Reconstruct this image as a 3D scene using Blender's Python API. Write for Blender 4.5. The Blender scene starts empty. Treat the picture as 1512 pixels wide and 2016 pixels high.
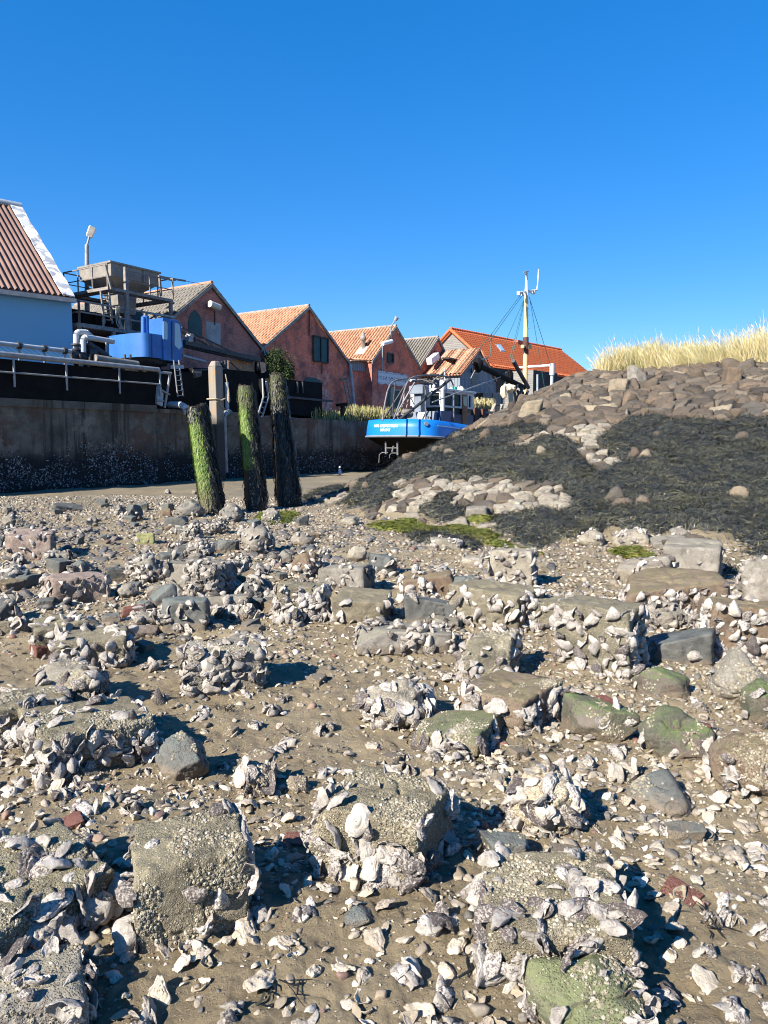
import bpy, math
import numpy as np
from mathutils import Vector, Matrix

SC = bpy.context.scene
COL = SC.collection
rng = np.random.default_rng(11)
R_ = math.radians

# ------------------------------------------------------------------ camera + site frame
F_PX, W_PX, H_PX = 1460.0, 1512.0, 2016.0
CAM = np.array([0.0, 0.0, 1.6])
PITCH = R_(5.47)
FWD = np.array([0, math.cos(PITCH), -math.sin(PITCH)])
UPV = np.array([0, math.sin(PITCH), math.cos(PITCH)])
TH = R_(33.5)                       # the quay runs along u, v points inland across the quay
EU = np.array([math.sin(TH), math.cos(TH), 0.0])
EV = np.array([-math.cos(TH), math.sin(TH), 0.0])
EZ = np.array([0, 0, 1.0])


def W(u, v, z):
    return EU * u + EV * v + EZ * z


def uv_of(p):
    p = np.asarray(p, float)
    return p[..., 0] * EU[0] + p[..., 1] * EU[1], p[..., 0] * EV[0] + p[..., 1] * EV[1]


def ray(px, py):
    d = FWD + np.array([1.0, 0, 0]) * (px - W_PX / 2) / F_PX - UPV * (py - H_PX / 2) / F_PX
    return d / np.linalg.norm(d)


def at_v(px, py, v):                # surveyed point on the vertical plane v = const
    d = ray(px, py)
    t = v / (d @ EV)
    return CAM + d * t


def at_u(px, py, u):
    d = ray(px, py)
    return CAM + d * (u / (d @ EU))


def at_y(px, py, y):
    d = ray(px, py)
    return CAM + d * (y / d[1])


# ------------------------------------------------------------------ noise
def _hash(ix, iy, iz, seed):
    h = (ix * 374761393 + iy * 668265263 + iz * 2147483647 + seed * 1274126177) & 0xFFFFFFFF
    h = ((h ^ (h >> 13)) * 1274126177) & 0xFFFFFFFF
    h = ((h ^ (h >> 16)) * 2246822519) & 0xFFFFFFFF
    h = h ^ (h >> 15)
    return (h & 0xFFFFFF) / float(0x7FFFFF) - 1.0


def vnoise(p, seed=0):
    p = np.asarray(p, float)
    i = np.floor(p).astype(np.int64)
    f = p - i
    f = f * f * (3 - 2 * f)
    x, y, z = i[..., 0], i[..., 1], i[..., 2]
    fx, fy, fz = f[..., 0], f[..., 1], f[..., 2]
    c = lambda a, b, d: _hash(x + a, y + b, z + d, seed)
    x00 = c(0, 0, 0) * (1 - fx) + c(1, 0, 0) * fx
    x10 = c(0, 1, 0) * (1 - fx) + c(1, 1, 0) * fx
    x01 = c(0, 0, 1) * (1 - fx) + c(1, 0, 1) * fx
    x11 = c(0, 1, 1) * (1 - fx) + c(1, 1, 1) * fx
    return (x00 * (1 - fy) + x10 * fy) * (1 - fz) + (x01 * (1 - fy) + x11 * fy) * fz


def fbm(p, octv=3, seed=0, gain=0.5):
    p = np.asarray(p, float)
    s, a, q = 0.0, 1.0, p
    for k in range(octv):
        s = s + a * vnoise(q, seed + k * 17)
        q = q * 2.03 + 3.7
        a *= gain
    return s


def xy3(x, y, s, o=0.0):
    return np.stack([x * s + o, y * s - o, np.zeros_like(x) + o * 0.7 + 0.31], -1)


def sstep(a, b, x):
    t = np.clip((x - a) / (b - a), 0, 1)
    return t * t * (3 - 2 * t)


# ------------------------------------------------------------------ terrain: mudflat + stone dike
def v_edge(u):
    return 12.1 - 0.225 * (u - 14.6) - 0.02 * np.clip(u - 21, 0, 8) ** 2


def dike_h(u, v):
    u0 = 11.2 + 3.4 * sstep(7.0, 12.2, v)
    front = 0.30 * (u - u0)
    e = v - v_edge(u)
    front = front - 0.42 * (np.sqrt(e * e + 0.25) + e) 
    k = 0.25
    crest = 3.9
    top = 0.5 * (front + crest - np.sqrt((front - crest) ** 2 + k * k))
    back = 3.9 - 0.3 * (u - 28.5) - 0.42 * (np.sqrt(e * e + 0.25) + e)
    return np.minimum(top, back)


def H(x, y, fine=False):
    x = np.asarray(x, float)
    y = np.asarray(y, float)
    u = x * EU[0] + y * EU[1]
    v = x * EV[0] + y * EV[1]
    b = 0.035 * fbm(xy3(x, y, 0.45), 2, 3) + 0.02 * fbm(xy3(x, y, 1.7, 4.0), 2, 5)
    d = dike_h(u, v) + 0.05 * fbm(xy3(x, y, 0.6, 9.0), 2, 8)
    h = 0.5 * (b + d + np.sqrt((b - d) ** 2 + 0.02))
    h = np.where(d < b - 1.5, b, h)
    if fine:
        w = np.clip(1.2 - np.hypot(x, y) / 30, 0.2, 1)
        f1 = fbm(xy3(x, y, 7.0, 2.0), 3, 21)
        h = h + w * (0.019 * f1 + 0.012 * np.abs(fbm(xy3(x, y, 22.0, 5.0), 2, 31)) + 0.0035 * vnoise(xy3(x, y, 60.0, 1.0), 41))
    return h


_T = np.concatenate([np.arange(1.2, 14, 0.01), np.arange(14, 75, 0.03)])


def at_ground(px, py):
    d = ray(px, py)
    p = CAM[None] + d[None] * (_T / math.hypot(d[0], d[1]))[:, None]
    below = p[:, 2] < H(p[:, 0], p[:, 1])
    k = int(np.argmax(below)) if below.any() else len(_T) - 1
    return p[k]


# ------------------------------------------------------------------ objects
def tag(o, label=None, cat=None, group=None, kind=None):
    if label: o['label'] = label
    if cat: o['category'] = cat
    if group: o['group'] = group
    if kind: o['kind'] = kind
    return o


LOC = {}


def thing(name, label, cat, loc, group=None):
    o = bpy.data.objects.new(name, None)
    COL.objects.link(o)
    o.location = Vector(loc)
    o.empty_display_size = 0.2
    LOC[o.name] = np.array(loc, float)
    return tag(o, label, cat, group)


def link(name, me, parent=None, loc=None):
    o = bpy.data.objects.new(name, me)
    COL.objects.link(o)
    if parent is not None:
        o.parent = parent
        LOC[o.name] = LOC[parent.name]
    else:
        o.location = Vector(loc if loc is not None else (0, 0, 0))
        LOC[o.name] = np.array(loc if loc is not None else (0, 0, 0), float)
    return o


def mesh_np(name, V, F, mat=None, smooth=True, mats=None, midx=None):
    me = bpy.data.meshes.new(name)
    V = np.ascontiguousarray(V, np.float32)
    F = np.ascontiguousarray(F, np.int32)
    k = F.shape[1]
    me.vertices.add(len(V))
    me.vertices.foreach_set('co', V.ravel())
    me.loops.add(F.size)
    me.loops.foreach_set('vertex_index', F.ravel())
    me.polygons.add(len(F))
    me.polygons.foreach_set('loop_start', np.arange(0, F.size, k, dtype=np.int32))
    me.polygons.foreach_set('loop_total', np.full(len(F), k, np.int32))
    if smooth:
        me.polygons.foreach_set('use_smooth', np.ones(len(F), bool))
    if mat: me.materials.append(mat)
    if midx is not None:
        me.polygons.foreach_set('material_index', np.ascontiguousarray(midx, np.int32))
    me.update(calc_edges=True)
    me.validate()
    return me


def put(name, V, F, mat, parent=None, loc=None, smooth=True):
    """a mesh given in world coordinates"""
    base = LOC[parent.name] if parent is not None else np.array(loc if loc is not None else (0, 0, 0), float)
    return link(name, mesh_np(name, V - base, F, mat, smooth), parent, loc)


class MB:
    """collects simple shapes (world coordinates) into one mesh"""

    def __init__(s):
        s.v, s.f, s.sm = [], [], []

    def add(s, pts, faces, smooth=False):
        b = len(s.v)
        s.v += [tuple(float(c) for c in p) for p in pts]
        s.f += [tuple(b + i for i in f) for f in faces]
        s.sm += [smooth] * len(faces)
        return s

    def box(s, u0, u1, v0, v1, z0, z1):
        return s.hexa([W(u, v, z) for z in (z0, z1) for (u, v) in ((u0, v0), (u1, v0), (u1, v1), (u0, v1))])

    def hexa(s, p):
        return s.add(p, [(0, 3, 2, 1), (4, 5, 6, 7), (0, 1, 5, 4), (1, 2, 6, 5), (2, 3, 7, 6), (3, 0, 4, 7)])

    def bar(s, p, q, r, n=6, r2=None, smooth=True):
        p, q = np.asarray(p, float), np.asarray(q, float)
        d = q - p
        L = np.linalg.norm(d)
        if L < 1e-6: return s
        d /= L
        a = np.cross(d, EZ if abs(d[2]) < 0.9 else EU)
        a /= np.linalg.norm(a)
        b = np.cross(d, a)
        r2 = r if r2 is None else r2
        o = math.pi / n
        ring = lambda c, rr: [c + rr * (math.cos(o + 2 * math.pi * k / n) * a + math.sin(o + 2 * math.pi * k / n) * b) for k in range(n)]
        pts = ring(p, r) + ring(q, r2)
        fs = [(k, (k + 1) % n, n + (k + 1) % n, n + k) for k in range(n)]
        s.add(pts, fs, smooth and n > 4)
        s.add(pts[:n], [tuple(range(n))[::-1]])
        s.add(pts[n:], [tuple(range(n))])
        return s

    def tube(s, pts, r, n=6):
        for a, b in zip(pts[:-1], pts[1:]):
            s.bar(a, b, r, n)
        return s

    def plate(s, pts, nrm, th):
        """flat polygon pts extruded by -nrm*th"""
        n = len(pts)
        nrm = np.asarray(nrm, float)
        top = [np.asarray(p, float) for p in pts]
        bot = [p - nrm * th for p in top]
        s.add(top + bot, [tuple(range(n)), tuple(range(2 * n - 1, n - 1, -1))] + [(i, n + i, n + (i + 1) % n, (i + 1) % n) for i in range(n)])
        return s

    def lathe(s, c, prof, n=12, axis=EZ):
        c = np.asarray(c, float)
        pts = []
        for r, z in prof:
            pts += [c + axis * z + r * (math.cos(2 * math.pi * k / n) * EU + math.sin(2 * math.pi * k / n) * EV) for k in range(n)]
        fs = [(i * n + k, i * n + (k + 1) % n, (i + 1) * n + (k + 1) % n, (i + 1) * n + k) for i in range(len(prof) - 1) for k in range(n)]
        s.add(pts, fs, True)
        s.add(pts[:n], [tuple(range(n))[::-1]])
        s.add(pts[-n:], [tuple(range(n))])
        return s

    def build(s, name, mat, parent=None, loc=None, bevel=0.0):
        base = LOC[parent.name] if parent is not None else np.array(loc if loc is not None else s.v[0], float)
        me = bpy.data.meshes.new(name)
        me.from_pydata([tuple(np.array(p) - base) for p in s.v], [], s.f)
        me.polygons.foreach_set('use_smooth', s.sm)
        me.materials.append(mat)
        me.update()
        o = link(name, me, parent, base)
        if bevel:
            m = o.modifiers.new('bevel', 'BEVEL')
            m.width = bevel
            m.segments = 2
            m.limit_method = 'ANGLE'
        return o


# ------------------------------------------------------------------ materials
class Mt:
    def __init__(s, name, rough=0.8, spec=0.3, metal=0.0):
        s.m = bpy.data.materials.new(name)
        s.m.use_nodes = True
        s.t = s.m.node_tree
        s.b = s.t.nodes['Principled BSDF']
        s.b.inputs['Roughness'].default_value = rough
        s.b.inputs['Specular IOR Level'].default_value = spec
        s.b.inputs['Metallic'].default_value = metal
        s.geo = s.t.nodes.new('ShaderNodeNewGeometry')
        s.pos = s.geo.outputs['Position']

    def n(s, t): return s.t.nodes.new(t)

    def set(s, inp, v):
        if isinstance(v, bpy.types.NodeSocket): s.t.links.new(v, inp)
        elif isinstance(v, (tuple, list)):
            inp.default_value = tuple(v) + ((1.0,) if len(v) == 3 and len(inp.default_value) == 4 else ())
        else: inp.default_value = v

    def noise(s, scale, detail=4, rough=0.6, vec=None, dist=0.0):
        n = s.n('ShaderNodeTexNoise')
        s.set(n.inputs['Vector'], vec or s.pos)
        n.inputs['Scale'].default_value = scale
        n.inputs['Detail'].default_value = detail
        n.inputs['Roughness'].default_value = rough
        n.inputs['Distortion'].default_value = dist
        return n.outputs['Fac']

    def vor(s, scale, feat='F1', out='Distance', vec=None, rnd=1.0):
        n = s.n('ShaderNodeTexVoronoi')
        n.feature = feat
        s.set(n.inputs['Vector'], vec or s.pos)
        n.inputs['Scale'].default_value = scale
        n.inputs['Randomness'].default_value = rnd
        return n.outputs[out]

    def ramp(s, fac, stops, interp='LINEAR'):
        n = s.n('ShaderNodeValToRGB')
        n.color_ramp.interpolation = interp
        e = n.color_ramp.elements
        while len(e) < len(stops): e.new(0.5)
        for el, (p, c) in zip(e, stops):
            el.position = p
            el.color = tuple(c) + (1,) if not isinstance(c, (int, float)) else (c, c, c, 1)
        s.set(n.inputs['Fac'], fac)
        return n.outputs['Color']

    def mix(s, fac, a, b, mode='MIX'):
        n = s.n('ShaderNodeMix')
        n.data_type = 'RGBA'
        n.blend_type = mode
        s.set(n.inputs['Factor'], fac)
        s.set(n.inputs[6], a)
        s.set(n.inputs[7], b)
        return n.outputs[2]

    def math(s, op, a, b=0.0, c=0.0):
        n = s.n('ShaderNodeMath')
        n.operation = op
        s.set(n.inputs[0], a)
        s.set(n.inputs[1], b)
        s.set(n.inputs[2], c)
        return n.outputs[0]

    def step(s, x, a, b):
        n = s.n('ShaderNodeMapRange')
        n.interpolation_type = 'SMOOTHSTEP'
        s.set(n.inputs['Value'], x)
        n.inputs['From Min'].default_value = a
        n.inputs['From Max'].default_value = b
        return n.outputs['Result']

    def xyz(s):
        n = s.n('ShaderNodeSeparateXYZ')
        s.set(n.inputs[0], s.pos)
        return n.outputs

    def nz(s):
        n = s.n('ShaderNodeSeparateXYZ')
        s.set(n.inputs[0], s.geo.outputs['Normal'])
        return n.outputs['Z']

    def dot(s, vec, d):
        n = s.n('ShaderNodeVectorMath')
        n.operation = 'DOT_PRODUCT'
        s.set(n.inputs[0], vec)
        n.inputs[1].default_value = tuple(d)
        return n.outputs['Value']

    def wallvec(s):                 # (u+v, z) for brick and plank patterns on walls
        c = s.n('ShaderNodeCombineXYZ')
        s.set(c.inputs[0], s.dot(s.pos, EU + EV))
        s.set(c.inputs[1], s.xyz()['Z'])
        return c.outputs[0]

    def scaled(s, vec3):
        n = s.n('ShaderNodeVectorMath')
        n.operation = 'MULTIPLY'
        s.set(n.inputs[0], s.pos)
        n.inputs[1].default_value = tuple(vec3)
        return n.outputs[0]

    def rnd(s):
        o = s.n('ShaderNodeObjectInfo').outputs['Random']
        return s.math('FRACT', s.math('ADD', o, s.geo.outputs['Random Per Island']))

    def bump(s, h, strength=0.5, dist=0.01, prev=None):
        n = s.n('ShaderNodeBump')
        n.inputs['Strength'].default_value = strength
        n.inputs['Distance'].default_value = dist
        s.set(n.inputs['Height'], h)
        if prev: s.set(n.inputs['Normal'], prev)
        return n.outputs['Normal']

    def done(s, color, normal=None, rough=None):
        s.set(s.b.inputs['Base Color'], color)
        if normal: s.set(s.b.inputs['Normal'], normal)
        if rough is not None: s.set(s.b.inputs['Roughness'], rough)
        return s.m


MAT = {}


def flat(name, col, rough=0.6, spec=0.3, metal=0.0, vary=0.25, scale=3.0, wear=None, wearamt=0.62):
    t = Mt(name, rough, spec, metal)
    n = t.noise(scale, 6, 0.7)
    c = t.mix(t.step(n, 0.3, 0.7), [x * (1 - vary) for x in col], [min(1, x * (1 + vary)) for x in col])
    if wear: c = t.mix(t.step(t.noise(scale * 2.7, 8, 0.75), wearamt, wearamt + 0.08), c, wear)
    MAT[name] = t.done(c, t.bump(t.noise(scale * 8, 4), 0.15, 0.01))
    return MAT[name]


def make_materials():
    # mud with shell grit
    t = Mt('mud', 0.75, 0.35)
    n1, n2 = t.noise(0.9, 6, 0.65), t.noise(9, 6, 0.7)
    c = t.mix(t.step(n1, 0.3, 0.7), (0.215, 0.168, 0.100), (0.335, 0.270, 0.165))
    c = t.mix(t.math('MULTIPLY', t.step(n2, 0.48, 0.70), 0.7), c, (0.160, 0.122, 0.072))
    far = t.math('MULTIPLY', t.step(t.xyz()['Y'], 15.0, 19.0), t.step(t.noise(0.35, 4), 0.3, 0.55))
    c = t.mix(far, c, (0.20, 0.168, 0.112))
    g = t.vor(130)
    gm = t.math('MULTIPLY', t.step(g, 0.34, 0.2), t.step(t.vor(130, 'F1', 'Color'), 0.62, 0.66))
    c = t.mix(gm, c, t.ramp(t.vor(130, 'F1', 'Color'), [(0.6, (0.55, 0.47, 0.35)), (0.8, (0.13, 0.11, 0.09)), (1, (0.62, 0.57, 0.48))]))
    nb = t.bump(t.math('ADD', t.noise(48, 8, 0.78), t.math('MULTIPLY', gm, 0.35)), 1.0, 0.028)
    nb = t.bump(t.noise(9, 5, 0.6), 0.35, 0.03, nb)
    MAT['mud'] = t.done(c, nb, t.math('ADD', t.math('MULTIPLY', n1, -0.5), 0.95))
    # dike soil between stones
    MAT['soil'] = flat('soil', (0.05, 0.042, 0.034), 0.95, 0.1, 0, 0.4, 6)

    # block stone, barnacle-crusted
    def stone(name, a, b, c2, speck, amt, sc=110, top=None, rough=0.85, bstr=0.9, film=0.8):
        t = Mt(name, rough, 0.25)
        n1, n2 = t.noise(4.5, 6, 0.65), t.noise(22, 6, 0.7)
        c = t.mix(t.step(n1, 0.32, 0.68), a, b)
        c = t.mix(t.math('MULTIPLY', t.step(n2, 0.5, 0.7), 0.8), c, c2)
        if top:
            m = t.math('MULTIPLY', t.step(t.nz(), 0.45, 0.85), t.step(t.noise(7, 5, 0.7), 0.34, 0.58))
            c = t.mix(t.math('MULTIPLY', m, 0.85), c, top)
        rv = t.n('ShaderNodeObjectInfo').outputs['Random']
        c = t.mix(t.math('MULTIPLY', rv, 0.35), c, (a[0] * 1.5, a[1] * 1.35, a[2] * 1.2))
        sc2 = sc * 1.55
        d = t.vor(sc2)
        cl = t.vor(sc2, 'F1', 'Color')
        patch = t.step(t.noise(8, 4, 0.6), 0.52 - amt * 0.3, 0.70 - amt * 0.3)
        # big irregular patches: bare dark rock, crusted pale rock, mud film round the foot
        big = t.noise(2.6, 5, 0.62)
        c = t.mix(t.math('MULTIPLY', t.step(big, 0.56, 0.64), 0.55), c, [x * 0.62 for x in a])
        c = t.mix(t.math('MULTIPLY', t.step(t.noise(3.4, 6, 0.7), 0.58, 0.66), 0.25 + 0.35 * amt), c, [x * 1.35 + 0.05 for x in b])
        ft = t.math('ADD', t.xyz()['Z'], t.math('MULTIPLY', t.noise(9, 5, 0.7), -0.12))
        c = t.mix(t.math('MULTIPLY', t.step(ft, 0.015, -0.03), film), c, (0.19, 0.15, 0.105))
        bm = t.math('MULTIPLY', t.math('MULTIPLY', t.step(d, 0.42, 0.22), t.step(cl, 0.5 - amt * 0.35, 0.55 - amt * 0.35)), patch)
        c = t.mix(t.math('MULTIPLY', bm, t.step(t.noise(31, 4, 0.7), 0.2, 0.6)), c, speck)
        c = t.mix(t.math('MULTIPLY', t.step(t.noise(140, 4, 0.8), 0.52, 0.66), 0.55), c, c2)
        h = t.math('ADD', t.math('MULTIPLY', bm, 0.8), t.math('MULTIPLY', n2, 0.8))
        h = t.math('ADD', h, t.math('MULTIPLY', t.step(t.vor(150), 0.5, 0.1), t.math('MULTIPLY', t.step(t.noise(6, 4), 0.35, 0.6), 0.5 + amt * 0.4)))
        nb = t.bump(h, bstr, 0.016)
        nb = t.bump(t.noise(90, 6, 0.75), 0.6, 0.008, nb)
        MAT[name] = t.done(c, nb)
    stone('block_stone', (0.15, 0.13, 0.09), (0.25, 0.222, 0.155), (0.09, 0.078, 0.058), (0.58, 0.54, 0.41), 0.8, 85, (0.235, 0.21, 0.128))
    stone('green_block_stone', (0.12, 0.125, 0.08), (0.2, 0.2, 0.115), (0.075, 0.085, 0.055), (0.50, 0.49, 0.30), 0.45, 85, (0.17, 0.19, 0.085))
    stone('dark_stone', (0.075, 0.077, 0.072), (0.14, 0.14, 0.128), (0.045, 0.046, 0.044), (0.34, 0.35, 0.32), 0.0, 160, (0.14, 0.16, 0.14), 0.6, 0.6)
    stone('green_stone', (0.095, 0.105, 0.072), (0.135, 0.095, 0.088), (0.052, 0.062, 0.045), (0.42, 0.40, 0.33), 0.15, 110, (0.115, 0.165, 0.05))
    stone('brown_stone', (0.155, 0.112, 0.076), (0.225, 0.17, 0.12), (0.105, 0.08, 0.06), (0.52, 0.47, 0.38), 0.25, 110, (0.19, 0.165, 0.09))
    stone('pale_stone', (0.22, 0.195, 0.15), (0.42, 0.38, 0.30), (0.12, 0.105, 0.085), (0.62, 0.58, 0.49), 0.8, 60)
    stone('grey_stone', (0.19, 0.175, 0.148), (0.32, 0.292, 0.25), (0.11, 0.10, 0.088), (0.5, 0.48, 0.42), 0.45, 85, (0.24, 0.225, 0.165))
    stone('pink_stone', (0.25, 0.19, 0.155), (0.34, 0.275, 0.23), (0.16, 0.12, 0.10), (0.55, 0.5, 0.44), 0.5, 80)
    stone('red_stone', (0.14, 0.055, 0.04), (0.19, 0.08, 0.06), (0.08, 0.04, 0.035), (0.4, 0.36, 0.32), 0.0, 120, None, 0.8, 0.9, 0.15)
    stone('lime_stone', (0.26, 0.28, 0.12), (0.34, 0.33, 0.17), (0.2, 0.19, 0.11), (0.5, 0.48, 0.38), 0.2, 120)
    stone('beige_stone', (0.42, 0.35, 0.235), (0.52, 0.45, 0.33), (0.27, 0.21, 0.14), (0.62, 0.57, 0.46), 0.6, 60)

    # dike paving stones: random tone per stone
    t = Mt('dike_stone', 0.85, 0.25)
    r = t.n('ShaderNodeObjectInfo').outputs['Random']
    r = t.math('FRACT', t.math('ADD', r, t.geo.outputs['Random Per Island']))
    c = t.ramp(r, [(0, (0.05, 0.045, 0.039)), (0.25, (0.115, 0.094, 0.072)), (0.45, (0.072, 0.066, 0.057)), (0.62, (0.145, 0.114, 0.083)), (0.8, (0.09, 0.084, 0.074)), (0.95, (0.18, 0.152, 0.115)), (1, (0.26, 0.23, 0.17))])
    n1 = t.noise(5, 6, 0.7)
    c = t.mix(t.step(n1, 0.35, 0.7), c, t.mix(1.0, c, (1.5, 1.35, 1.2), 'MULTIPLY'))
    c = t.mix(t.math('MULTIPLY', t.step(t.noise(26, 6, 0.75), 0.55, 0.72), 0.6), c, (0.045, 0.038, 0.036))
    MAT['dike_stone'] = t.done(c, t.bump(t.noise(9, 9, 0.75), 0.9, 0.09))
    t = Mt('lichen_stone', 0.9, 0.2)
    c = t.mix(t.step(t.noise(6, 6, 0.7), 0.38, 0.58), (0.14, 0.12, 0.09), (0.42, 0.27, 0.03))
    MAT['lichen_stone'] = t.done(c, t.bump(t.noise(14, 8, 0.7), 0.6, 0.05))

    # oysters
    def shellmat(name, light, mid, dark, darkamt, r0=0.7):
        t = Mt(name, r0, 0.3)
        rv = t.rnd()
        n1, n2 = t.noise(26, 6, 0.7), t.noise(120, 5, 0.75)
        c = t.mix(t.step(n1, 0.30, 0.66), light, mid)
        c = t.mix(t.step(t.math('ADD', n2, t.math('MULTIPLY', t.math('SUBTRACT', rv, 0.5), 0.28)), 0.60 - darkamt, 0.72 - darkamt), c, dark)
        c = t.mix(1.0, c, t.ramp(rv, [(0, (1.08, 1.05, 0.98)), (0.3, (0.62, 0.60, 0.58)), (0.6, (1.12, 1.10, 1.06)), (0.8, (0.85, 0.83, 0.79)), (1, (0.55, 0.53, 0.52))]), 'MULTIPLY')
        nb = t.bump(t.math('ADD', n2, t.math('MULTIPLY', t.noise(160, 4), 0.5)), 0.8, 0.008)
        MAT[name] = t.done(c, nb)
    shellmat('oyster', (0.60, 0.57, 0.525), (0.36, 0.33, 0.30), (0.12, 0.10, 0.098), 0.09)
    shellmat('oyster_grey', (0.55, 0.515, 0.465), (0.32, 0.295, 0.262), (0.085, 0.072, 0.066), 0.11)
    shellmat('loose_shell', (0.64, 0.575, 0.48), (0.46, 0.395, 0.31), (0.24, 0.195, 0.15), 0.0)

    t = Mt('barnacle', 0.8, 0.25)
    c = t.ramp(t.geo.outputs['Random Per Island'], [(0, (0.27, 0.238, 0.165)), (0.3, (0.18, 0.155, 0.11)), (0.6, (0.36, 0.325, 0.235)), (0.85, (0.12, 0.10, 0.08)), (1, (0.56, 0.52, 0.42))])
    MAT['barnacle'] = t.done(c)
    # litter: random tone per piece
    t = Mt('shell_litter', 0.75, 0.3)
    c = t.ramp(t.geo.outputs['Random Per Island'], [(0, (0.44, 0.38, 0.29)), (0.2, (0.26, 0.215, 0.15)), (0.35, (0.55, 0.495, 0.40)), (0.5, (0.17, 0.14, 0.10)), (0.62, (0.34, 0.285, 0.21)), (0.8, (0.62, 0.57, 0.48)), (0.88, (0.11, 0.095, 0.085)), (1, (0.32, 0.28, 0.22))])
    c = t.mix(t.math('MULTIPLY', t.step(t.noise(90, 5, 0.7), 0.48, 0.7), 0.6), c, (0.16, 0.13, 0.10))
    MAT['shell_litter'] = t.done(c, t.bump(t.noise(120, 5, 0.7), 0.6, 0.006))
    t = Mt('shingle', 0.75, 0.3)
    c = t.ramp(t.geo.outputs['Random Per Island'], [(0, (0.10, 0.098, 0.092)), (0.2, (0.21, 0.175, 0.13)), (0.35, (0.075, 0.078, 0.078)), (0.5, (0.27, 0.215, 0.15)), (0.65, (0.13, 0.115, 0.10)), (0.78, (0.32, 0.27, 0.2)), (0.86, (0.18, 0.085, 0.06)), (0.93, (0.085, 0.095, 0.09)), (1, (0.42, 0.37, 0.29))])
    c = t.mix(t.math('MULTIPLY', t.step(t.noise(60, 5, 0.7), 0.45, 0.7), 0.4), c, (0.32, 0.28, 0.22))
    MAT['shingle'] = t.done(c, t.bump(t.noise(110, 5, 0.7), 0.5, 0.006))

    t = Mt('flat_shingle', 0.7, 0.3)
    c = t.ramp(t.geo.outputs['Random Per Island'], [(0, (0.05, 0.05, 0.05)), (0.4, (0.11, 0.105, 0.10)), (0.7, (0.07, 0.068, 0.066)), (0.9, (0.19, 0.17, 0.145)), (1, (0.12, 0.075, 0.065))])
    c = t.mix(t.math('MULTIPLY', t.step(t.noise(45, 5, 0.75), 0.5, 0.7), 0.5), c, (0.30, 0.27, 0.23))
    MAT['flat_shingle'] = t.done(c, t.bump(t.noise(60, 6, 0.7), 0.6, 0.01))
    # bladder wrack
    t = Mt('wrack', 0.42, 0.45)
    rv = t.geo.outputs['Random Per Island']
    c = t.ramp(rv, [(0, (0.012, 0.0135, 0.013)), (0.4, (0.037, 0.041, 0.038)), (0.7, (0.07, 0.073, 0.062)), (0.9, (0.13, 0.126, 0.082)), (1, (0.24, 0.205, 0.085))])
    c = t.mix(t.math('MULTIPLY', t.step(t.noise(1.1, 5, 0.7), 0.5, 0.72), 0.6), c, (0.13, 0.12, 0.062))
    MAT['wrack'] = t.done(c)
    t = Mt('post_wrack', 0.45, 0.4)
    MAT['post_wrack'] = t.done(t.ramp(t.geo.outputs['Random Per Island'], [(0, (0.008, 0.008, 0.008)), (0.7, (0.018, 0.018, 0.015)), (0.93, (0.04, 0.038, 0.025)), (1, (0.10, 0.095, 0.08))]))
    t = Mt('wrack_mat', 0.6, 0.4)
    c = t.mix(t.noise(12, 5, 0.7), (0.008, 0.009, 0.008), (0.03, 0.032, 0.024))
    MAT['wrack_mat'] = t.done(c, t.bump(t.noise(25, 6, 0.7), 1.0, 0.05))
    t = Mt('algae', 0.65, 0.35)
    rv = t.geo.outputs['Random Per Island']
    c = t.ramp(t.noise(3.0, 6, 0.7), [(0.3, (0.065, 0.10, 0.014)), (0.5, (0.165, 0.185, 0.03)), (0.68, (0.28, 0.25, 0.06))])
    MAT['algae'] = t.done(c, t.bump(t.noise(30, 6, 0.75), 0.8, 0.03))
    t = Mt('post_algae', 0.6, 0.35)
    z = t.xyz()['Z']
    c = t.ramp(t.geo.outputs['Random Per Island'], [(0, (0.03, 0.075, 0.01)), (0.3, (0.095, 0.18, 0.024)), (0.7, (0.19, 0.27, 0.055)), (1, (0.28, 0.30, 0.12))])
    c = t.mix(t.step(z, 0.95, 0.2), c, (0.13, 0.12, 0.06))
    MAT['post_algae'] = t.done(c)
    t = Mt('post_dry_weed', 0.7, 0.3)
    c = t.ramp(t.geo.outputs['Random Per Island'], [(0, (0.05, 0.06, 0.03)), (0.5, (0.10, 0.105, 0.05)), (1, (0.16, 0.15, 0.09))])
    MAT['post_dry_weed'] = t.done(c)
    # wet old timber
    t = Mt('wet_timber', 0.7, 0.3)
    v = t.scaled((14, 14, 1.2))
    n = t.noise(1, 6, 0.7, v)
    c = t.mix(n, (0.008, 0.0075, 0.006), (0.045, 0.038, 0.028))
    MAT['wet_timber'] = t.done(c, t.bump(n, 0.9, 0.03))
    t = Mt('old_timber', 0.85, 0.2)
    v = t.scaled((9, 9, 0.8))
    n = t.noise(1, 6, 0.7, v)
    c = t.mix(n, (0.20, 0.175, 0.14), (0.46, 0.42, 0.35))
    c = t.mix(t.step(t.noise(1.8, 5, 0.7), 0.55, 0.68), c, (0.34, 0.19, 0.07))
    MAT['old_timber'] = t.done(c, t.bump(n, 0.7, 0.02))
    t = Mt('mooring_timber', 0.85, 0.2)
    n = t.noise(1, 6, 0.7, t.scaled((9, 9, 0.8)))
    c = t.mix(n, (0.14, 0.12, 0.095), (0.34, 0.305, 0.25))
    c = t.mix(t.step(t.noise(1.8, 5, 0.7), 0.55, 0.68), c, (0.36, 0.20, 0.07))
    c = t.mix(t.step(t.math('ADD', t.xyz()['Z'], t.math('MULTIPLY', t.noise(2.5, 5, 0.7), 0.6)), 3.0, 2.55), c, (0.055, 0.05, 0.045))
    MAT['mooring_timber'] = t.done(c, t.bump(n, 0.7, 0.02))
    t = Mt('grey_timber', 0.85, 0.2)
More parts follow.
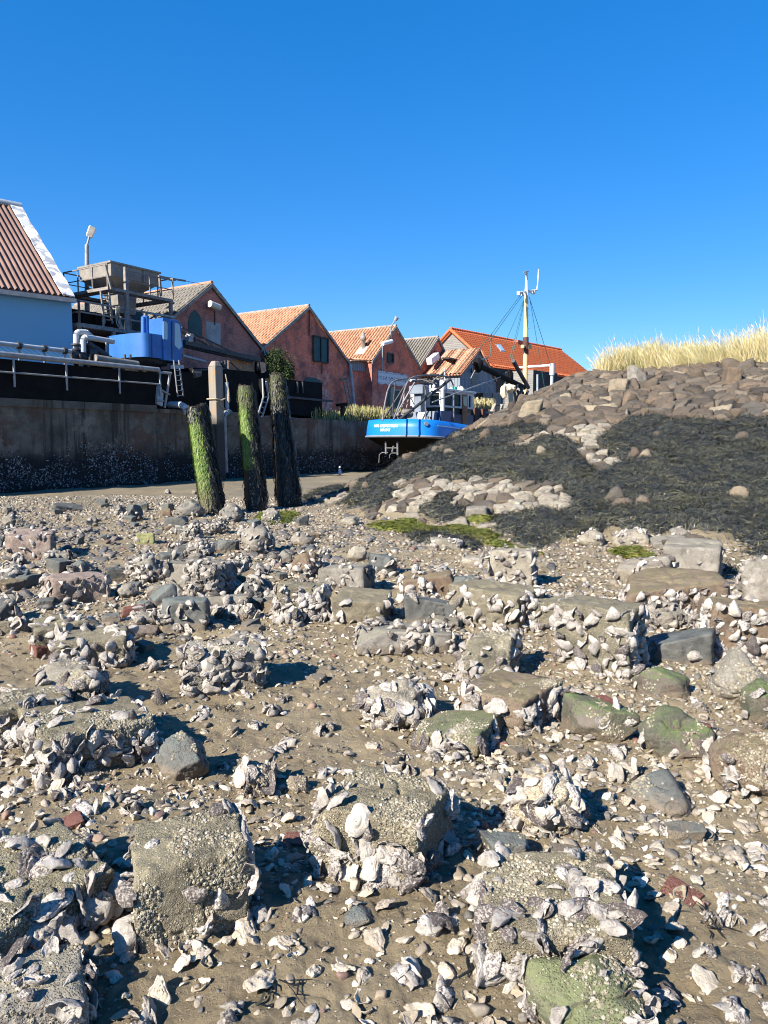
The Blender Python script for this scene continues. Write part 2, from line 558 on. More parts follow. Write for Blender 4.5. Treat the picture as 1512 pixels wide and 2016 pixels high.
    n = t.noise(1, 6, 0.7, t.scaled((9, 9, 0.8)))
    MAT['grey_timber'] = t.done(t.mix(n, (0.12, 0.105, 0.085), (0.36, 0.32, 0.27)), t.bump(n, 0.7, 0.02))

    # grasses
    def grassm(name, stops):
        t = Mt(name, 0.7, 0.25)
        c = t.ramp(t.geo.outputs['Random Per Island'], stops)
        c = t.mix(t.math('MULTIPLY', t.step(t.noise(0.9, 5, 0.7), 0.48, 0.68), 0.55), c, [stops[0][1][0] * 0.6, stops[0][1][1] * 0.68, stops[0][1][2] * 0.7])
        MAT[name] = t.done(c)
        t.b.inputs['Transmission Weight'].default_value = 0.0
    grassm('straw', [(0, (0.24, 0.25, 0.09)), (0.25, (0.48, 0.39, 0.17)), (0.6, (0.60, 0.49, 0.235)), (0.85, (0.74, 0.67, 0.46)), (1, (0.40, 0.34, 0.16))])
    grassm('quay_grass', [(0, (0.10, 0.13, 0.04)), (0.4, (0.34, 0.31, 0.12)), (0.8, (0.5, 0.42, 0.2)), (1, (0.16, 0.18, 0.07))])
    grassm('leaf', [(0, (0.018, 0.034, 0.012)), (0.5, (0.04, 0.066, 0.02)), (1, (0.075, 0.10, 0.035))])

    # quay concrete
    def conc(name, a, b, zlow):
        t = Mt(name, 0.85, 0.25)
        z = t.xyz()['Z']
        c = t.mix(t.step(t.noise(1.2, 8, 0.7), 0.3, 0.7), a, b)
        st = t.noise(1, 6, 0.7, t.scaled((2.2, 2.2, 0.12)))
        c = t.mix(t.math('MULTIPLY', t.step(st, 0.50, 0.62), 0.85), c, (0.045, 0.032, 0.025))
        c = t.mix(t.math('MULTIPLY', t.step(t.noise(0.45, 7, 0.75, t.scaled((1, 1, 1.2))), 0.52, 0.60), 0.7), c, (0.13, 0.066, 0.042))
        c = t.mix(t.math('MULTIPLY', t.step(t.noise(0.8, 8, 0.75), 0.56, 0.64), 0.6), c, [x * 1.5 for x in b])
        zz = t.math('ADD', z, t.math('MULTIPLY', t.noise(1.4, 6, 0.7), 1.1))
        c = t.mix(t.step(zz, zlow + 0.75, zlow + 0.1), c, (0.022, 0.022, 0.022))
        MAT[name] = t.done(c, t.bump(t.noise(5, 9, 0.75), 0.9, 0.09))
    conc('quay_concrete', (0.085, 0.07, 0.052), (0.21, 0.175, 0.135), 1.3)
    conc('quay_cap', (0.10, 0.085, 0.066), (0.19, 0.165, 0.13), -3)
    t = Mt('mussel', 0.5, 0.4)
    MAT['mussel'] = t.done(t.ramp(t.geo.outputs['Random Per Island'], [(0, (0.012, 0.013, 0.016)), (0.62, (0.03, 0.032, 0.038)), (0.74, (0.25, 0.25, 0.26)), (1, (0.55, 0.54, 0.53))]))

    # brick
    def brick(name, a, b, mortar, white, dirt=(0.13, 0.085, 0.085)):
        t = Mt(name, 0.9, 0.15)
        n = t.n('ShaderNodeTexBrick')
        t.set(n.inputs['Vector'], t.wallvec())
        n.inputs['Scale'].default_value = 1.0
        n.inputs['Brick Width'].default_value = 0.23
        n.inputs['Row Height'].default_value = 0.072
        n.inputs['Mortar Size'].default_value = 0.009
        n.inputs['Bias'].default_value = 0.0
        t.set(n.inputs['Color1'], a)
        t.set(n.inputs['Color2'], b)
        t.set(n.inputs['Mortar'], mortar)
        c = t.mix(t.math('MULTIPLY', t.step(t.noise(0.9, 8, 0.78), 0.42, 0.62), 0.85), n.outputs['Color'], dirt)
        c = t.mix(t.math('MULTIPLY', t.step(t.noise(9, 5, 0.8, t.scaled((1, 1, 2.6))), 0.52, 0.64), 0.7), c, [x * 0.55 for x in a])
        c = t.mix(t.math('MULTIPLY', t.step(t.noise(6, 6, 0.75), 0.5, 0.72), 0.45), c, (0.50, 0.20, 0.14))
        low = t.math('ADD', t.xyz()['Z'], t.math('MULTIPLY', t.noise(0.45, 3, 0.5), 6.0))
        m = t.math('MULTIPLY', t.step(t.noise(5.5, 8, 0.82), 0.47, 0.55), t.math('MULTIPLY', t.step(low, 9.4, 6.6), t.step(t.noise(0.55, 3, 0.5), 0.44, 0.56)))
        m2 = t.math('MULTIPLY', t.step(t.noise(7, 8, 0.85), 0.60, 0.66), 0.6)
        c = t.mix(t.math('MULTIPLY', t.math('MAXIMUM', m, m2), white), c, (0.55, 0.54, 0.52))
        MAT[name] = t.done(c, t.bump(n.outputs['Fac'], -0.4, 0.02))
    brick('brick_dark', (0.44, 0.14, 0.10), (0.54, 0.18, 0.13), (0.42, 0.27, 0.23), 0.6)
    brick('brick_red', (0.76, 0.165, 0.088), (0.84, 0.215, 0.125), (0.60, 0.29, 0.21), 0.9)
    brick('brick_plain', (0.72, 0.155, 0.085), (0.80, 0.205, 0.115), (0.56, 0.26, 0.19), 0.35)

    # roofs: tone per tile via voronoi cells in position
    def tiles(name, stops, dirt, damt, stripe=False):
        t = Mt(name, 0.8, 0.25)
        c = t.ramp(t.vor(3.2, 'F1', 'Color'), stops)
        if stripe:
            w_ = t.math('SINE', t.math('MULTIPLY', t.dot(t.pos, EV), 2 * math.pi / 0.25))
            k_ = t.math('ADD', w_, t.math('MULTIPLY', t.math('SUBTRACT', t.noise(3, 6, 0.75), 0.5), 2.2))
            c = t.mix(t.math('MULTIPLY', t.step(k_, 0.15, -0.55), 0.9), c, [x * 0.22 for x in dirt])  # shade and dirt of the tile troughs painted in as dark stripes
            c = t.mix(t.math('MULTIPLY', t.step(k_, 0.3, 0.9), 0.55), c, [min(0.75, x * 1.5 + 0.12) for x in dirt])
        c = t.mix(t.math('MULTIPLY', t.step(t.noise(0.8, 7, 0.75), 0.48, 0.7), damt), c, dirt)
        c = t.mix(t.math('MULTIPLY', t.step(t.noise(7, 6, 0.75), 0.56, 0.7), damt), c, [x * 0.6 for x in dirt])
        MAT[name] = t.done(c, t.bump(t.noise(20, 5), 0.3, 0.02))
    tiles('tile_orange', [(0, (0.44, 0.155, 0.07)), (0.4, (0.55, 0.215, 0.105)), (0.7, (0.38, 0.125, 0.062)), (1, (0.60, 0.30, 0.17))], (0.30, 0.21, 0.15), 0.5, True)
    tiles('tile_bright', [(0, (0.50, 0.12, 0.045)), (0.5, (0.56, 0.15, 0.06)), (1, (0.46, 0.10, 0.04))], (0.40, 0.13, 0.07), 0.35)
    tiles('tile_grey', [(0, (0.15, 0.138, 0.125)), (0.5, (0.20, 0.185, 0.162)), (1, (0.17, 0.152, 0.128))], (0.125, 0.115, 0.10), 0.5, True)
    tiles('ridge_orange', [(0, (0.45, 0.18, 0.1)), (1, (0.5, 0.26, 0.17))], (0.4, 0.33, 0.27), 0.6)
    t = Mt('corrugated_brown', 0.6, 0.35)
    n = t.noise(0.6, 7, 0.7)
    MAT['corrugated_brown'] = t.done(t.mix(t.step(n, 0.3, 0.7), (0.145, 0.082, 0.06), (0.215, 0.13, 0.10)))
    t = Mt('flaking_white', 0.7, 0.3)
    MAT['flaking_white'] = t.done(t.mix(t.step(t.noise(1.6, 5, 0.65, None, 0.6), 0.47, 0.52), (0.62, 0.61, 0.59), (0.29, 0.31, 0.34)))
    t = Mt('blue_cladding', 0.55, 0.35)
    n = t.noise(0.35, 6, 0.7)
    MAT['blue_cladding'] = t.done(t.mix(n, (0.15, 0.355, 0.53), (0.175, 0.385, 0.56)))
    # planks
    def planks(name, a, b, row, vert=False, gapc=(0.02, 0.02, 0.02)):
        t = Mt(name, 0.85, 0.2)
        n = t.n('ShaderNodeTexBrick')
        c = t.n('ShaderNodeCombineXYZ')
        uv = t.dot(t.pos, EU + EV)
        z = t.xyz()['Z']
        t.set(c.inputs[0], z if vert else uv)
        t.set(c.inputs[1], uv if vert else z)
        t.set(n.inputs['Vector'], c.outputs[0])
        n.inputs['Scale'].default_value = 1
        n.inputs['Brick Width'].default_value = 4.0
        n.inputs['Row Height'].default_value = row
        n.inputs['Mortar Size'].default_value = row * 0.07
        t.set(n.inputs['Color1'], a)
        t.set(n.inputs['Color2'], b)
        t.set(n.inputs['Mortar'], gapc)
        k = t.mix(t.math('MULTIPLY', t.noise(2.0, 8, 0.75), 0.7), n.outputs['Color'], [x * 0.55 for x in a])
        MAT[name] = t.done(k, t.bump(n.outputs['Fac'], -0.5, 0.03))
    planks('planks_grey', (0.30, 0.285, 0.26), (0.22, 0.21, 0.195), 0.17)
    planks('planks_dark', (0.052, 0.06, 0.075), (0.04, 0.046, 0.058), 0.2)
    planks('planks_bluegrey', (0.22, 0.26, 0.31), (0.30, 0.33, 0.36), 0.22, True)
    planks('planks_panel', (0.25, 0.25, 0.24), (0.18, 0.18, 0.18), 1.6, True)
    # metals, paint
    flat('galvanised', (0.25, 0.255, 0.26), 0.5, 0.4, 0.2, 0.25, 4, (0.26, 0.2, 0.15), 0.66)
    flat('pipe_white', (0.38, 0.41, 0.44), 0.5, 0.4, 0, 0.12, 4, (0.3, 0.27, 0.24), 0.66)
    flat('rusty_frame', (0.22, 0.195, 0.175), 0.8, 0.3, 0, 0.35, 6, (0.16, 0.075, 0.035), 0.56)
    flat('hopper_steel', (0.22, 0.205, 0.18), 0.65, 0.35, 0, 0.25, 2.5, (0.20, 0.13, 0.085), 0.58)
    flat('black_steel', (0.008, 0.008, 0.0085), 0.75, 0.1, 0, 0.35, 2, (0.022, 0.016, 0.014), 0.64)
    flat('dark_gear', (0.035, 0.037, 0.042), 0.6, 0.4, 0, 0.35, 5, (0.12, 0.08, 0.055), 0.64)
    flat('rust_sheet', (0.34, 0.22, 0.16), 0.85, 0.2, 0, 0.3, 3, (0.72, 0.34, 0.09), 0.52)
    flat('rust_brown', (0.10, 0.05, 0.04), 0.85, 0.2, 0, 0.4, 1.5, (0.2, 0.09, 0.05), 0.6)
    flat('crane_blue', (0.028, 0.125, 0.37), 0.5, 0.4, 0, 0.15, 1.2, (0.35, 0.38, 0.40), 0.71)
    flat('boat_blue', (0.006, 0.165, 0.56), 0.45, 0.4, 0, 0.1, 1.0, (0.4, 0.5, 0.6), 0.74)
    flat('boat_steel', (0.13, 0.135, 0.145), 0.55, 0.4, 0.2, 0.3, 5, (0.4, 0.4, 0.4), 0.66)
    flat('boat_navy', (0.02, 0.045, 0.12), 0.45, 0.4, 0, 0.2, 1.5)
    flat('boat_black', (0.005, 0.005, 0.006), 0.8, 0.08, 0, 0.3, 2, (0.016, 0.015, 0.014), 0.66)
    flat('boat_white', (0.62, 0.63, 0.63), 0.5, 0.3, 0, 0.10, 2, (0.34, 0.27, 0.2), 0.66)
    flat('boat_grey', (0.17, 0.20, 0.245), 0.6, 0.3, 0, 0.15, 2, (0.2, 0.14, 0.1), 0.68)
    flat('boat_cream', (0.58, 0.55, 0.46), 0.6, 0.3, 0, 0.06, 2, (0.3, 0.2, 0.13), 0.72)
    flat('boat_deck', (0.10, 0.10, 0.10), 0.8, 0.2)
    flat('varnish', (0.20, 0.07, 0.03), 0.45, 0.4)
    flat('mast_yellow', (0.66, 0.50, 0.24), 0.5, 0.4, 0, 0.1, 3, (0.35, 0.2, 0.08), 0.68)
    flat('green_paint', (0.025, 0.075, 0.08), 0.6, 0.3, 0, 0.2, 2)
    flat('teal', (0.03, 0.35, 0.28), 0.5)
    flat('grey_plaster', (0.32, 0.32, 0.32), 0.9, 0.2, 0, 0.2, 2)
    flat('white_paint', (0.76, 0.76, 0.75), 0.6, 0.3, 0, 0.08, 3, (0.4, 0.38, 0.35), 0.7)
    flat('zinc', (0.30, 0.35, 0.40), 0.55, 0.4, 0.2, 0.2, 3)
    flat('rope', (0.36, 0.30, 0.22), 0.9, 0.1)
    flat('rig_line', (0.03, 0.13, 0.11), 0.7, 0.2)
    flat('tarp', (0.55, 0.47, 0.34), 0.9, 0.1, 0, 0.25, 6)
    flat('blue_crate', (0.03, 0.17, 0.55), 0.5, 0.4)
    flat('feather_grey', (0.45, 0.47, 0.50), 0.8, 0.2)
    flat('beak_yellow', (0.6, 0.4, 0.05), 0.5)
    flat('mortar_grey', (0.27, 0.24, 0.21), 0.9, 0.2, 0, 0.3, 4)
    flat('quay_top', (0.17, 0.155, 0.13), 0.95, 0.1, 0, 0.3, 1.0)
    flat('lens', (0.35, 0.33, 0.3), 0.3, 0.5)
    flat('stripe_black', (0.01, 0.01, 0.01), 0.5)
    t = Mt('glass', 0.08, 0.6)
    MAT['glass'] = t.done(t.mix(t.noise(1.5, 3), (0.03, 0.045, 0.045), (0.07, 0.09, 0.085)))
    t = Mt('cab_glass', 0.1, 0.6)
    MAT['cab_glass'] = t.done(t.mix(t.noise(1.5, 3), (0.28, 0.40, 0.48), (0.36, 0.48, 0.55)))
    # faded painted sign: two rows of worn, unreadable dark marks
    t = Mt('faded_sign', 0.8, 0.2)
    wv = t.wallvec()
    rowm = t.math('FRACT', t.math('MULTIPLY', t.math('ADD', t.xyz()['Z'], 0.10), 2.3))
    rowm = t.math('MULTIPLY', t.step(rowm, 0.18, 0.26), t.step(rowm, 0.82, 0.74))
    mk = t.math('MULTIPLY', t.step(t.noise(9, 5, 0.8, wv), 0.50, 0.55), rowm)
    c = t.mix(mk, t.mix(t.noise(2.5, 5), (0.52, 0.54, 0.58), (0.70, 0.71, 0.72)), (0.07, 0.085, 0.16))
    MAT['faded_sign'] = t.done(c)


make_materials()


# ------------------------------------------------------------------ roofs and houses
def tiled(A, B, C, D, pitch=0.25, amp=0.05, row=0.36, step=0.03, thick=0.14, profile='pan'):
    """tiled slope between eave A->B and ridge C->D, with a solid slab under it"""
    A, B, C, D = [np.asarray(p, float) for p in (A, B, C, D)]
    Ls = np.linalg.norm(B - A)
    Lh = np.linalg.norm(C - A)
    nrm = np.cross(B - A, C - A)
    nrm /= np.linalg.norm(nrm)
    if nrm[2] < 0: nrm = -nrm
    nc = max(12, int(Ls / pitch * 6))
    s = np.linspace(0, 1, nc + 1)
    ph = 2 * math.pi * (((A[None] + (B - A)[None] * s[:, None]) @ EV) / 0.25 if profile == 'pan' and pitch == 0.25 else s * Ls / pitch)
    prof = amp * (np.sin(ph) + 0.35 * np.sin(2 * ph + 0.6)) if profile == 'pan' else amp * np.sin(ph)
    if step > 0:
        nr = max(2, int(Lh / row))
        t = np.repeat(np.arange(nr + 1) / nr, 2)[1:-1]
        hh = np.tile([step, 0.0], nr)
    else:
        t = np.linspace(0, 1, 9)
        hh = np.zeros(9)
    S, Tt = np.meshgrid(s, t)
    P = (A * (1 - S[..., None]) + B * S[..., None]) * (1 - Tt[..., None]) + (C * (1 - S[..., None]) + D * S[..., None]) * Tt[..., None]
    wob = 0.012 * vnoise(np.stack([S * Ls * 1.1, Tt * Lh * 1.1, S * 0 + Ls], -1), 5)
    P = P + nrm * (prof[None, :] + hh[:, None] + wob + 0.05)[..., None]
    m, n = S.shape
    idx = np.arange(m * n).reshape(m, n)
    F = np.stack([idx[:-1, :-1], idx[:-1, 1:], idx[1:, 1:], idx[1:, :-1]], -1).reshape(-1, 4)
    V = P.reshape(-1, 3)
    sl = [A, B, D, C]
    sv = np.array([p - nrm * 0.0 for p in sl] + [p - nrm * thick for p in sl])
    b = len(V)
    sf = np.array([(0, 1, 2, 3), (7, 6, 5, 4), (0, 4, 5, 1), (1, 5, 6, 2), (2, 6, 7, 3), (3, 7, 4, 0)]) + b
    return np.vstack([V, sv]), np.vstack([F, sf])


def ridge_cap(p, q, r, mat, parent, n=None):
    m = MB()
    L = np.linalg.norm(q - p)
    k = max(2, int(L / 0.4))
    for i in range(k):
        a, b = p + (q - p) * i / k, p + (q - p) * (i + 1.04) / k
        m.bar(a, b, r, 8, r * 0.9)
    return m.build('ridge_cap', mat, parent)


def gable_house(name, label, u0, up, u1, v1, depth, zb, ze0, zp, ze1, wall, tile, ridge, group, pitch=0.25, over=0.1):
    root = thing(name, label, 'warehouse', W(up, v1, zb), group)
    m = MB()
    f = [W(u0, v1, zb), W(u1, v1, zb), W(u1, v1, ze1), W(up, v1, zp), W(u0, v1, ze0)]
    g = [p + EV * depth for p in f]
    m.add(f + g, [(4, 3, 2, 1, 0), (5, 6, 7, 8, 9), (0, 5, 9, 4), (1, 2, 7, 6)])
    w = m.build('wall', MAT[wall], root)
    o = EV * -over
    rd = EV * (depth + over)
    dz = EZ * 0.10
    e0, e1, pk = W(u0, v1, ze0) - EU * 0.12 - EZ * 0.08, W(u1, v1, ze1) + EU * 0.12 - EZ * 0.08, W(up, v1, zp)
    for a in (e0, e1):
        V, F = tiled(a + o + dz, a + rd + dz, pk + o + dz, pk + rd + dz, pitch)
        r = put('roof', V, F, MAT[tile], root)
    ridge_cap(pk + o + dz * 1.6, pk + rd + dz * 1.6, 0.095, MAT[ridge], r)
    # verge trim just under the tiles
    m = MB()
    for a in (e0, e1):
        a2, p2 = a + o * 1.35 + dz, pk + o * 1.35 + dz
        m.hexa([a2 - EZ * 0.16, p2 - EZ * 0.16, p2 - EZ * 0.16 + EV * 0.05, a2 - EZ * 0.16 + EV * 0.05, a2 + EZ * 0.03, p2 + EZ * 0.03, p2 + EZ * 0.03 + EV * 0.05, a2 + EZ * 0.03 + EV * 0.05])
    m.build('verge_board', MAT['mortar_grey'], root)
    return root


def uz(px, py, v):
    p = at_v(px, py, v)
    u, _ = uv_of(p)
    return float(u), float(p[2])


def wall_panel(parent, name, v1, pxs, mat, proud=0.03, th=0.08):
    """flat panel on the gable plane, polygon surveyed on plane v1"""
    pts = [at_v(px, py, v1) - EV * proud for px, py in pxs]
    m = MB()
    m.plate(pts, -EV, th)
    return m.build(name, MAT[mat], parent)


V1 = 28.0
uP1, zP1 = uz(415, 563, V1)
uP2, zP2 = uz(607, 607, V1)
uP3, zP3 = uz(768, 647, V1)
uP4, zP4 = uz(862, 667, V1)
u12, zE12 = uz(515, 688, V1)
u23, zE23 = uz(690, 722, V1)
u3a, zE3a = uz(722, 713, V1)
u34, zE34 = uz(816, 727, V1)
G_H = 'brick warehouses with tiled gable roofs behind the quay'
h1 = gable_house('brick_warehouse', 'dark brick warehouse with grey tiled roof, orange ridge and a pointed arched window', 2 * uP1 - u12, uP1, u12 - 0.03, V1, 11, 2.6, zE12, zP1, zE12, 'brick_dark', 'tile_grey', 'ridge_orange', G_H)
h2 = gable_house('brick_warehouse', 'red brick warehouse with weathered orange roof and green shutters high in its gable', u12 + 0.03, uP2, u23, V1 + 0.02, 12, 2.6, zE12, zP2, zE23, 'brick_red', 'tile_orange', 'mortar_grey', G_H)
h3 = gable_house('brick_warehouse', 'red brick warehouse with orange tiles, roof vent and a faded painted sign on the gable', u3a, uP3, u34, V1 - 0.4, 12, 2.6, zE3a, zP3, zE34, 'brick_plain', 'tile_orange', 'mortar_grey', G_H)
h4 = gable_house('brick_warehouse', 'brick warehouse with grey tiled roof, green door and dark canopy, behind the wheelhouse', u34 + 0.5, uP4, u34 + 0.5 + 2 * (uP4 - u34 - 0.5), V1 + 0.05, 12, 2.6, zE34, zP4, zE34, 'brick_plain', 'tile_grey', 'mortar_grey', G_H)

# house 1 details
wall_panel(h1, 'window', V1, [(370, 657), (397, 666), (397, 632), (391, 618), (383, 610), (376, 616), (370, 634)], 'green_paint')
wall_panel(h1, 'plaster_patch', V1, [(406, 674), (434, 679), (434, 637), (406, 632)], 'grey_plaster', 0.012, 0.05)
p, q = at_v(413, 598, V1 - 0.35), at_v(432, 606, V1 - 0.35)
m = MB().bar(p, q, 0.17, 10)
lf = m.build('lamp_fitting', MAT['boat_cream'], h1)
MB().bar((p + q) / 2, (p + q) / 2 + EV * 0.4, 0.04).build('bracket', MAT['dark_gear'], lf)
MB().bar(at_v(423, 612, V1 - 0.04), at_v(423, 640, V1 - 0.04), 0.03).build('wall_anchor', MAT['dark_gear'], h1)
# house 2 details
sw = wall_panel(h2, 'window', V1, [(617, 710), (646, 715), (646, 667), (617, 661)], 'green_paint', 0.05)
m = MB()
for a, b in (((617, 661), (646, 667)), ((617, 710), (646, 715)), ((617, 661), (617, 710)), ((646, 667), (646, 715)), ((632, 664), (632, 713))):
    m.bar(at_v(*a, V1 - 0.07), at_v(*b, V1 - 0.07), 0.05, 4)
m.build('frame', MAT['stripe_black'], sw)
wall_panel(h2, 'arched_window', V1, [(597, 752), (634, 757), (630, 749), (620, 744), (610, 743), (602, 746)], 'green_paint')
MB().bar(at_v(609, 612, V1 - 0.05), at_v(609, 660, V1 - 0.05), 0.035).build('wall_anchor', MAT['dark_gear'], h2)
MB().bar(at_v(634, 716, V1 - 0.05), at_v(634, 737, V1 - 0.05), 0.03).build('wall_anchor', MAT['dark_gear'], h2)
MB().bar(at_v(607, 610, V1 + 0.1), at_v(607, 602, V1 + 0.1), 0.025).build('finial', MAT['dark_gear'], h2)
m = MB()
m.tube([at_v(524, 692, V1 - 0.15), at_v(526, 745, V1 - 0.15)], 0.09, 8)
m.hexa([at_v(x, y, vv) for y in (700, 691) for x, vv in ((520, V1 - 0.35), (529, V1 - 0.35), (529, V1 - 0.03), (520, V1 - 0.03))])
m.build('downpipe', MAT['zinc'], h2)
m = MB().tube([at_v(689, 716, V1 - 0.15), at_v(691, 735, V1 - 0.15), at_v(698, 806, V1 - 0.2)], 0.1, 8)
m.build('downpipe', MAT['zinc'], h2)
# house 3 details
V3 = V1 - 0.4
wn = wall_panel(h3, 'window', V3, [(765, 712), (774, 714), (774, 698), (765, 696)], 'stripe_black', 0.02)
MB().tube([at_v(x, y, V3 - 0.05) for x, y in ((764, 713), (775, 715), (775, 697), (764, 695), (764, 713))], 0.05, 4).build('frame', MAT['green_paint'], wn)
wall_panel(h3, 'painted_sign', V3, [(744, 756), (752, 757), (757, 755), (764, 759), (772, 758), (800, 762), (801.5, 738), (744, 729)], 'faded_sign', 0.035)
d = wall_panel(h3, 'door', V3, [(761, 809), (787, 811), (787, 768), (761, 764)], 'green_paint')
MB().bar(at_v(775, 767, V3 - 0.06), at_v(787, 768.5, V3 - 0.06), 0.05, 4).build('frame', MAT['zinc'], d)
m = MB()
m.bar(at_v(753, 677, V3 - 0.3), at_v(771, 672, V3 - 0.3), 0.14, 10)
lf = m.build('lamp_fitting', MAT['white_paint'], h3)
MB().tube([at_v(753, 678, V3 - 0.3), at_v(753, 730, V3 - 0.08)], 0.035).build('conduit', MAT['zinc'], h3)
m = MB().tube([at_v(770, 673, V3 - 0.12), at_v(769, 645, V3 - 0.12), at_v(778, 630, V3 - 0.3)], 0.05)
sl = m.build('lamp_pole', MAT['galvanised'], h3)
MB().bar(at_v(778, 631, V3 - 0.3), at_v(782, 624, V3 - 0.45), 0.10, 8, 0.16).build('lamp_head', MAT['zinc'], sl)
# house 3 side wall under the left eave: fascia
vL = 33.0
m = MB()
a = at_v(689, 716, V1 + 0.3)
# recessed brick front between house 2 and house 3 with its grey-blue fascia
uR0, zR0 = uz(690, 714, V1 + 0.3)
m.box(u23 - 0.3, u3a, V1 + 0.25, V1 + 0.6, 2.6, zE3a + 0.1)
m.build('recessed_wall', MAT['brick_plain'], h3)
MB().box(u23 + 0.05, u3a - 0.03, V1 + 0.12, V1 + 0.24, zE3a - 0.62, zE3a - 0.02).build('fascia', MAT['planks_bluegrey'], h3)
V, F = tiled(W(u23 - 0.25, V1 - 0.12, zE3a - 0.0), W(u3a, V1 - 0.12, zE3a - 0.0), W(u23 - 0.25, V1 + 4.0, zE3a + 3.2), W(u3a, V1 + 4.0, zE3a + 3.2))
# the left slope runs on over the recess
e0 = W(u23 + 0.1, V1 - 0.1, zE3a - 0.2)
V, F = tiled(W(u23 + 0.1, V1 - 0.05, zE3a + 0.0), W(u23 + 0.1, V1 + 11, zE3a + 0.0), W(u3a, V1 - 0.05, zE3a + 0.09), W(u3a, V1 + 11, zE3a + 0.09))
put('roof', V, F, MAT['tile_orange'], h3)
# roof vent on house 3
slope_pt = lambda s, vv: (W(u3a, 0, zE3a) + (W(uP3, 0, zP3) - W(u3a, 0, zE3a)) * s) + EV * vv
c = slope_pt(0.32, V1 + 0.9)
m = MB().lathe(c, [(0.13, -0.1), (0.13, 0.75), (0.22, 0.78), (0.22, 1.0), (0.15, 1.04), (0.12, 1.25)], 10)
rv = m.build('roof_vent', MAT['hopper_steel'], h3)
sl = (W(uP3, 0, zP3) - W(u3a, 0, zE3a)); sl /= np.linalg.norm(sl)
nn = np.cross(EV, sl); nn = nn if nn[2] > 0 else -nn
m = MB()
m.plate([c - sl * 0.45 - EV * 0.35 + nn * 0.2, c - sl * 0.45 + EV * 0.35 + nn * 0.2, c + sl * 0.3 + EV * 0.3 + nn * 0.2, c + sl * 0.3 - EV * 0.3 + nn * 0.2], nn, 0.05)
m.build('flashing', MAT['white_paint'], rv)
# house 4 details
V4 = V1
d = wall_panel(h4, 'door', V4, [(850, 738), (865, 741), (865, 709), (850, 706)], 'green_paint')
m = MB()
m.bar(at_v(845, 712, V4 - 0.6), at_v(860, 700, V4 - 0.5), 0.30, 4)
lf = m.build('lamp_fitting', MAT['white_paint'], h4)
MB().bar(at_v(858, 699, V4 - 0.5), at_v(858, 692, V4), 0.08).build('bracket', MAT['dark_gear'], lf)
m = MB()
ca = [at_v(866, 704, V4 - 0.05), at_v(884, 703, V4 - 2.0), at_v(914, 710, V4 - 2.0), at_v(905, 709, V4 - 0.05)]
m.plate([ca[0], ca[1], ca[2], ca[3]], EZ, 0.12)
m2 = MB().plate([at_v(866, 729, V4 - 0.1), at_v(905, 731, V4 - 0.1), at_v(905, 711, V4 - 0.1), at_v(866, 706, V4 - 0.1)], -EV, 0.09)
MB().plate(ca, EZ, 0.12).build('canopy', MAT['dark_gear'], h4)
m2.build('black_door', MAT['black_steel'], h4)

# timber shed with broken orange tiles
VS = 25.0
us0, zs0 = uz(906, 736, VS)
usp, zsp = uz(943, 689, VS)
us1, zs1 = uz(976, 752, VS)
zs_b = 2.7
shed = thing('timber_shed', 'small weathered blue-grey timber shed with broken orange tiles, right of the wheelhouse', 'shed', W(usp, VS, zs_b))
m = MB()
f = [W(us0, VS, zs_b), W(us1, VS, zs_b), W(us1, VS, zs1), W(usp, VS, zsp), W(us0, VS, zs0)]
g = [p + EV * 5 for p in f]
m.add(f + g, [(4, 3, 2, 1, 0), (5, 6, 7, 8, 9), (0, 5, 9, 4), (1, 2, 7, 6)])
m.build('wall', MAT['planks_bluegrey'], shed)
for a in (W(us0, VS, zs0) - EU * 0.25 - EZ * 0.15, W(us1, VS, zs1)):
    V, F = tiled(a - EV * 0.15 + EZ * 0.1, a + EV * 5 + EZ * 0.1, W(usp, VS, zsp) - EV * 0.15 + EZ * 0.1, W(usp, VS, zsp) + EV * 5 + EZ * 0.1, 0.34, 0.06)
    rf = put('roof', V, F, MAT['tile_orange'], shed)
wall_panel(shed, 'louvre', VS, [(927, 757), (940, 758), (940, 731), (927, 729)], 'planks_grey', 0.05)
MB().bar(at_v(930, 734, VS - 0.2), at_v(930, 725, VS - 0.2), 0.13, 8, 0.09).build('lantern', MAT['dark_gear'], shed)

# long barn with bright orange roof
TH7 = math.atan2(1330 - 0, 1460) - 0.02
DU = np.array([math.sin(TH7), math.cos(TH7), 0])
DV = np.array([-math.cos(TH7), math.sin(TH7), 0])
R0 = at_y(890, 652, 72.0)
E0 = None


def at_plane(px, py, p0, n):
    d = ray(px, py)
    return CAM + d * (((p0 - CAM) @ n) / (d @ n))


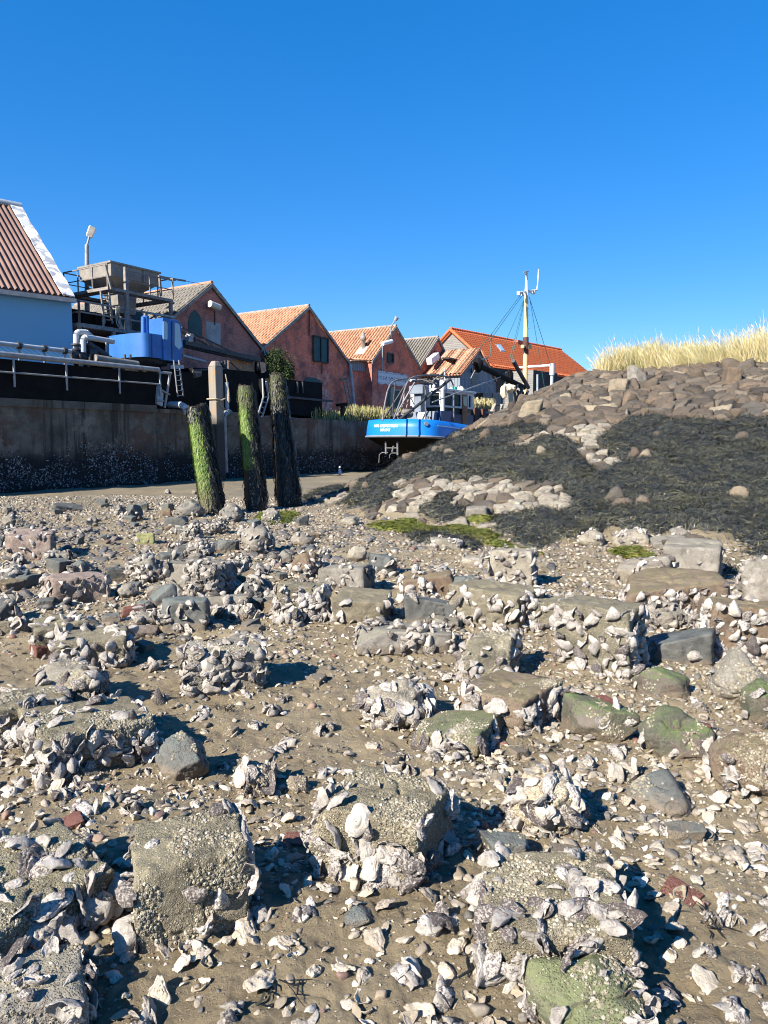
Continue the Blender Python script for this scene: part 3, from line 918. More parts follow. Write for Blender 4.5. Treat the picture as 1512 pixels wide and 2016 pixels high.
g_r = at_plane(971, 722, R0, DU)     # right foot of the gable
half = (g_r - R0) @ -DV
e_z = g_r[2]
Lr = (at_plane(1104, 704, R0, DV) - R0) @ DU
Le = (at_plane(1139, 742, g_r, DV) - g_r) @ DU
Lb = max(Lr, Le)
barn = thing('long_barn', 'long timber barn with bright orange tiled roof, skylight and two brick chimneys', 'barn', np.array([g_r[0], g_r[1], 2.7]))
m = MB()
low = lambda p: np.array([p[0], p[1], 2.4])
gl = R0 + DV * half
gl[2] = e_z
gr = R0 - DV * half
gr[2] = e_z
m.add([low(gl), low(gr), gr, R0, gl] + [p + DU * Lb for p in (low(gl), low(gr), gr, R0, gl)], [(0, 1, 2, 3, 4), (9, 8, 7, 6, 5), (0, 4, 9, 5), (1, 6, 7, 2)])
m.build('wall', MAT['planks_grey'], barn)
up = EZ * 0.12
for s_, e in ((1, gr), (-1, gl)):
    e2 = e - DV * 0.2 * s_ - EZ * 0.12
    V, F = tiled(e2 - DU * 0.25 + up, e2 + DU * Lb + up, R0 - DU * 0.25 + up, R0 + DU * Lb + up, 0.30, 0.045, 0.40, 0.05)
    rf = put('roof', V, F, MAT['tile_bright'], barn)
    if s_ == 1: rf1 = rf
ridge_cap(R0 - DU * 0.25 + up * 1.8, R0 + DU * Lb + up * 1.8, 0.17, MAT['tile_bright'], rf1)
m = MB()
for e in (gr, gl):
    m.bar(e - DU * 0.3 - EZ * 0.15 + up, R0 - DU * 0.3 + up, 0.16, 6)
m.build('verge_tiles', MAT['tile_bright'], barn)
MB().plate([gr + DV * -0.03 + DU * 0.02 - EZ * 0.1, gr + DV * -0.03 + DU * (Lb - 0.02) - EZ * 0.1, low(gr) - DV * 0.03 + DU * (Lb - 0.02), low(gr) - DV * 0.03 + DU * 0.02], -DV, 0.02).build('shaded_boards', MAT['planks_dark'], barn)  # dark boards, with the blue shade of this side put into their colour
rn = np.cross(DU, R0 - gr); rn /= np.linalg.norm(rn); rn = rn if rn[2] > 0 else -rn
sd = (R0 - gr); sd /= np.linalg.norm(sd)
pr = lambda px, py: at_plane(px, py, R0 + up, rn)
sk = [pr(974, 680) + rn * 0.14, pr(984, 680) + rn * 0.14, pr(994, 694) + rn * 0.14, pr(985, 694) + rn * 0.14]
so = MB().plate(sk, rn, 0.16).build('skylight', MAT['zinc'], barn)
cen = sum(sk) / 4
MB().plate([cen + (p - cen) * 0.72 + rn * 0.03 for p in sk], rn, 0.03).build('pane', MAT['cab_glass'], so)
for px, py0, py1, wd in ((1018, 690, 672, 0.85), (1106, 712, 698, 0.55)):
    c = at_plane(px, py0, R0, DV)
    h = at_plane(px, py1, R0, DV)[2]
    m = MB()
    for (z0, z1, k) in ((c[2] - 1.2, h - 0.25, 1.0), (h - 0.25, h, 1.18)):
        pts = []
        for z in (z0, z1):
            for a, b in ((-1, -1), (1, -1), (1, 1), (-1, 1)):
                q = c + DU * a * wd * k + DV * b * wd * 0.7 * k
                pts.append((q[0], q[1], z))
        m.hexa(pts)
    m.build('chimney', MAT['brick_plain'], barn)
# annex of the barn
VA = 27.0
uA0, zA0 = uz(972, 733, VA)
A1 = at_plane(1050, 728, g_r - DV * 3.2, DV)
A0 = at_plane(972, 731, A1, DU)
A2 = at_plane(1084, 733, A1, DV)
annex = thing('board_annex', 'flat roofed annex of grey boards with a white gutter in front of the orange barn', 'shed', low(A1))
m = MB()
tz = A1[2]
ring = [A0, A1, A1 + DU * 4.5, A0 + DU * 4.5]
m.add([np.array([p[0], p[1], 2.4]) for p in ring] + [np.array([p[0], p[1], tz]) for p in ring], [(0, 1, 5, 4), (1, 2, 6, 5), (2, 3, 7, 6), (3, 0, 4, 7), (4, 5, 6, 7)])
m.build('wall', MAT['planks_grey'], annex)
MB().plate([np.array([*(A1 - DV * 0.02)[:2], tz - 0.05]), np.array([*(A1 + DU * 4.5 - DV * 0.02)[:2], tz - 0.05]), np.array([*(A1 + DU * 4.5 - DV * 0.02)[:2], 2.4]), np.array([*(A1 - DV * 0.02)[:2], 2.4])], -DV, 0.015).build('shaded_side', MAT['planks_dark'], annex)  # shade of the annex side painted as darker boards over the grey ones
ga, gb = at_plane(998, 725, A1 - DU * 0.3, DU), None
gd = at_plane(1087, 719, A1 - DV * 0.6, DV)
m = MB().bar(at_plane(998, 725, gd + DV * 5, DV), gd, 0.11, 8)
m.build('gutter_pipe', MAT['white_paint'], annex)
m = MB().bar(gd + EZ * 0.15, gd - EZ * 0.9, 0.24, 10).bar(gd - EZ * 0.8, np.array([gd[0], gd[1], 2.4]), 0.15, 10)
m.build('downpipe', MAT['pipe_white'], annex)
MB().bar(at_plane(1058, 737, A1 - DV * 0.2, DV), at_plane(1058, 788, A1 - DV * 0.2, DV), 0.1, 6).build('downpipe', MAT['zinc'], annex)

# landing stage with stairs at the end of the barn
g0 = at_y(1143, 741, 60)
st = thing('landing_stage', 'small grey landing stage with white rail and steps beyond the dike shoulder', 'landing stage', np.array([g0[0], g0[1], 2.7]))
P60 = lambda px, py, y=60: at_y(px, py, y)
MB().bar(P60(1140, 738), P60(1200, 735), 0.14, 6).build('rail', MAT['white_paint'], st)
m = MB()
for px in (1142, 1152, 1165, 1178): m.bar(P60(px, 737), P60(px, 775), 0.12, 4)
m.bar(P60(1142, 746), P60(1160, 746), 0.12, 4).bar(P60(1150, 741), P60(1164, 762), 0.1, 4).bar(P60(1142, 751), P60(1160, 752), 0.16, 4)
m.build('frame', MAT['galvanised'], st)
m = MB()
for i in range(6): m.bar(P60(1160 + i * 4, 741 + i * 1.2, 61), P60(1180 + i * 4, 739 + i * 1.5, 61), 0.06, 4)
m.build('slats', MAT['grey_timber'], st)

# ------------------------------------------------------------------ quay
VQ = 22.5
uQ, _ = uz(306, 800, VQ)
_, zQL = uz(0, 783, VQ)
_, zQR = uz(640, 826, VQ + 0.2)
qw = thing('quay_wall', 'tall stained concrete quay wall with mussel-covered foot at the left', 'quay wall', W(12, VQ, 0))
MB().box(-30, uQ, VQ, VQ + 1.2, -1, zQL - 0.25).build('wall', MAT['quay_concrete'], qw)
MB().box(-30, uQ + 0.02, VQ - 0.06, VQ + 1.3, zQL - 0.25, zQL).build('cap', MAT['quay_cap'], qw)
qr = thing('quay_wall', 'lower grey concrete quay wall running behind the three posts to the boat', 'quay wall', W(26, VQ, 0))
MB().box(uQ + 0.02, 44.0, VQ + 0.2, VQ + 1.4, -1, zQR).build('wall', MAT['quay_concrete'], qr)
MB().box(uQ + 0.02, 23.0, VQ + 0.14, VQ + 1.0, zQR, zQR + 0.16).build('cap', MAT['quay_cap'], qr)
uB = [uz(x, 830, VQ)[0] for x in (306, 322)]
MB().box(uQ - 0.05, uB[1], VQ + 0.02, VQ + 0.2, -0.5, 1.9).build('buttress', MAT['quay_concrete'], qr)
sp = thing('sheet_pile_wall', 'rusty brown sheet pile quay behind the boat wheelhouse', 'quay wall', W(50, VQ, 0))
m = MB()
_, zSP = uz(945, 804, VQ)
for i in range(40):
    u = 44.0 + i * 0.6
    dv = 0.18 * (i % 2)
    m.box(u, u + 0.6, VQ + 0.1 + dv, VQ + 1.2, -1, zSP)
m.build('wall', MAT['rust_brown'], sp)
# land behind the quay
m = MB()
m.add([W(-60, VQ + 1.0, 2.58), W(200, VQ + 1.0, 2.58), W(400, 600, 2.58), W(-300, 600, 2.58)], [(0, 1, 2, 3)])
tag(m.build('quay_ground', MAT['quay_top'], None, (0, 0, 0)), kind='structure')

# black steel parapet + railing on the quay
_, zRail = uz(0, 697, VQ - 0.15)
u310, zR2 = uz(312, 728, VQ - 0.15)
pp = thing('steel_parapet', 'black steel parapet along the top of the concrete quay, carrying a grey rail', 'parapet', W(12, VQ, zQL))
MB().box(-30, u310 - 0.1, VQ - 0.02, VQ + 0.35, zQL, zRail - 0.12).build('panel', MAT['black_steel'], pp)
m = MB()
m.bar(W(-30, VQ - 0.16, zRail), W(u310, VQ - 0.16, zRail), 0.085, 10)
m.build('top_rail', MAT['galvanised'], pp)
um, zM = uz(28, 734, VQ - 0.16)
MB().bar(W(-30, VQ - 0.16, zM), W(u310 + 0.1, VQ - 0.16, zM), 0.03, 6).build('mid_rail', MAT['galvanised'], pp)
_, zPb = uz(28, 762, VQ - 0.16)
u0p = [uz(x, 740, VQ - 0.16)[0] for x in (28, 131, 235, 315)]
dp = u0p[1] - u0p[0]
for u in [u0p[0] - 2 * dp, u0p[0] - dp] + u0p:
    MB().bar(W(u, VQ - 0.16, zRail), W(u, VQ - 0.16, zPb), 0.038, 6).build('rail_post', MAT['galvanised'], pp)
m = MB().bar(at_v(312, 733, VQ - 0.16), at_v(337, 735, VQ - 0.16), 0.05).bar(at_v(335, 735, VQ - 0.16), at_v(324, 803, VQ), 0.05).bar(at_v(318, 768, VQ - 0.16), at_v(334, 777, VQ - 0.1), 0.035).bar(at_v(308, 789, VQ - 0.1), at_v(322, 789, VQ - 0.1), 0.04)
m.build('end_brace', MAT['galvanised'], pp)
m = MB().plate([at_v(x, y, VQ - 0.1) for x, y in ((309, 795), (320, 800), (322, 775), (316, 757), (311, 760))], -EV, 0.1)
m.build('sheet_offcut', MAT['zinc'], pp)

# pipes and pump manifold
wp = thing('water_pipe', 'long pale water pipe lying along the foot of the blue building', 'pipe', at_v(60, 684, VQ + 0.9))
pl0, pl1 = at_v(0, 676, VQ + 0.9), at_v(140, 692, VQ + 0.9)
pdir = (pl1 - pl0) / np.linalg.norm(pl1 - pl0)
MB().bar(pl0 - pdir * 8, pl1, 0.075, 10).build('pipe', MAT['pipe_white'], wp)
for k in (0.25, 0.6, 0.9):
    c = pl0 + (pl1 - pl0) * k
    MB().bar(c - pdir * 0.06, c + pdir * 0.06, 0.12, 10).build('flange', MAT['dark_gear'], wp)
    MB().bar(c, c - EZ * 0.8, 0.04, 4).build('support', MAT['galvanised'], wp)
Z2 = lambda x, y, v: at_v(100 + x / 5.04, 430 + y / 5.04, v)
pm = thing('pump_manifold', 'pump manifold of pale bent pipes and dark valves beside the blue crane', 'pump', Z2(280, 1380, 23.6))
MB().tube([Z2(252, 1320, 23.7), Z2(252, 1150, 23.7), Z2(268, 1128, 23.7), Z2(350, 1130, 23.7), Z2(420, 1190, 23.8), Z2(620, 1222, 23.9)], 0.10, 10).build('pipe', MAT['pipe_white'], pm)
MB().tube([Z2(320, 1330, 23.4), Z2(320, 1205, 23.4), Z2(338, 1180, 23.4), Z2(430, 1192, 23.6)], 0.10, 10).build('pipe', MAT['pipe_white'], pm)
m = MB()
for x, y in ((252, 1255), (252, 1300), (320, 1245), (320, 1310)):
    m.bar(Z2(x, y - 8, 23.55), Z2(x, y + 8, 23.55), 0.17, 10)
for x0, y0, x1, y1, r in ((200, 1330, 600, 1390, 0.10), (360, 1240, 560, 1370, 0.12), (205, 1355, 420, 1385, 0.14), (360, 1330, 440, 1345, 0.2)):
    m.bar(Z2(x0, y0, 23.5), Z2(x1, y1, 23.5), r, 8)
m.build('valve_block', MAT['dark_gear'], pm)
MB().tube([Z2(440, 1385, 23.2), Z2(860, 1450, 23.2)], 0.13, 10).build('hose', MAT['hopper_steel'], pm)
MB().tube([Z2(550, 1230, 23.6), Z2(550, 1350, 23.6)], 0.04, 6).build('support', MAT['galvanised'], pm)
m = MB()
for x in (292, 388, 735, 790): m.bar(Z2(x, 1350, 23.3), Z2(x, 1410, 23.3), 0.045, 6)
m.build('legs', MAT['dark_gear'], pm)

# ------------------------------------------------------------------ blue building
DB = np.array([math.sin(R_(48)), math.cos(R_(48)), 0])
NB = np.array([-math.cos(R_(48)), math.sin(R_(48)), 0])
CB = at_y(140, 580, 29.5)
RB = CB + NB * 5.85
rd_ = ray(48, 412)
t_ = ((RB - CAM) @ NB) / (rd_ @ NB)
RBr = CAM + rd_ * t_
RB = RB * [1, 1, 0] + EZ * RBr[2]
bb = thing('blue_building', 'blue clad building with brown corrugated roof and flaking white verge at the far left', 'building', CB * [1, 1, 0] + EZ * 2.6)
m = MB()
b0, b1 = CB * [1, 1, 0] + EZ * 2.5, CB - EZ * 0.12
L = 17.5
g2 = CB + NB * 11.7
f = [b0, b1, RB - EZ * 0.12, g2 - EZ * 0.12, g2 * [1, 1, 0] + EZ * 2.5]
g = [p - DB * L for p in f]
m.add(f + g, [(0, 1, 2, 3, 4), (9, 8, 7, 6, 5), (0, 5, 6, 1), (3, 8, 9, 4)])
m.build('wall', MAT['blue_cladding'], bb)
for e in (CB, g2):
    dn = (e - RB) / np.linalg.norm(e - RB)
    V, F = tiled(e + dn * 0.25, e + dn * 0.25 - DB * L, RB, RB - DB * L, 0.22, 0.062, 1, 0, 0.1, 'sin')
    rf = put('roof', V, F, MAT['corrugated_brown'], bb)
    if e is CB: rf0 = rf
dn = (CB - RB) / np.linalg.norm(CB - RB)
rnb = np.cross(DB, dn); rnb = rnb if rnb[2] > 0 else -rnb
o1 = rnb * 0.13
m = MB()
n = 14
pts = []
for i in range(n + 1):
    a = RB + (CB + dn * 0.3 - RB) * i / n
    pts.append((a + DB * 0.04 + o1 * (1 + 0.25 * math.sin(i * 1.7)), a - DB * 0.42 + o1 * (1.0 + 0.2 * math.sin(i * 2.3 + 1))))
for (a, b), (c, d) in zip(pts[:-1], pts[1:]):
    m.hexa([a - rnb * 0.05, b - rnb * 0.05, d - rnb * 0.05, c - rnb * 0.05, a, b, d, c])
m.build('verge_flashing', MAT['flaking_white'], bb)
MB().bar(RB + DB * 0.05 + rnb * 0.1, RB - DB * L + rnb * 0.1, 0.15, 8).build('ridge_cap', MAT['zinc'], bb)
e = CB + dn * 0.32
MB().hexa([e + DB * 0.06 - EZ * 0.16, e - DB * L - EZ * 0.16, e - DB * L - EZ * 0.16 - NB * 0.12, e + DB * 0.06 - EZ * 0.16 - NB * 0.12, e + DB * 0.06, e - DB * L, e - DB * L - NB * 0.12, e + DB * 0.06 - NB * 0.12]).build('gutter', MAT['galvanised'], bb)

# ------------------------------------------------------------------ lamp posts
lp = thing('lamp_post', 'tall grey lamp post with square lamp head behind the hopper', 'lamp post', np.array([*at_y(172, 600, 34)[:2], 2.6]))
Y34 = lambda px, py: at_y(px, py, 34)
MB().bar(Y34(172, 700), Y34(171, 482), 0.13, 8, 0.09).build('pole', MAT['galvanised'], lp)
MB().bar(Y34(171, 484), Y34(176, 466), 0.05, 6).build('arm', MAT['galvanised'], lp)
a, b = Y34(174.5, 467), Y34(182, 449)
ax = (b - a) / np.linalg.norm(b - a)
sd2 = np.array([1.0, 0.3, 0]); sd2 -= ax * (sd2 @ ax); sd2 /= np.linalg.norm(sd2)
n2 = np.cross(ax, sd2); n2 = n2 if n2[1] > 0 else -n2
k = [(0, 0.10), (0.1, 0.14), (0.9, 0.165), (1, 0.14)]
L_ = np.linalg.norm(b - a) * 1.15
poly = [a + ax * L_ * t + sd2 * w for t, w in k] + [a + ax * L_ * t - sd2 * w for t, w in k[::-1]]
lh = MB().plate(poly, -n2, 0.16).build('lamp_head', MAT['white_paint'], lp, bevel=0.03)
MB().plate([a + ax * L_ * t + sd2 * w * 0.75 - n2 * 0.012 for t, w in k] + [a + ax * L_ * t - sd2 * w * 0.75 - n2 * 0.012 for t, w in k[::-1]], -n2, 0.02).build('lens', MAT['lens'], lh)

# ------------------------------------------------------------------ hopper on steel staging
VH = 26.8
VWK = 26.3
uh0, zh0 = uz(218, 517, VH)
uh1, _ = uz(312, 532, VH)
vh1 = VH + 2.09
_, zhb = uz(218, 542, VH)
_, zd = uz(226, 567, VH - 0.45)
uw0, zw = uz(157, 635, VWK)
uw1, zwr = uz(356, 627, VWK)
hp = thing('hopper_tower', 'grey steel hopper on a rusty railed staging above the pump', 'hopper', W(uh0 + 1, VH + 1, 2.6))
m = MB()


def frustum(m, r0, z0, r1, z1):
    a = [W(u, v, z0) for u, v in ((r0[0], r0[2]), (r0[1], r0[2]), (r0[1], r0[3]), (r0[0], r0[3]))]
    b = [W(u, v, z1) for u, v in ((r1[0], r1[2]), (r1[1], r1[2]), (r1[1], r1[3]), (r1[0], r1[3]))]
    return m.hexa(a + b)


_, zc0 = uz(250, 583, VH + 1)
_, zc1 = uz(250, 603, VH + 1)
frustum(m, (uh0, uh1, VH, vh1), zhb, (uh0 - 0.02, uh1 + 0.02, VH - 0.02, vh1 + 0.02), zh0)
mu, mv = (uh0 + uh1) / 2, (VH + vh1) / 2
frustum(m, (mu - 0.5, mu + 0.5, mv - 0.45, mv + 0.45), zc0, (uh0 + 0.04, uh1 - 0.04, VH + 0.04, vh1 - 0.04), zhb)
frustum(m, (mu - 0.42, mu + 0.42, mv - 0.4, mv + 0.4), zc1 - 0.4, (mu - 0.5, mu + 0.5, mv - 0.45, mv + 0.45), zc0)
ho = m.build('hopper', MAT['hopper_steel'], hp)
m = MB()
m.box(uh0 - 0.08, uh1 + 0.08, VH - 0.08, vh1 + 0.08, zh0, zh0 + 0.07)
for f_ in (0.33, 0.66):
    u = uh0 + (uh1 - uh0) * f_
    m.box(u - 0.03, u + 0.03, VH - 0.08, VH - 0.03, zhb, zh0)
m.build('rim', MAT['hopper_steel'], ho)
du0, du1, dv0, dv1 = uh0 - 0.55, uh1 + 0.35, VH - 0.5, vh1 + 0.4
m = MB()
for (a0, a1, c0, c1) in ((du0, du1, dv0, VH - 0.02), (du0, du1, vh1 + 0.02, dv1), (du0, uh0 - 0.05, VH - 0.02, vh1 + 0.02), (uh1 + 0.05, du1, VH - 0.02, vh1 + 0.02)):
    m.box(a0, a1, c0, c1, zd - 0.12, zd)
m.build('platform', MAT['rusty_frame'], hp)


def railing(parent, pts, h, mid=True, every=1.0, r=0.035, mat='rusty_frame'):
    m = MB()
    for p, q in zip(pts[:-1], pts[1:]):
        m.bar(p + EZ * h, q + EZ * h, r, 4)
        if mid: m.bar(p + EZ * h * 0.5, q + EZ * h * 0.5, r * 0.8, 4)
        n = max(1, int(round(np.linalg.norm(q - p) / every)))
        for i in range(n + 1):
            c = p + (q - p) * i / n
            m.bar(c, c + EZ * (h + 0.02), r, 4)
    return m.build('railing', MAT[mat], parent)


railing(hp, [W(du1, dv0 + 0.03, zd), W(du0 + 0.9, dv0 + 0.03, zd)], 0.82, True, 1.0, 0.032)
railing(hp, [W(du0 + 0.03, dv0 + 0.05, zd), W(du0 + 0.03, dv1, zd), W(du1, dv1, zd), W(du1, dv0, zd)], 0.9, True, 1.1, 0.032)
m = MB().bar(Z2(540, 460, 26.2), Z2(600, 700, 26.2), 0.05, 4)
m.build('loose_plank', MAT['grey_timber'], hp)
for (u, v, r) in ((du0 + 0.95, dv0 + 0.08, 0.1), (du1 - 0.08, dv0 + 0.08, 0.09), (du0 + 0.08, dv1 - 0.08, 0.09), (du1 - 0.08, dv1 - 0.08, 0.09)):
    MB().bar(W(u, v, 2.6), W(u, v, zd + (0.95 if r == 0.1 else -0.1)), r, 4).build('leg', MAT['rusty_frame'], hp)
# jib arm sticking out to the right
m = MB().bar(at_v(312, 544, 26.5), at_v(345, 551, 26.5), 0.06, 4).bar(at_v(325, 546.5, 26.5), at_v(365, 553, 26.5), 0.05, 4)
m.bar(at_v(314, 545, 26.5), at_v(317, 583, 26.5), 0.06, 4)
m.build('jib_arm', MAT['rusty_frame'], hp)
MB().tube([at_v(365, 553, 26.5), at_v(402, 561, 27.2)], 0.012, 4).build('cable', MAT['black_steel'], hp)

# lower walkway
wk = thing('steel_walkway', 'rusty steel walkway with railings and ladder under the hopper', 'walkway', W(uw0, VWK, zw - 3))
uw2, _ = uz(290, 650, VWK)
MB().box(uw0 - 0.05, uw2, VWK, VWK + 2.0, zw - 0.16, zw).build('deck', MAT['rusty_frame'], wk)
hgt = zwr - zw
railing(wk, [W(uw0, VWK + 0.02, zw), W(uw2, VWK + 0.02, zw)], hgt, True, 1.25, 0.05)
railing(wk, [W(uw0, VWK + 0.02, zw), W(uw0, VWK + 1.9, zw)], hgt, True, 1.2, 0.05)
m = MB().bar(W(uw2, VWK + 0.02, zwr), W(uw1 - 0.3, VWK + 0.02, zwr), 0.06, 4).bar(W(uw2 + 0.5, VWK + 0.02, zwr), W(uw2 + 0.5, VWK + 0.02, zw - 0.3), 0.05, 4)
m.build('rail_extension', MAT['galvanised'], wk)
m = MB()
la, lb, lc, ld = Z2(495, 722, VWK + 0.15), Z2(535, 1040, VWK + 0.1), Z2(578, 735, VWK + 0.15), Z2(612, 1045, VWK + 0.1)
m.bar(la, lb, 0.045, 4).bar(lc, ld, 0.045, 4)
for i in range(1, 9):
    m.bar(la + (lb - la) * i / 9, lc + (ld - lc) * i / 9, 0.028, 4)
m.build('ladder', MAT['rusty_frame'], wk)
for u in (uw0 + 0.05, (uw0 + uw2) / 2, uw2 - 0.1):
    for v in (VWK + 0.1, VWK + 1.9):
        MB().bar(W(u, v, 2.6), W(u, v, zw - 0.1), 0.09, 4).build('leg', MAT['rusty_frame'], wk)
m = MB()
r2 = np.random.default_rng(4)
for i in range(5):
    c = Z2(650 + i * 9, 870, VWK - 0.1)
    m.tube([c, c - EZ * 0.35 + EU * 0.05 * r2.normal(), c - EZ * 0.7 + EU * 0.1 * r2.normal(), c - EZ * 0.9 + EU * 0.15], 0.02, 4)
m.build('rope_coil', MAT['rope'], wk)
# dark silo box below the walkway
sb = thing('steel_bunker', 'black steel bunker in the shadow beneath the rusty walkway', 'bunker', W(uw0 + 1, 29, 2.6))
m = MB().box(uw0 + 0.3, uw2 + 0.2, 28.4, 30.2, 2.6, zw + 0.9)
m.build('bin', MAT['black_steel'], sb)
m = MB()
for i in range(5):
    u = uw0 + 0.35 + i * 0.6
    m.box(u, u + 0.08, 28.32, 28.4, 2.6, zw + 0.9)
m.build('stiffeners', MAT['black_steel'], sb)

# ------------------------------------------------------------------ blue crane
VC = 23.8
uc0, zc_t = uz(295, 656, VC)
_, zc_b = uz(295, 703, VC)
uc1, _ = uz(362, 705, VC)
vcb = VC + 2.4
cr = thing('crawler_crane', 'blue lattice boom crane with rounded tail and glazed cab on the quay', 'crane', W(uc0 + 0.8, VC + 1.2, zQL))
m = MB()
nseg = 16
mid = (VC + vcb) / 2
arc = [(uc0 - 0.42 * math.sin(math.pi * i / nseg) ** 0.55, mid - 1.2 * math.cos(math.pi * i / nseg)) for i in range(nseg + 1)]
out = arc + [(uc1 - 0.55, vcb), (uc1 - 0.55, VC)]
n = len(out)
pts = [W(u, v, z) for z in (zc_b, zc_t) for u, v in out]
m.add(pts, [tuple(range(n)), tuple(range(2 * n - 1, n - 1, -1))][::-1])
m.add(pts, [(i, i + 1, n + i + 1, n + i) for i in range(nseg)], True)
m.add(pts, [(i, (i + 1) % n, n + (i + 1) % n, n + i) for i in range(nseg, n)])
body = m.build('housing', MAT['crane_blue'], cr)
MB().box(uc0 + 0.05, uc0 + 0.09, VC - 0.012, VC, zc_b + 0.03, zc_t - 0.03).build('panel_seam', MAT['boat_navy'], body)
# cab
ua, zt = uz(320, 625, VC - 0.06)
ub, _ = uz(355, 640, VC - 0.06)
uc_, zk = uz(361, 682, VC - 0.06)
ud, zb_ = uz(355, 707, VC - 0.06)
prof = [(ua, zc_b - 0.05), (ud, zc_b - 0.08), (uc_, zk), (ub + 0.02, zt - 0.12), (ub - 0.12, zt), (ua, zt)]
cab = MB().plate([W(u, VC - 0.06, z) for u, z in prof], -EV, 0.95).build('cab', MAT['crane_blue'], cr, bevel=0.02)
z_ = lambda px, py: at_v(px, py, VC - 0.075)
MB().plate([z_(x, y) for x, y in ((321.5, 667), (329, 669), (330, 665), (330, 637), (328, 634), (323, 632), (321.5, 634))], -EV, 0.02).build('window', MAT['cab_glass'], cab)
MB().plate([z_(x, y) for x, y in ((344, 680), (353, 688), (358.5, 682), (353.5, 640), (351, 637), (344, 635))], -EV, 0.02).build('window', MAT['cab_glass'], cab)
MB().bar(z_(338.5, 632), z_(339, 707), 0.02, 4).build('door_seam', MAT['boat_navy'], cab)
# pane in the cab rear stays blue; front glass
MB().plate([W(ub + 0.06, VC + 0.05, zt - 0.2), W(ub + 0.06, VC + 0.8, zt - 0.2), W(uc_ + 0.03, VC + 0.8, zk + 0.1), W(uc_ + 0.03, VC + 0.05, zk + 0.1)], EU, 0.03).build('windscreen', MAT['cab_glass'], cab)
# engine hood detail behind cab, exhaust
m = MB().bar(at_v(282, 656, VC + 0.9), at_v(282, 624, VC + 0.9), 0.09, 10).bar(at_v(288, 656, VC + 0.9), at_v(287, 622, VC + 0.9), 0.13, 10)
m.build('exhaust', MAT['crane_blue'], cr)
m = MB().lathe(W(uc0 + 0.6, VC + 1.2, zc_b), [(0.95, 0.0), (0.95, -0.18), (0.7, -0.2), (0.7, -0.55)], 16)
m.build('slewing_ring', MAT['dark_gear'], cr)
ux0, ux1 = uz(300, 740, VQ + 0.4)[0], uz(425, 740, VQ + 0.4)[0]
m = MB().box(ux0, ux1 + 0.4, VQ + 0.7, VQ + 4.2, zQL - 0.1, zc_b - 0.50)
m.build('undercarriage', MAT['black_steel'], cr)
m = MB()
c0, c1, c2, c3 = at_v(342, 709, 22.95), at_v(350, 781, 22.9), at_v(352, 709, 22.95), at_v(361, 780, 22.9)
m.bar(c0, c1, 0.03, 6).bar(c2, c3, 0.03, 6)
for i in range(1, 8): m.bar(c0 + (c1 - c0) * i / 7.2, c2 + (c3 - c2) * i / 7.2, 0.018, 6)
m.build('ladder', MAT['galvanised'], cr)
m = MB().hexa([at_v(x, y, v) for y in (726, 719) for x, v in ((336, VC - 0.35), (362, VC - 0.35), (362, VC), (336, VC))])
m.build('step_bracket', MAT['pipe_white'], cr)
# boom: two chords with lacing
b0, b1 = at_v(362, 674, VC + 0.2), at_v(511, 709, VC + 0.6)
t0, t1 = at_v(358, 644, VC + 0.2), at_v(470, 699, VC + 0.55)
boom = MB().bar(b0, b1, 0.13, 4).bar(b0 + EV * 0.5, b1 + EV * 0.5, 0.13, 4).build('boom', MAT['dark_gear'], cr)
m = MB().bar(t0, t1, 0.035, 4).bar(t0 + EV * 0.5, t1 + EV * 0.5, 0.035, 4).bar(at_v(358, 655, VC + 0.2), at_v(440, 697, VC + 0.5), 0.02, 4)
for px, py in ((372, 664), (380, 664), (417, 684), (410, 690)):
    pass
for k in (0.1, 0.18, 0.4, 0.45):
    m.bar(b0 + (b1 - b0) * k * 0.78 + EZ * 0.1, t0 + (t1 - t0) * k, 0.04, 4)
m.build('pendant', MAT['dark_gear'], boom)
m = MB().plate([at_v(x, y, VC + 0.1) for x, y in ((370, 672), (379, 673), (382, 658), (376, 656))], -EV, 0.3)
m.build('sheave_bracket', MAT['galvanised'], boom)
MB().bar(at_v(359, 700, VC + 0.4), at_v(404, 712, VC + 0.6), 0.06, 8).build('hydraulic_pipe', MAT['pipe_white'], cr)

# black steel containers on the quay
Z6 = lambda x, y, v: at_v(380 + x / 5.4, 670 + y / 5.4, v)
k1 = thing('steel_skip', 'large black steel skip with a rust-streaked back panel beside the crane', 'skip', Z6(500, 740, 23.3))
MB().plate([Z6(x, y, 23.25) for x, y in ((0, 735), (690, 790), (700, 390), (655, 335), (310, 303), (0, 290))], -EV, 1.4).build('bin', MAT['black_steel'], k1)
MB().plate([Z6(x, y, 24.9) for x, y in ((375, 420), (705, 470), (695, 200), (375, 214))], -EV, 0.08).build('back_panel', MAT['rust_sheet'], k1)
MB().bar(Z6(0, 318, 23.2), Z6(330, 300, 23.2), 0.05, 4).build('rim', MAT['dark_gear'], k1)
MB().plate([Z6(x, y, 23.2) for x, y in ((0, 405), (48, 395), (90, 380), (95, 330), (0, 325))], -EV, 0.03).build('torn_sheet', MAT['hopper_steel'], k1)
m = MB().bar(Z6(300, 235, 23.6), Z6(380, 340, 23.6), 0.07, 4).bar(Z6(345, 215, 23.6), Z6(345, 320, 23.6), 0.09, 4).bar(Z6(390, 225, 23.6), Z6(490, 320, 23.6), 0.03, 4)
m.build('strut', MAT['dark_gear'], k1)
k2 = thing('steel_skip', 'long low black steel skip in front of the red brick warehouse', 'skip', Z6(1100, 825, 23.3))
MB().plate([Z6(x, y, 23.3) for x, y in ((860, 770), (1370, 825), (1375, 452), (955, 412), (860, 400))], -EV, 1.3).build('bin', MAT['black_steel'], k2)
m = MB().bar(Z6(970, 600, 23.22), Z6(1480, 648, 23.22), 0.07, 4)
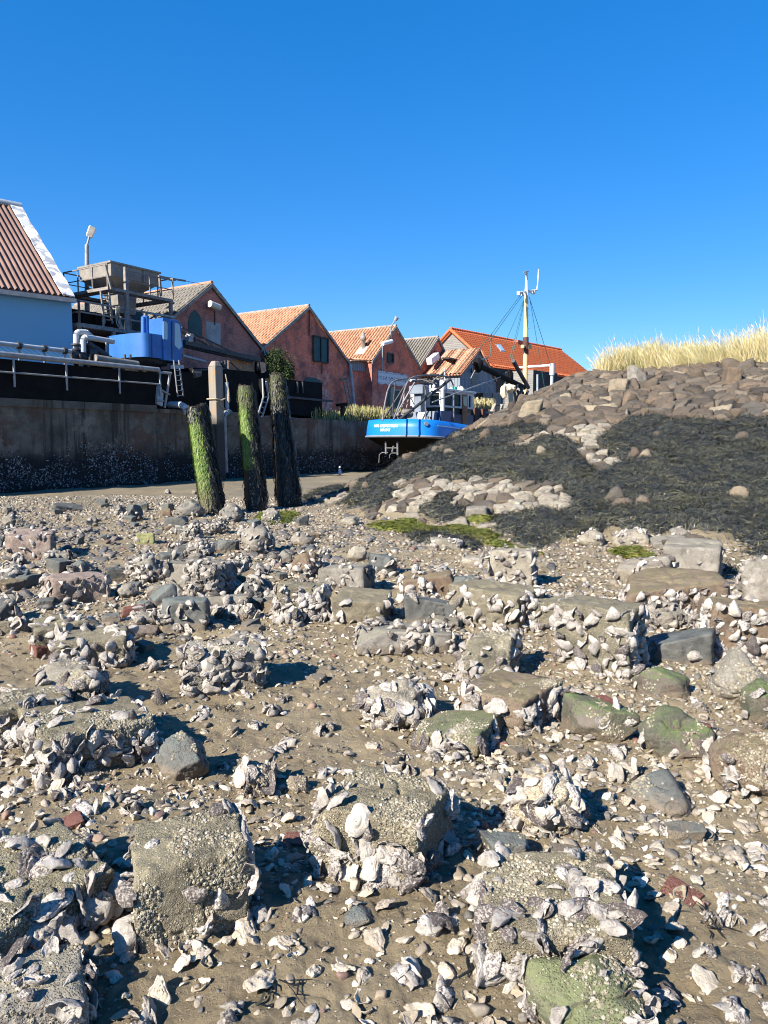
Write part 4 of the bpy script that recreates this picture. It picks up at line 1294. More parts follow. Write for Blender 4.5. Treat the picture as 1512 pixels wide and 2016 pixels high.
for x in (1110, 1165): m.bar(Z6(x, 440, 23.25), Z6(x, 560, 23.25), 0.05, 4)
m.build('ribs', MAT['dark_gear'], k2)
k3 = thing('steel_drum', 'dark tank with round hatch between the two black skips', 'tank', Z6(740, 400, 24.5))
MB().plate([Z6(x, y, 24.6) for x, y in ((705, 800), (815, 800), (815, 395), (795, 255), (715, 215), (705, 230))], -EV, 1.0).build('tank', MAT['black_steel'], k3)
MB().bar(Z6(730, 290, 24.55), Z6(730, 290, 24.7), 0.26, 14).build('hatch', MAT['dark_gear'], k3)

# square mooring post with rope, drain pipes, ladders
mp = thing('mooring_post', 'tall square pale timber post with a rope tied round it on the quay edge', 'mooring post', at_v(425, 930, VQ - 0.1))
p0, p1 = at_v(431, 945, VQ - 0.25), at_v(424, 722, VQ - 0.25)
w = 0.215
b = [p0 + EU * a * w + EV * c * 0.2 for a, c in ((-1, -1), (1, -1), (1, 1), (-1, 1))]
t = [p1 + EU * a * w + EV * c * 0.2 for a, c in ((-1, -1), (1, -1), (1, 1), (-1, 1))]
b = [np.array([*q[:2], 0.0]) for q in b]
m = MB().hexa(b + t)
tp = p1 + EZ * 0.2
m.hexa(t + [p1 + EZ * 0.22 + (q - p1) * 0.55 for q in t])
m.build('post', MAT['mooring_timber'], mp, bevel=0.03)
zr = at_v(425, 785, VQ - 0.5)[2]
cc = p1 + (p0 - p1) * (p1[2] - zr) / (p1[2] - p0[2])
ringp = [cc + EU * a * (w + 0.05) + EV * c * 0.25 + EZ * dz for a, c, dz in ((-1, -1, 0), (0, -1.1, -0.06), (1, -1, 0.05), (1, 1, 0.0), (-1, 1, 0), (-1, -1, 0))]
m = MB().tube(ringp, 0.03, 6).tube([cc + EU * (w + 0.05) - EV * 0.25, cc + EU * (w + 0.16) - EV * 0.3 + EZ * 0.45, cc + EU * (w + 0.02) - EV * 0.3 + EZ * 1.0], 0.025, 6).tube([cc - EU * w - EV * 0.25 - EZ * 0.1, cc + EU * w - EV * 0.25 - EZ * 0.4], 0.018, 6)
m.lathe(cc + EU * (w + 0.16) - EV * 0.3 + EZ * 0.1, [(0.02, -0.25), (0.07, -0.15), (0.05, 0.1), (0.03, 0.35)], 8)
m.build('rope', MAT['rope'], mp)
dpp = thing('drain_pipe', 'grey upright drain pipe standing against the black skip', 'drain pipe', at_v(447, 810, 23.0))
MB().bar(at_v(447, 806, 23.05), at_v(446, 753, 23.05), 0.09, 10).build('pipe', MAT['pipe_white'], dpp)
MB().bar(at_v(446.5, 777, 23.05), at_v(446.5, 774, 23.05), 0.105, 10).build('collar', MAT['galvanised'], dpp)
dp2 = thing('drain_pipe', 'pale outfall pipe bending down over the quay wall beside the mooring post', 'drain pipe', at_v(440, 860, VQ))
MB().tube([at_v(452, 811, VQ + 0.5), at_v(444, 813, VQ), at_v(440, 820, VQ - 0.1), at_v(441, 870, VQ - 0.1), at_v(444, 930, VQ - 0.1)], 0.12, 10).build('pipe', MAT['galvanised'], dp2)
m = MB().plate([at_v(x, y, VQ - 0.02) for x, y in ((446, 838), (457, 840), (462, 819), (446, 817))], -EV, 0.2)
m.build('concrete_block', MAT['quay_cap'], dp2)
dp3 = thing('drain_pipe', 'thick white pipe elbow lying on the quay edge below the crane ladder', 'drain pipe', at_v(350, 800, VQ))
MB().tube([at_v(330, 797, VQ + 0.8), at_v(355, 797, VQ + 0.2), at_v(362, 800, VQ - 0.02), at_v(366, 806, VQ - 0.1), at_v(368, 815, VQ - 0.1)], 0.13, 10).build('pipe', MAT['pipe_white'], dp3)


def ladder(name, label, a0, a1, b0, b1, n, r=0.03, mat='galvanised'):
    root = thing(name, label, 'ladder', a1)
    for p, q in ((a0, a1), (b0, b1)): MB().bar(p, q, r, 6).build('rail', MAT[mat], root)
    for i in range(1, n + 1):
        MB().bar(a0 + (a1 - a0) * i / (n + 1), b0 + (b1 - b0) * i / (n + 1), r * 0.7, 6).build('rung', MAT[mat], root)
    return root


lr = thing('quay_ladder', 'bent aluminium ladder leaning between the black skips on the quay', 'ladder', Z6(720, 800, 22.6))
for pts in (((738, 408), (748, 605), (695, 775)), ((778, 435), (802, 600), (735, 815))):
    MB().tube([Z6(x, y, v) for (x, y), v in zip(pts, (23.1, 22.9, 22.62))], 0.045, 6).build('rail', MAT['galvanised'], lr)
for i in range(4):
    t = i / 3.5
    MB().bar(Z6(748 - 53 * t, 605 + 170 * t, 22.9 - 0.28 * t), Z6(802 - 67 * t, 600 + 215 * t, 22.9 - 0.28 * t), 0.025, 6).build('rung', MAT['galvanised'], lr)
Z7 = lambda x, y, v: at_v(640 + x / 7.56, 640 + y / 7.56, v)
l2 = ladder('wall_ladder', 'old hooked steel ladder leaning on the red brick gable', Z7(265, 815, V1 - 0.3), Z7(345, 1180, V1 - 0.9), Z7(320, 815, V1 - 0.3), Z7(400, 1230, V1 - 0.9), 9, 0.035, 'rusty_frame')
for x in (220, 280):
    MB().tube([Z7(x, 835, V1 - 0.1), Z7(x + 8, 795, V1 - 0.15), Z7(x + 25, 785, V1 - 0.25), Z7(x + 42, 815, V1 - 0.3)], 0.035, 6).build('hook', MAT['rusty_frame'], l2)
bl = thing('bollard', 'short dark timber bollard in the quay grass below the wall ladder', 'bollard', Z7(265, 1420, 23.4))
MB().bar(Z7(265, 1430, 23.4), Z7(265, 1210, 23.4), 0.16, 8, 0.14).build('post', MAT['wet_timber'], bl)
MB().plate([Z7(x, y, 23.3) for x, y in ((215, 1210), (330, 1210), (335, 1150), (215, 1160))], -EV, 0.25).build('cap', MAT['black_steel'], bl)
tb = thing('timber_post', 'tall pointed grey timber pile standing on the quay behind the boat stern', 'timber post', at_v(773, 828, 22.4))
MB().hexa([at_v(x, y, v) for (y, xs) in ((835, (768, 777)), (768, (769, 776))) for x, v in ((xs[0], 22.3), (xs[1], 22.3), (xs[1], 22.6), (xs[0], 22.6))]).hexa([at_v(x, y, v) for (y, xs) in ((768, (769, 776)), (762, (772, 775))) for x, v in ((xs[0], 22.3), (xs[1], 22.3), (xs[1], 22.6), (xs[0], 22.6))]).build('pile', MAT['old_timber'], tb)

# fence of panels and dock timbers behind the boat
fp = thing('panel_fence', 'fence of weathered grey board panels beyond the wheelhouse', 'fence', at_v(965, 795, 23.6))
m = MB()
for i in range(4):
    x0, x1 = 944 + i * 12.5, 944 + i * 12.5 + 12
    MB().plate([at_v(x0, 797, 23.6), at_v(x1, 796, 23.6), at_v(x1, 773, 23.6), at_v(x0, 773, 23.6)], -EV, 0.08).build('panel', MAT['planks_panel'], fp)
Z5 = lambda x, y, v: at_v(840 + x / 9.1625, 640 + y / 9.1625, v)
for i, x in enumerate((880, 910, 950, 985)):
    MB().plate([Z5(x, 1330 + i * 10, 23.5), Z5(x + 26, 1330, 23.5), Z5(x + 28, 1225, 23.5), Z5(x - 2, 1222 + 8 * (i % 2), 23.5)], -EV, 0.05).build('slat', MAT['black_steel'], fp)
dk = thing('dock_steps', 'grey timber steps heaped at the end of the quay, left of the pile', 'steps', at_v(978, 830, 20.0))
m = MB()
for i in range(6):
    y = 1475 + i * 26
    m.bar(Z5(1215 - i * 4, y, 20 - i * 0.12), Z5(1305 - i * 2, y, 20 - i * 0.12), 0.09, 4)
m.build('treads', MAT['grey_timber'], dk)
m = MB().bar(Z5(1150, 1610, 19.6), Z5(1230, 1440, 20.1), 0.12, 4).bar(Z5(1280, 1620, 19.6), Z5(1350, 1450, 20.1), 0.12, 4).bar(Z5(1090, 1575, 19.5), Z5(1190, 1580, 19.5), 0.1, 4)
m.build('stringers', MAT['old_timber'], dk)
MB().tube([Z5(1175, 1320, 20.2), Z5(1175, 1425, 20.2), Z5(1395, 1420, 20.2), Z5(1400, 1270, 20.2)], 0.03, 4).build('frame', MAT['galvanised'], dk)
MB().hexa([Z5(x, y, v) for y in (1640, 1560) for x, v in ((1285, 19.3), (1400, 19.3), (1400, 19.8), (1285, 19.8))]).build('beam_end', MAT['old_timber'], dk)

# mooring pile with rag, slim white posts, crate
pl = thing('mooring_pile', 'thick square grey timber pile with a beige rag on top, near the yellow mast', 'mooring pile', at_v(1007, 815, 17.0))
MB().hexa([at_v(x, y, v) for (y, a, b) in ((830, 1003, 1014), (764, 1000, 1010)) for x, v in ((a, 16.9), (b, 16.9), (b, 17.3), (a, 17.3))]).build('pile', MAT['old_timber'], pl, bevel=0.02)
MB().hexa([at_v(x, y, v) for (y, a, b) in ((830, 1015, 1019), (768, 1011, 1015)) for x, v in ((a, 17.3), (b, 17.3), (b, 17.8), (a, 17.8))]).build('back_pile', MAT['wet_timber'], pl)
wp2 = thing('fender_post', 'short pale fender post at the foot of the yellow mast', 'post', at_v(1026, 812, 18.0))
for x in (1022.5, 1028):
    MB().bar(at_v(x, 818, 18), at_v(x, 793, 18), 0.09, 6).build('post', MAT['old_timber'], wp2)


def blob(center, dims, seed, amp=0.25, N=10, fr=1.5):
    C, F = cubesphere(N)
    d = C / np.linalg.norm(C, axis=1)[:, None]
    V = d * (1 + amp * fbm(d * fr + seed, 3, seed))[:, None] * np.array(dims) / 2
    return V + center, F


_CS = {}


def cubesphere(N):
    if N in _CS: return _CS[N]
    g = np.tan(np.linspace(-1, 1, N + 1) * math.pi / 4)
    a, b = np.meshgrid(g, g, indexing='ij')
    o = np.ones_like(a)
    P, Q = [], []
    idx = np.arange((N + 1) ** 2).reshape(N + 1, N + 1)
    f = np.stack([idx[:-1, :-1], idx[1:, :-1], idx[1:, 1:], idx[:-1, 1:]], -1).reshape(-1, 4)
    for k, (x, y, z, fl) in enumerate(((o, a, b, 0), (-o, a, b, 1), (a, o, b, 1), (a, -o, b, 0), (a, b, o, 0), (a, b, -o, 1))):
        P.append(np.stack([x, y, z], -1).reshape(-1, 3))
        Q.append((f if not fl else f[:, ::-1]) + k * (N + 1) ** 2)
    P = np.concatenate(P)
    Q = np.concatenate(Q)
    key = np.round(P * 1e5).astype(np.int64)
    _, ui, inv = np.unique(key, axis=0, return_index=True, return_inverse=True)
    _CS[N] = (P[ui], inv.reshape(-1)[Q])
    return _CS[N]


V, F = blob(at_v(1002, 765, 16.75), (0.75, 0.5, 0.55), 3, 0.35, 12, 1.6)
put('rag', V, F, MAT['tarp'], pl)
V, F = blob(at_v(992, 772, 16.75), (0.35, 0.3, 0.7), 9, 0.3, 10, 1.6)
put('rag', V, F, MAT['tarp'], pl)

# ------------------------------------------------------------------ boat
VB, BH, US = 19.8, 2.1, 30.5
N_C = 60


def plan(n, B, Lc=1.5, ex=2.6):
    th = np.linspace(-math.pi / 2, math.pi / 2, n)
    b = np.sign(np.sin(th)) * np.abs(np.sin(th)) ** (2 / ex) * B
    t = (1 - np.abs(np.cos(th)) ** (2 / ex)) * Lc
    return t, b


def sheer(t): return 2.66 - 0.055 * np.clip(t, 0, 9) + 0.11 * np.clip(t - 11, 0, 9)


def strake(t): return 1.86 - 0.055 * np.clip(t, 0, 9) + 0.11 * np.clip(t - 11, 0, 9)


boat = thing('fishing_boat', 'blue hulled fishing boat with white wheelhouse, stern gantry and tall yellow mast', 'boat', W(US + 8, VB, 0.4))
tA, bA = plan(41, BH)
tl = np.concatenate([np.linspace(18.5, 13, 8), np.linspace(12.0, 1.9, 8)])
bl_ = np.where(tl > 12, BH * np.sqrt(np.clip(1 - ((tl - 12) / 6.5) ** 2, 0.0, 1)), BH)
T = np.concatenate([tl, tA, tl[::-1]])
Bp = np.concatenate([-bl_, bA, bl_[::-1]])


def hull_ring(scale, zf, off):
    z = zf(T)
    return np.array([W(US + t * 1.0 + off * (1 if t < 6 else max(0, 1 - (t - 6) / 6)), VB + b * scale, zz) for t, b, zz in zip(T, Bp, z)])


def strip(rings, close=False):
    n = len(rings[0])
    V = np.vstack(rings)
    idx = np.arange(len(rings) * n).reshape(len(rings), n)
    F = np.stack([idx[:-1, :-1], idx[:-1, 1:], idx[1:, 1:], idx[1:, :-1]], -1).reshape(-1, 4)
    return V, F


top = hull_ring(0.955, sheer, 0.07)
mid1 = hull_ring(0.985, lambda t: 0.5 * (sheer(t) + strake(t)), 0.02)
stk = hull_ring(1.0, strake, 0.0)
inn = hull_ring(0.92, lambda t: sheer(t) - 0.01, 0.12)
inn2 = hull_ring(0.92, lambda t: sheer(t) - 0.62, 0.12)
V, F = strip([stk, mid1, top, inn, inn2])
put('bulwark', V, F, MAT['boat_blue'], boat)
h0 = hull_ring(1.02, lambda t: strake(t) + 0.03, -0.03)
h1_ = hull_ring(1.025, lambda t: strake(t) - 0.045, -0.03)
h2_ = hull_ring(0.97, lambda t: strake(t) - 0.09, 0.05)
h3_ = hull_ring(0.86, lambda t: strake(t) - 0.42, 0.75)
h4_ = hull_ring(0.55, lambda t: 0.95 + 0 * t, 1.9)
h5_ = hull_ring(0.06, lambda t: 0.45 + 0 * t, 2.6)
V, F = strip([h5_, h4_, h3_, h2_])
put('hull', V, F, MAT['boat_black'], boat)
V, F = strip([h2_, h1_, h0, stk])
rs = put('rubbing_strake', V, F, MAT['boat_grey'], boat)
nT = len(T)
dk_i = hull_ring(0.93, lambda t: sheer(t) - 0.60, 0.10)
half_n = nT // 2
Vd = []
for i in range(half_n + 1):
    Vd += [dk_i[i], dk_i[nT - 1 - i]]
Fd = [(2 * i, 2 * i + 1, 2 * i + 3, 2 * i + 2) for i in range(half_n)]
put('deck', np.array(Vd), np.array(Fd), MAT['boat_deck'], boat)
# name on the stern: text bent round the hull
dens_t, dens_b = plan(400, BH)
arc_s = np.concatenate([[0], np.cumsum(np.hypot(np.diff(dens_t), np.diff(dens_b)))])
arc_s -= arc_s[-1] / 2


def stern_text(body, size, z0, shear, s_mid, part):
    cu = bpy.data.curves.new('stern_text', 'FONT')
    cu.body = body
    cu.size = size
    cu.shear = shear
    cu.offset = size * 0.022
    cu.align_x = 'CENTER'
    cu.resolution_u = 3
    o = bpy.data.objects.new('tmp', cu)
    COL.objects.link(o)
    bpy.context.view_layer.update()
    me = o.to_mesh()
    V = np.array([v.co[:] for v in me.vertices])
    Fs = [tuple(p.vertices) for p in me.polygons]
    o.to_mesh_clear()
    bpy.data.objects.remove(o)
    out = []
    for x, y, _ in V:
        s = -x * 0.92 + s_mid
        t = np.interp(s, arc_s, dens_t)
        b = np.interp(s, arc_s, dens_b)
        t2, b2 = np.interp(s + 0.02, arc_s, dens_t), np.interp(s + 0.02, arc_s, dens_b)
        nt, nb = -(b2 - b), (t2 - t)
        l = math.hypot(nt, nb)
        z = z0 + y
        k = (z - strake(t)) / (sheer(t) - strake(t))
        sc = 1 - 0.045 * k
        off = 0.07 * k
        out.append(W(US + t + off, VB + b * sc, z) + (EU * nt + EV * nb) / l * 0.014)
    me2 = bpy.data.meshes.new('lettering')
    me2.from_pydata([tuple(p - LOC[boat.name]) for p in out], [], Fs)
    me2.materials.append(MAT['boat_white'])
    ob = link('lettering', me2, boat)
    return ob


stern_text('VIER GEBROEDERS', 0.20, 2.27, 0.25, 0.36, boat)
stern_text('YERSEKE', 0.175, 2.08, 0.25, 0.36, boat)
for s in (1.85,):
    t, b = np.interp(-s, arc_s, dens_t), np.interp(-s, arc_s, dens_b)
    MB().bar(W(US + t + 0.03, VB + b * 0.97, 2.42), W(US + t - 0.03, VB + b * 1.0 - 0.03, 2.42), 0.1, 10).build('hawse_plate', MAT['boat_grey'], boat)
# stern fittings on the deck: hoops, stays, boxes, cowl, wheelhouse
ZB = lambda x, y, v: at_v(720 + x / 6.3, 720 + y / 6.3, v)
hoop = lambda pts, v, r=0.042: MB().tube([ZB(x, y, v) for x, y in pts], r, 8)
hoop([(208, 680), (222, 560), (245, 430), (268, 320), (300, 240), (340, 198), (390, 176), (470, 164), (560, 158), (640, 160), (690, 185), (725, 230), (742, 300), (742, 700)], 19.2).build('gantry_hoop', MAT['boat_steel'], boat)
hoop([(345, 670), (400, 520), (460, 360), (510, 220), (545, 165), (600, 138), (700, 122), (820, 116), (940, 122), (1010, 135), (1055, 172), (1085, 240), (1092, 330), (1092, 750)], 18.6).build('gantry_hoop', MAT['boat_steel'], boat)
MB().bar(ZB(430, 660, 19.6), ZB(1045, 172, 18.4), 0.075, 8).build('gantry_stay', MAT['dark_gear'], boat)
MB().bar(ZB(350, 650, 20.4), ZB(632, 165, 19.2), 0.04, 8).build('gantry_stay', MAT['galvanised'], boat)
MB().bar(ZB(225, 655, 20.8), ZB(500, 225, 19.9), 0.05, 8).build('gantry_stay', MAT['dark_gear'], boat)
MB().bar(ZB(370, 178, 19.2), ZB(325, 655, 20.6), 0.03, 6).build('gantry_stay', MAT['galvanised'], boat)
m = MB()
for a, b in (((490, 260), (430, 660)), ((490, 260), (600, 480)), ((465, 435), (590, 385)), ((480, 300), (470, 480)), ((530, 410), (490, 600)), ((420, 600), (560, 640))):
    m.bar(ZB(*a, 20.4), ZB(*b, 20.2), 0.03, 6)
m.build('winch_frame', MAT['rusty_frame'], boat)
m = MB()
for a, b, rr in (((455, 600), (560, 590), 0.22), ((400, 640), (470, 632), 0.16), ((380, 610), (420, 600), 0.1)):
    m.bar(ZB(*a, 20.0), ZB(*b, 19.8), rr, 10)
m.build('net_winch', MAT['rusty_frame'], boat)
m = MB()
for i in range(14):
    a = ZB(300 + i * 17, 640 + (i * 37) % 25, 20.4 - 0.05 * i)
    m.bar(a, a + EU * 0.25 * math.sin(i * 2.1) + EZ * (0.12 + 0.2 * ((i * 13) % 5) / 5), 0.05, 5)
m.build('deck_gear', MAT['dark_gear'], boat)
m = MB()
r2 = np.random.default_rng(9)
for i in range(7):
    a = ZB(640 + 60 * i * 0.8, 165 + r2.uniform(-15, 15), 19.0)
    b = ZB(760 + 50 * i * 0.8, 200 + r2.uniform(-60, 30), 18.7)
    m.bar(a, b, 0.03, 5)
m.bar(ZB(560, 185, 19.0), ZB(860, 215, 18.8), 0.07, 4).bar(ZB(830, 190, 18.8), ZB(985, 60, 18.6), 0.03, 5)
m.build('gear_rack', MAT['rusty_frame'], boat)
MB().bar(ZB(555, 180, 19.0), ZB(600, 180, 19.0), 0.06, 8).build('deck_lamp', MAT['white_paint'], boat)


def zbox(name, mat, x0, x1, y0, y1, v, dv, parent=boat, bev=0.02):
    a, b, c, d = ZB(x0, y1, v), ZB(x1, y1, v), ZB(x1, y0, v), ZB(x0, y0, v)
    return MB().hexa([a, b, b + EV * dv, a + EV * dv, d, c, c + EV * dv, d + EV * dv]).build(name, MAT[mat], parent, bevel=bev)


def facing_box(name, mat, x0, x1, y0, y1, u, du, parent=boat, bev=0.02):
    """box whose near face looks aft (-u)"""
    P = lambda x, y: at_u(720 + x / 6.3, 720 + y / 6.3, u)
    a, b = P(x0, y1), P(x1, y1)
    zt = P((x0 + x1) / 2, y0)[2]
    zb = min(a[2], b[2])
    q = [np.array([*p[:2], z]) for z in (zb, zt) for p in (a, b, b + EU * du, a + EU * du)]
    return MB().hexa(q).build(name, MAT[mat], parent, bevel=bev)


UW = 35.2
dz_ = sheer(5) - 0.6
facing_box('deck_box', 'boat_grey', 497, 640, 575, 720, 33.6, 1.0)
facing_box('deck_box', 'boat_cream', 640, 738, 575, 735, 33.2, 0.9)
hb = facing_box('engine_hatch', 'boat_grey', 740, 860, 565, 740, 33.3, 1.2)
m = MB()
for x, y, w_ in ((772, 640, 10), (800, 645, 10), (805, 690, 28)):
    m.plate([at_u(720 + (x + a) / 6.3, 720 + (y + b) / 6.3, 33.27) for a, b in ((-w_ / 2, 14), (w_ / 2, 14), (w_ / 2, -14), (-w_ / 2, -14))], -EU, 0.02)
m.build('vents', MAT['stripe_black'], hb)
facing_box('deck_locker', 'boat_navy', 862, 935, 560, 760, 33.5, 1.5)
# wheelhouse: aft face from px 810..868, side face from 868..928
aft0 = at_u(812, 845, UW)
aft1 = at_u(869, 845, UW)
_, vA = uv_of(aft0)
_, vB_ = uv_of(aft1)
uW1, _ = uz(932, 845, vB_)
zsill = at_u(845, 801.5, UW)[2]
zroof = at_u(860, 772, UW)[2]
wh = MB().box(UW, uW1, vB_, vA, dz_ - 0.1, zsill - 0.35).build('wheelhouse', MAT['boat_navy'], boat, bevel=0.02)
ZW = lambda px, py, pr=0.0: at_v(px, py, vB_ - pr)
zs1 = ZW(900, 803.5)[2]
ztop = ZW(900, 772)[2]
zs_, zt_ = zs1, ztop
upper = MB()
t_ = 0.08


def wall_with_windows(m, axis, fixed, a0, a1, wins, z0, z1):
    """frame bars round window openings; wins = list of (a, b) along the wall"""
    zz0, zz1 = z0 + 0.10, z1 - 0.12
    mk = (lambda x0, x1, y0, y1: m.box(x0, x1, fixed, fixed + t_, y0, y1)) if axis == 'u' else (lambda x0, x1, y0, y1: m.box(fixed, fixed + t_, x0, x1, y0, y1))
    mk(a0, a1, z0, zz0)
    mk(a0, a1, zz1, z1)
    e = [a0] + [x for w in wins for x in w] + [a1]
    for i in range(0, len(e), 2):
        if e[i + 1] - e[i] > 0.01: mk(e[i], e[i + 1], zz0, zz1)


uwin = [uz(x, 790, vB_)[0] for x in (875, 892, 894, 908, 911, 920, 923, 928)]
wall_with_windows(upper, 'u', vB_, UW, uW1, [(uwin[0], uwin[1]), (uwin[2], uwin[3]), (uwin[6], uwin[7])], zs_, zt_)
wall_with_windows(upper, 'v', UW - 0.001, vB_ + 0.1, vA, [(vB_ + 0.15, vB_ + 0.75), (vB_ + 0.95, vB_ + 1.75), (vB_ + 1.95, vA - 0.1)], zs_, zt_)
upper.build('window_frame', MAT['boat_white'], wh)
MB().box(UW + 0.12, uW1 - 0.1, vB_ + 0.12, vA - 0.05, zsill - 0.36, zt_ - 0.02).build('pane', MAT['glass'], wh)
MB().box(UW - 0.12, uW1 + 0.12, vB_ - 0.12, vA + 0.1, zt_, zt_ + 0.12).build('roof', MAT['boat_white'], wh, bevel=0.02)
MB().plate([ZW(910.5, 838, 0.03), ZW(920.5, 838.5, 0.03), ZW(920.5, 777, 0.03), ZW(910.5, 776.5, 0.03)], -EV, 0.05).build('door', MAT['varnish'], wh)
MB().plate([ZW(912, 799, 0.045), ZW(919, 799.5, 0.045), ZW(919, 781, 0.045), ZW(912, 780.5, 0.045)], -EV, 0.03).build('door_pane', MAT['glass'], wh)
c = ZW(906, 768, -0.5)
V, F = cubesphere(8)
V = V / np.linalg.norm(V, axis=1)[:, None] * 0.23 + c
put('radar_dome', V, F, MAT['white_paint'], wh)
m = MB().tube([c + EU * 0.75 * math.cos(a) + EZ * (0.55 * math.sin(a) - 0.3) for a in np.linspace(0, math.pi, 9)], 0.03, 6)
m.build('roof_hoop', MAT['galvanised'], wh)
MB().box(*[f for f in (uz(896, 772, vB_ + 0.3)[0], uz(901, 772, vB_ + 0.3)[0])], vB_ + 0.3, vB_ + 0.6, zt_ + 0.1, zt_ + 0.32).build('crate', MAT['teal'], wh)
# funnel, cowl, mast stub, gps
fz = at_u(871, 749, UW - 0.3)
MB().lathe(np.array([*at_u(871.5, 800, UW - 0.3)[:2], dz_]), [(0.12, 0), (0.12, fz[2] - dz_ - 0.5), (0.17, fz[2] - dz_ - 0.45), (0.17, fz[2] - dz_)], 12).build('funnel', MAT['boat_white'], boat)
fc = at_u(826, 800, 34.2)
z1c, z2c, z3c = at_u(826, 776, 34.2)[2], at_u(826, 766, 34.2)[2], at_u(826, 757, 34.2)[2]
m = MB()
frustum(m, (34.0, 34.5, uv_of(fc)[1] - 0.2, uv_of(fc)[1] + 0.2), dz_, (34.0, 34.5, uv_of(fc)[1] - 0.2, uv_of(fc)[1] + 0.2), z1c)
frustum(m, (33.8, 34.7, uv_of(fc)[1] - 0.42, uv_of(fc)[1] + 0.42), z1c, (33.8, 34.7, uv_of(fc)[1] - 0.42, uv_of(fc)[1] + 0.42), z2c + 0.15)
frustum(m, (33.8, 34.7, uv_of(fc)[1] - 0.42, uv_of(fc)[1] + 0.42), z2c + 0.15, (34.15, 34.35, uv_of(fc)[1] - 0.1, uv_of(fc)[1] + 0.1), z3c)
m.build('cowl_vent', MAT['boat_grey'], boat, bevel=0.015)
MB().bar(ZB(978, 240, 19.4), ZB(978, 30, 19.4), 0.035, 6).bar(ZB(1000, 330, 19.4), ZB(995, 220, 19.4), 0.07, 6).build('antenna_pole', MAT['pipe_white'], boat)
m = MB()
for x, y, r in ((845, 270, 0.09), (800, 275, 0.06), (1060, 305, 0.1)): m.bar(ZB(x, y + 50, 19.6), ZB(x, y, 19.6), 0.03, 6).lathe(ZB(x, y, 19.6), [(0.02, -0.05), (r, 0.0), (r, 0.1), (0.02, 0.16)], 8)
m.build('gps_aerial', MAT['white_paint'], boat)
m = MB()
for i in range(3): m.tube([ZW(874, 808 + 0, 0.06), ZW(874, 838, 0.06)], 0.03, 6)
MB().bar(ZW(869, 802, 0.08), ZW(868.5, 840, 0.08), 0.06, 8).build('hand_pipe', MAT['pipe_white'], wh)
MB().plate([at_v(x, y, VB - BH - 0.02) for x, y in ((862, 838.5), (905, 844.5), (905, 843), (862, 837))], -EV, 0.02).build('white_line', MAT['boat_white'], boat)
for x in (1255, 1300):
    m = MB().bar(ZB(x, 770, 18.0), ZB(x, 735, 18.0), 0.1, 8)
    m.build('bollard', MAT['boat_grey'], boat)
# rudder frame below the stern
P = lambda px, py, u=US + 0.5: at_u(px, py, u)
m = MB().bar(P(759.5, 868), P(760, 894), 0.055, 8).bar(P(782.5, 869), P(783, 896), 0.055, 8).bar(P(761, 882), P(782, 882), 0.03, 6).bar(P(772, 890), P(775, 878), 0.05, 6)
m.tube([P(746, 911), P(747, 895), P(752, 891), P(764, 891)], 0.025, 6).tube([P(767, 902), P(767, 896), P(771, 892), P(784, 892)], 0.025, 6)
m.build('rudder_frame', MAT['boat_steel'], boat)
# mast on the fore deck
UM = uv_of(at_v(1033, 800, 19.0))[0]
VM = 19.0
M_ = lambda px, py, v=VM: at_v(px, py, v)
m = MB().bar(np.array([*M_(1033.5, 800)[:2], 1.7]), M_(1035.5, 625), 0.17, 12, 0.14)
mast = m.build('mast', MAT['mast_yellow'], boat)
MB().bar(M_(1035.5, 625), M_(1036.3, 578), 0.14, 12, 0.12).build('mast_upper', MAT['mast_yellow'], mast)
MB().bar(M_(1036.3, 582), M_(1037, 536), 0.13, 10, 0.05).build('masthead', MAT['boat_white'], mast)
MB().bar(M_(1035, 698), M_(1035.2, 664), 0.185, 12, 0.18).build('rust_band', MAT['rust_brown'], mast)
MB().bar(M_(1033, 812), M_(1033.2, 796), 0.22, 12).build('mast_foot', MAT['boat_white'], mast)
m = MB().bar(M_(1020, 576), M_(1057, 571), 0.055, 6).bar(M_(1022, 580), M_(1036, 573), 0.04, 6).bar(M_(1050, 579), M_(1036, 572), 0.04, 6)
for x, y in ((1021, 578), (1029, 580), (1051, 576)): m.bar(M_(x, y + 3), M_(x, y - 4), 0.11, 8)
m.build('crosstree', MAT['boat_white'], mast)
MB().tube([M_(1057, 571), M_(1058.5, 560), M_(1060.5, 530)], 0.04, 6).build('whip_aerial', MAT['boat_white'], mast)
MB().bar(M_(1031, 536), M_(1040, 534), 0.04, 6).bar(M_(1032, 541), M_(1039, 538), 0.035, 6).build('wind_vane', MAT['galvanised'], mast)
m = MB().bar(M_(1028, 682), M_(1046, 679), 0.06, 6)
for x, y in ((1029, 681), (1044, 683)): m.bar(M_(x, y + 4), M_(x, y - 2), 0.12, 8)
m.build('light_bracket', MAT['mast_yellow'], mast)
for i in range(16):
    y = 790 - i * 13
    m = MB().bar(M_(1035 + i * 0.1, y), M_(1040 + i * 0.06, y - 0.5), 0.02, 4).build('step', MAT['galvanised'], mast)
lines = [((1025, 580), (960, 668)), ((1027, 583), (963, 672)), ((968, 655), (965, 702)), ((1032, 589), (994, 675)), ((1032, 594), (1008, 707)), ((1042, 585), (1085, 722)), ((1044, 594), (1075, 781)), ((960, 668), (930, 700)), ((1031, 592), (1002, 715)), ((965, 702), (936, 716))]
for a, b in lines:
    MB().bar(M_(*a), M_(*b), 0.018, 4).build('rigging_line', MAT['rig_line'], mast)
VD = 18.4
m = MB().bar(at_v(937, 717, VD), at_v(1032, 763, VM - 0.3), 0.16, 8)
m.build('derrick_boom', MAT['black_steel'], boat)
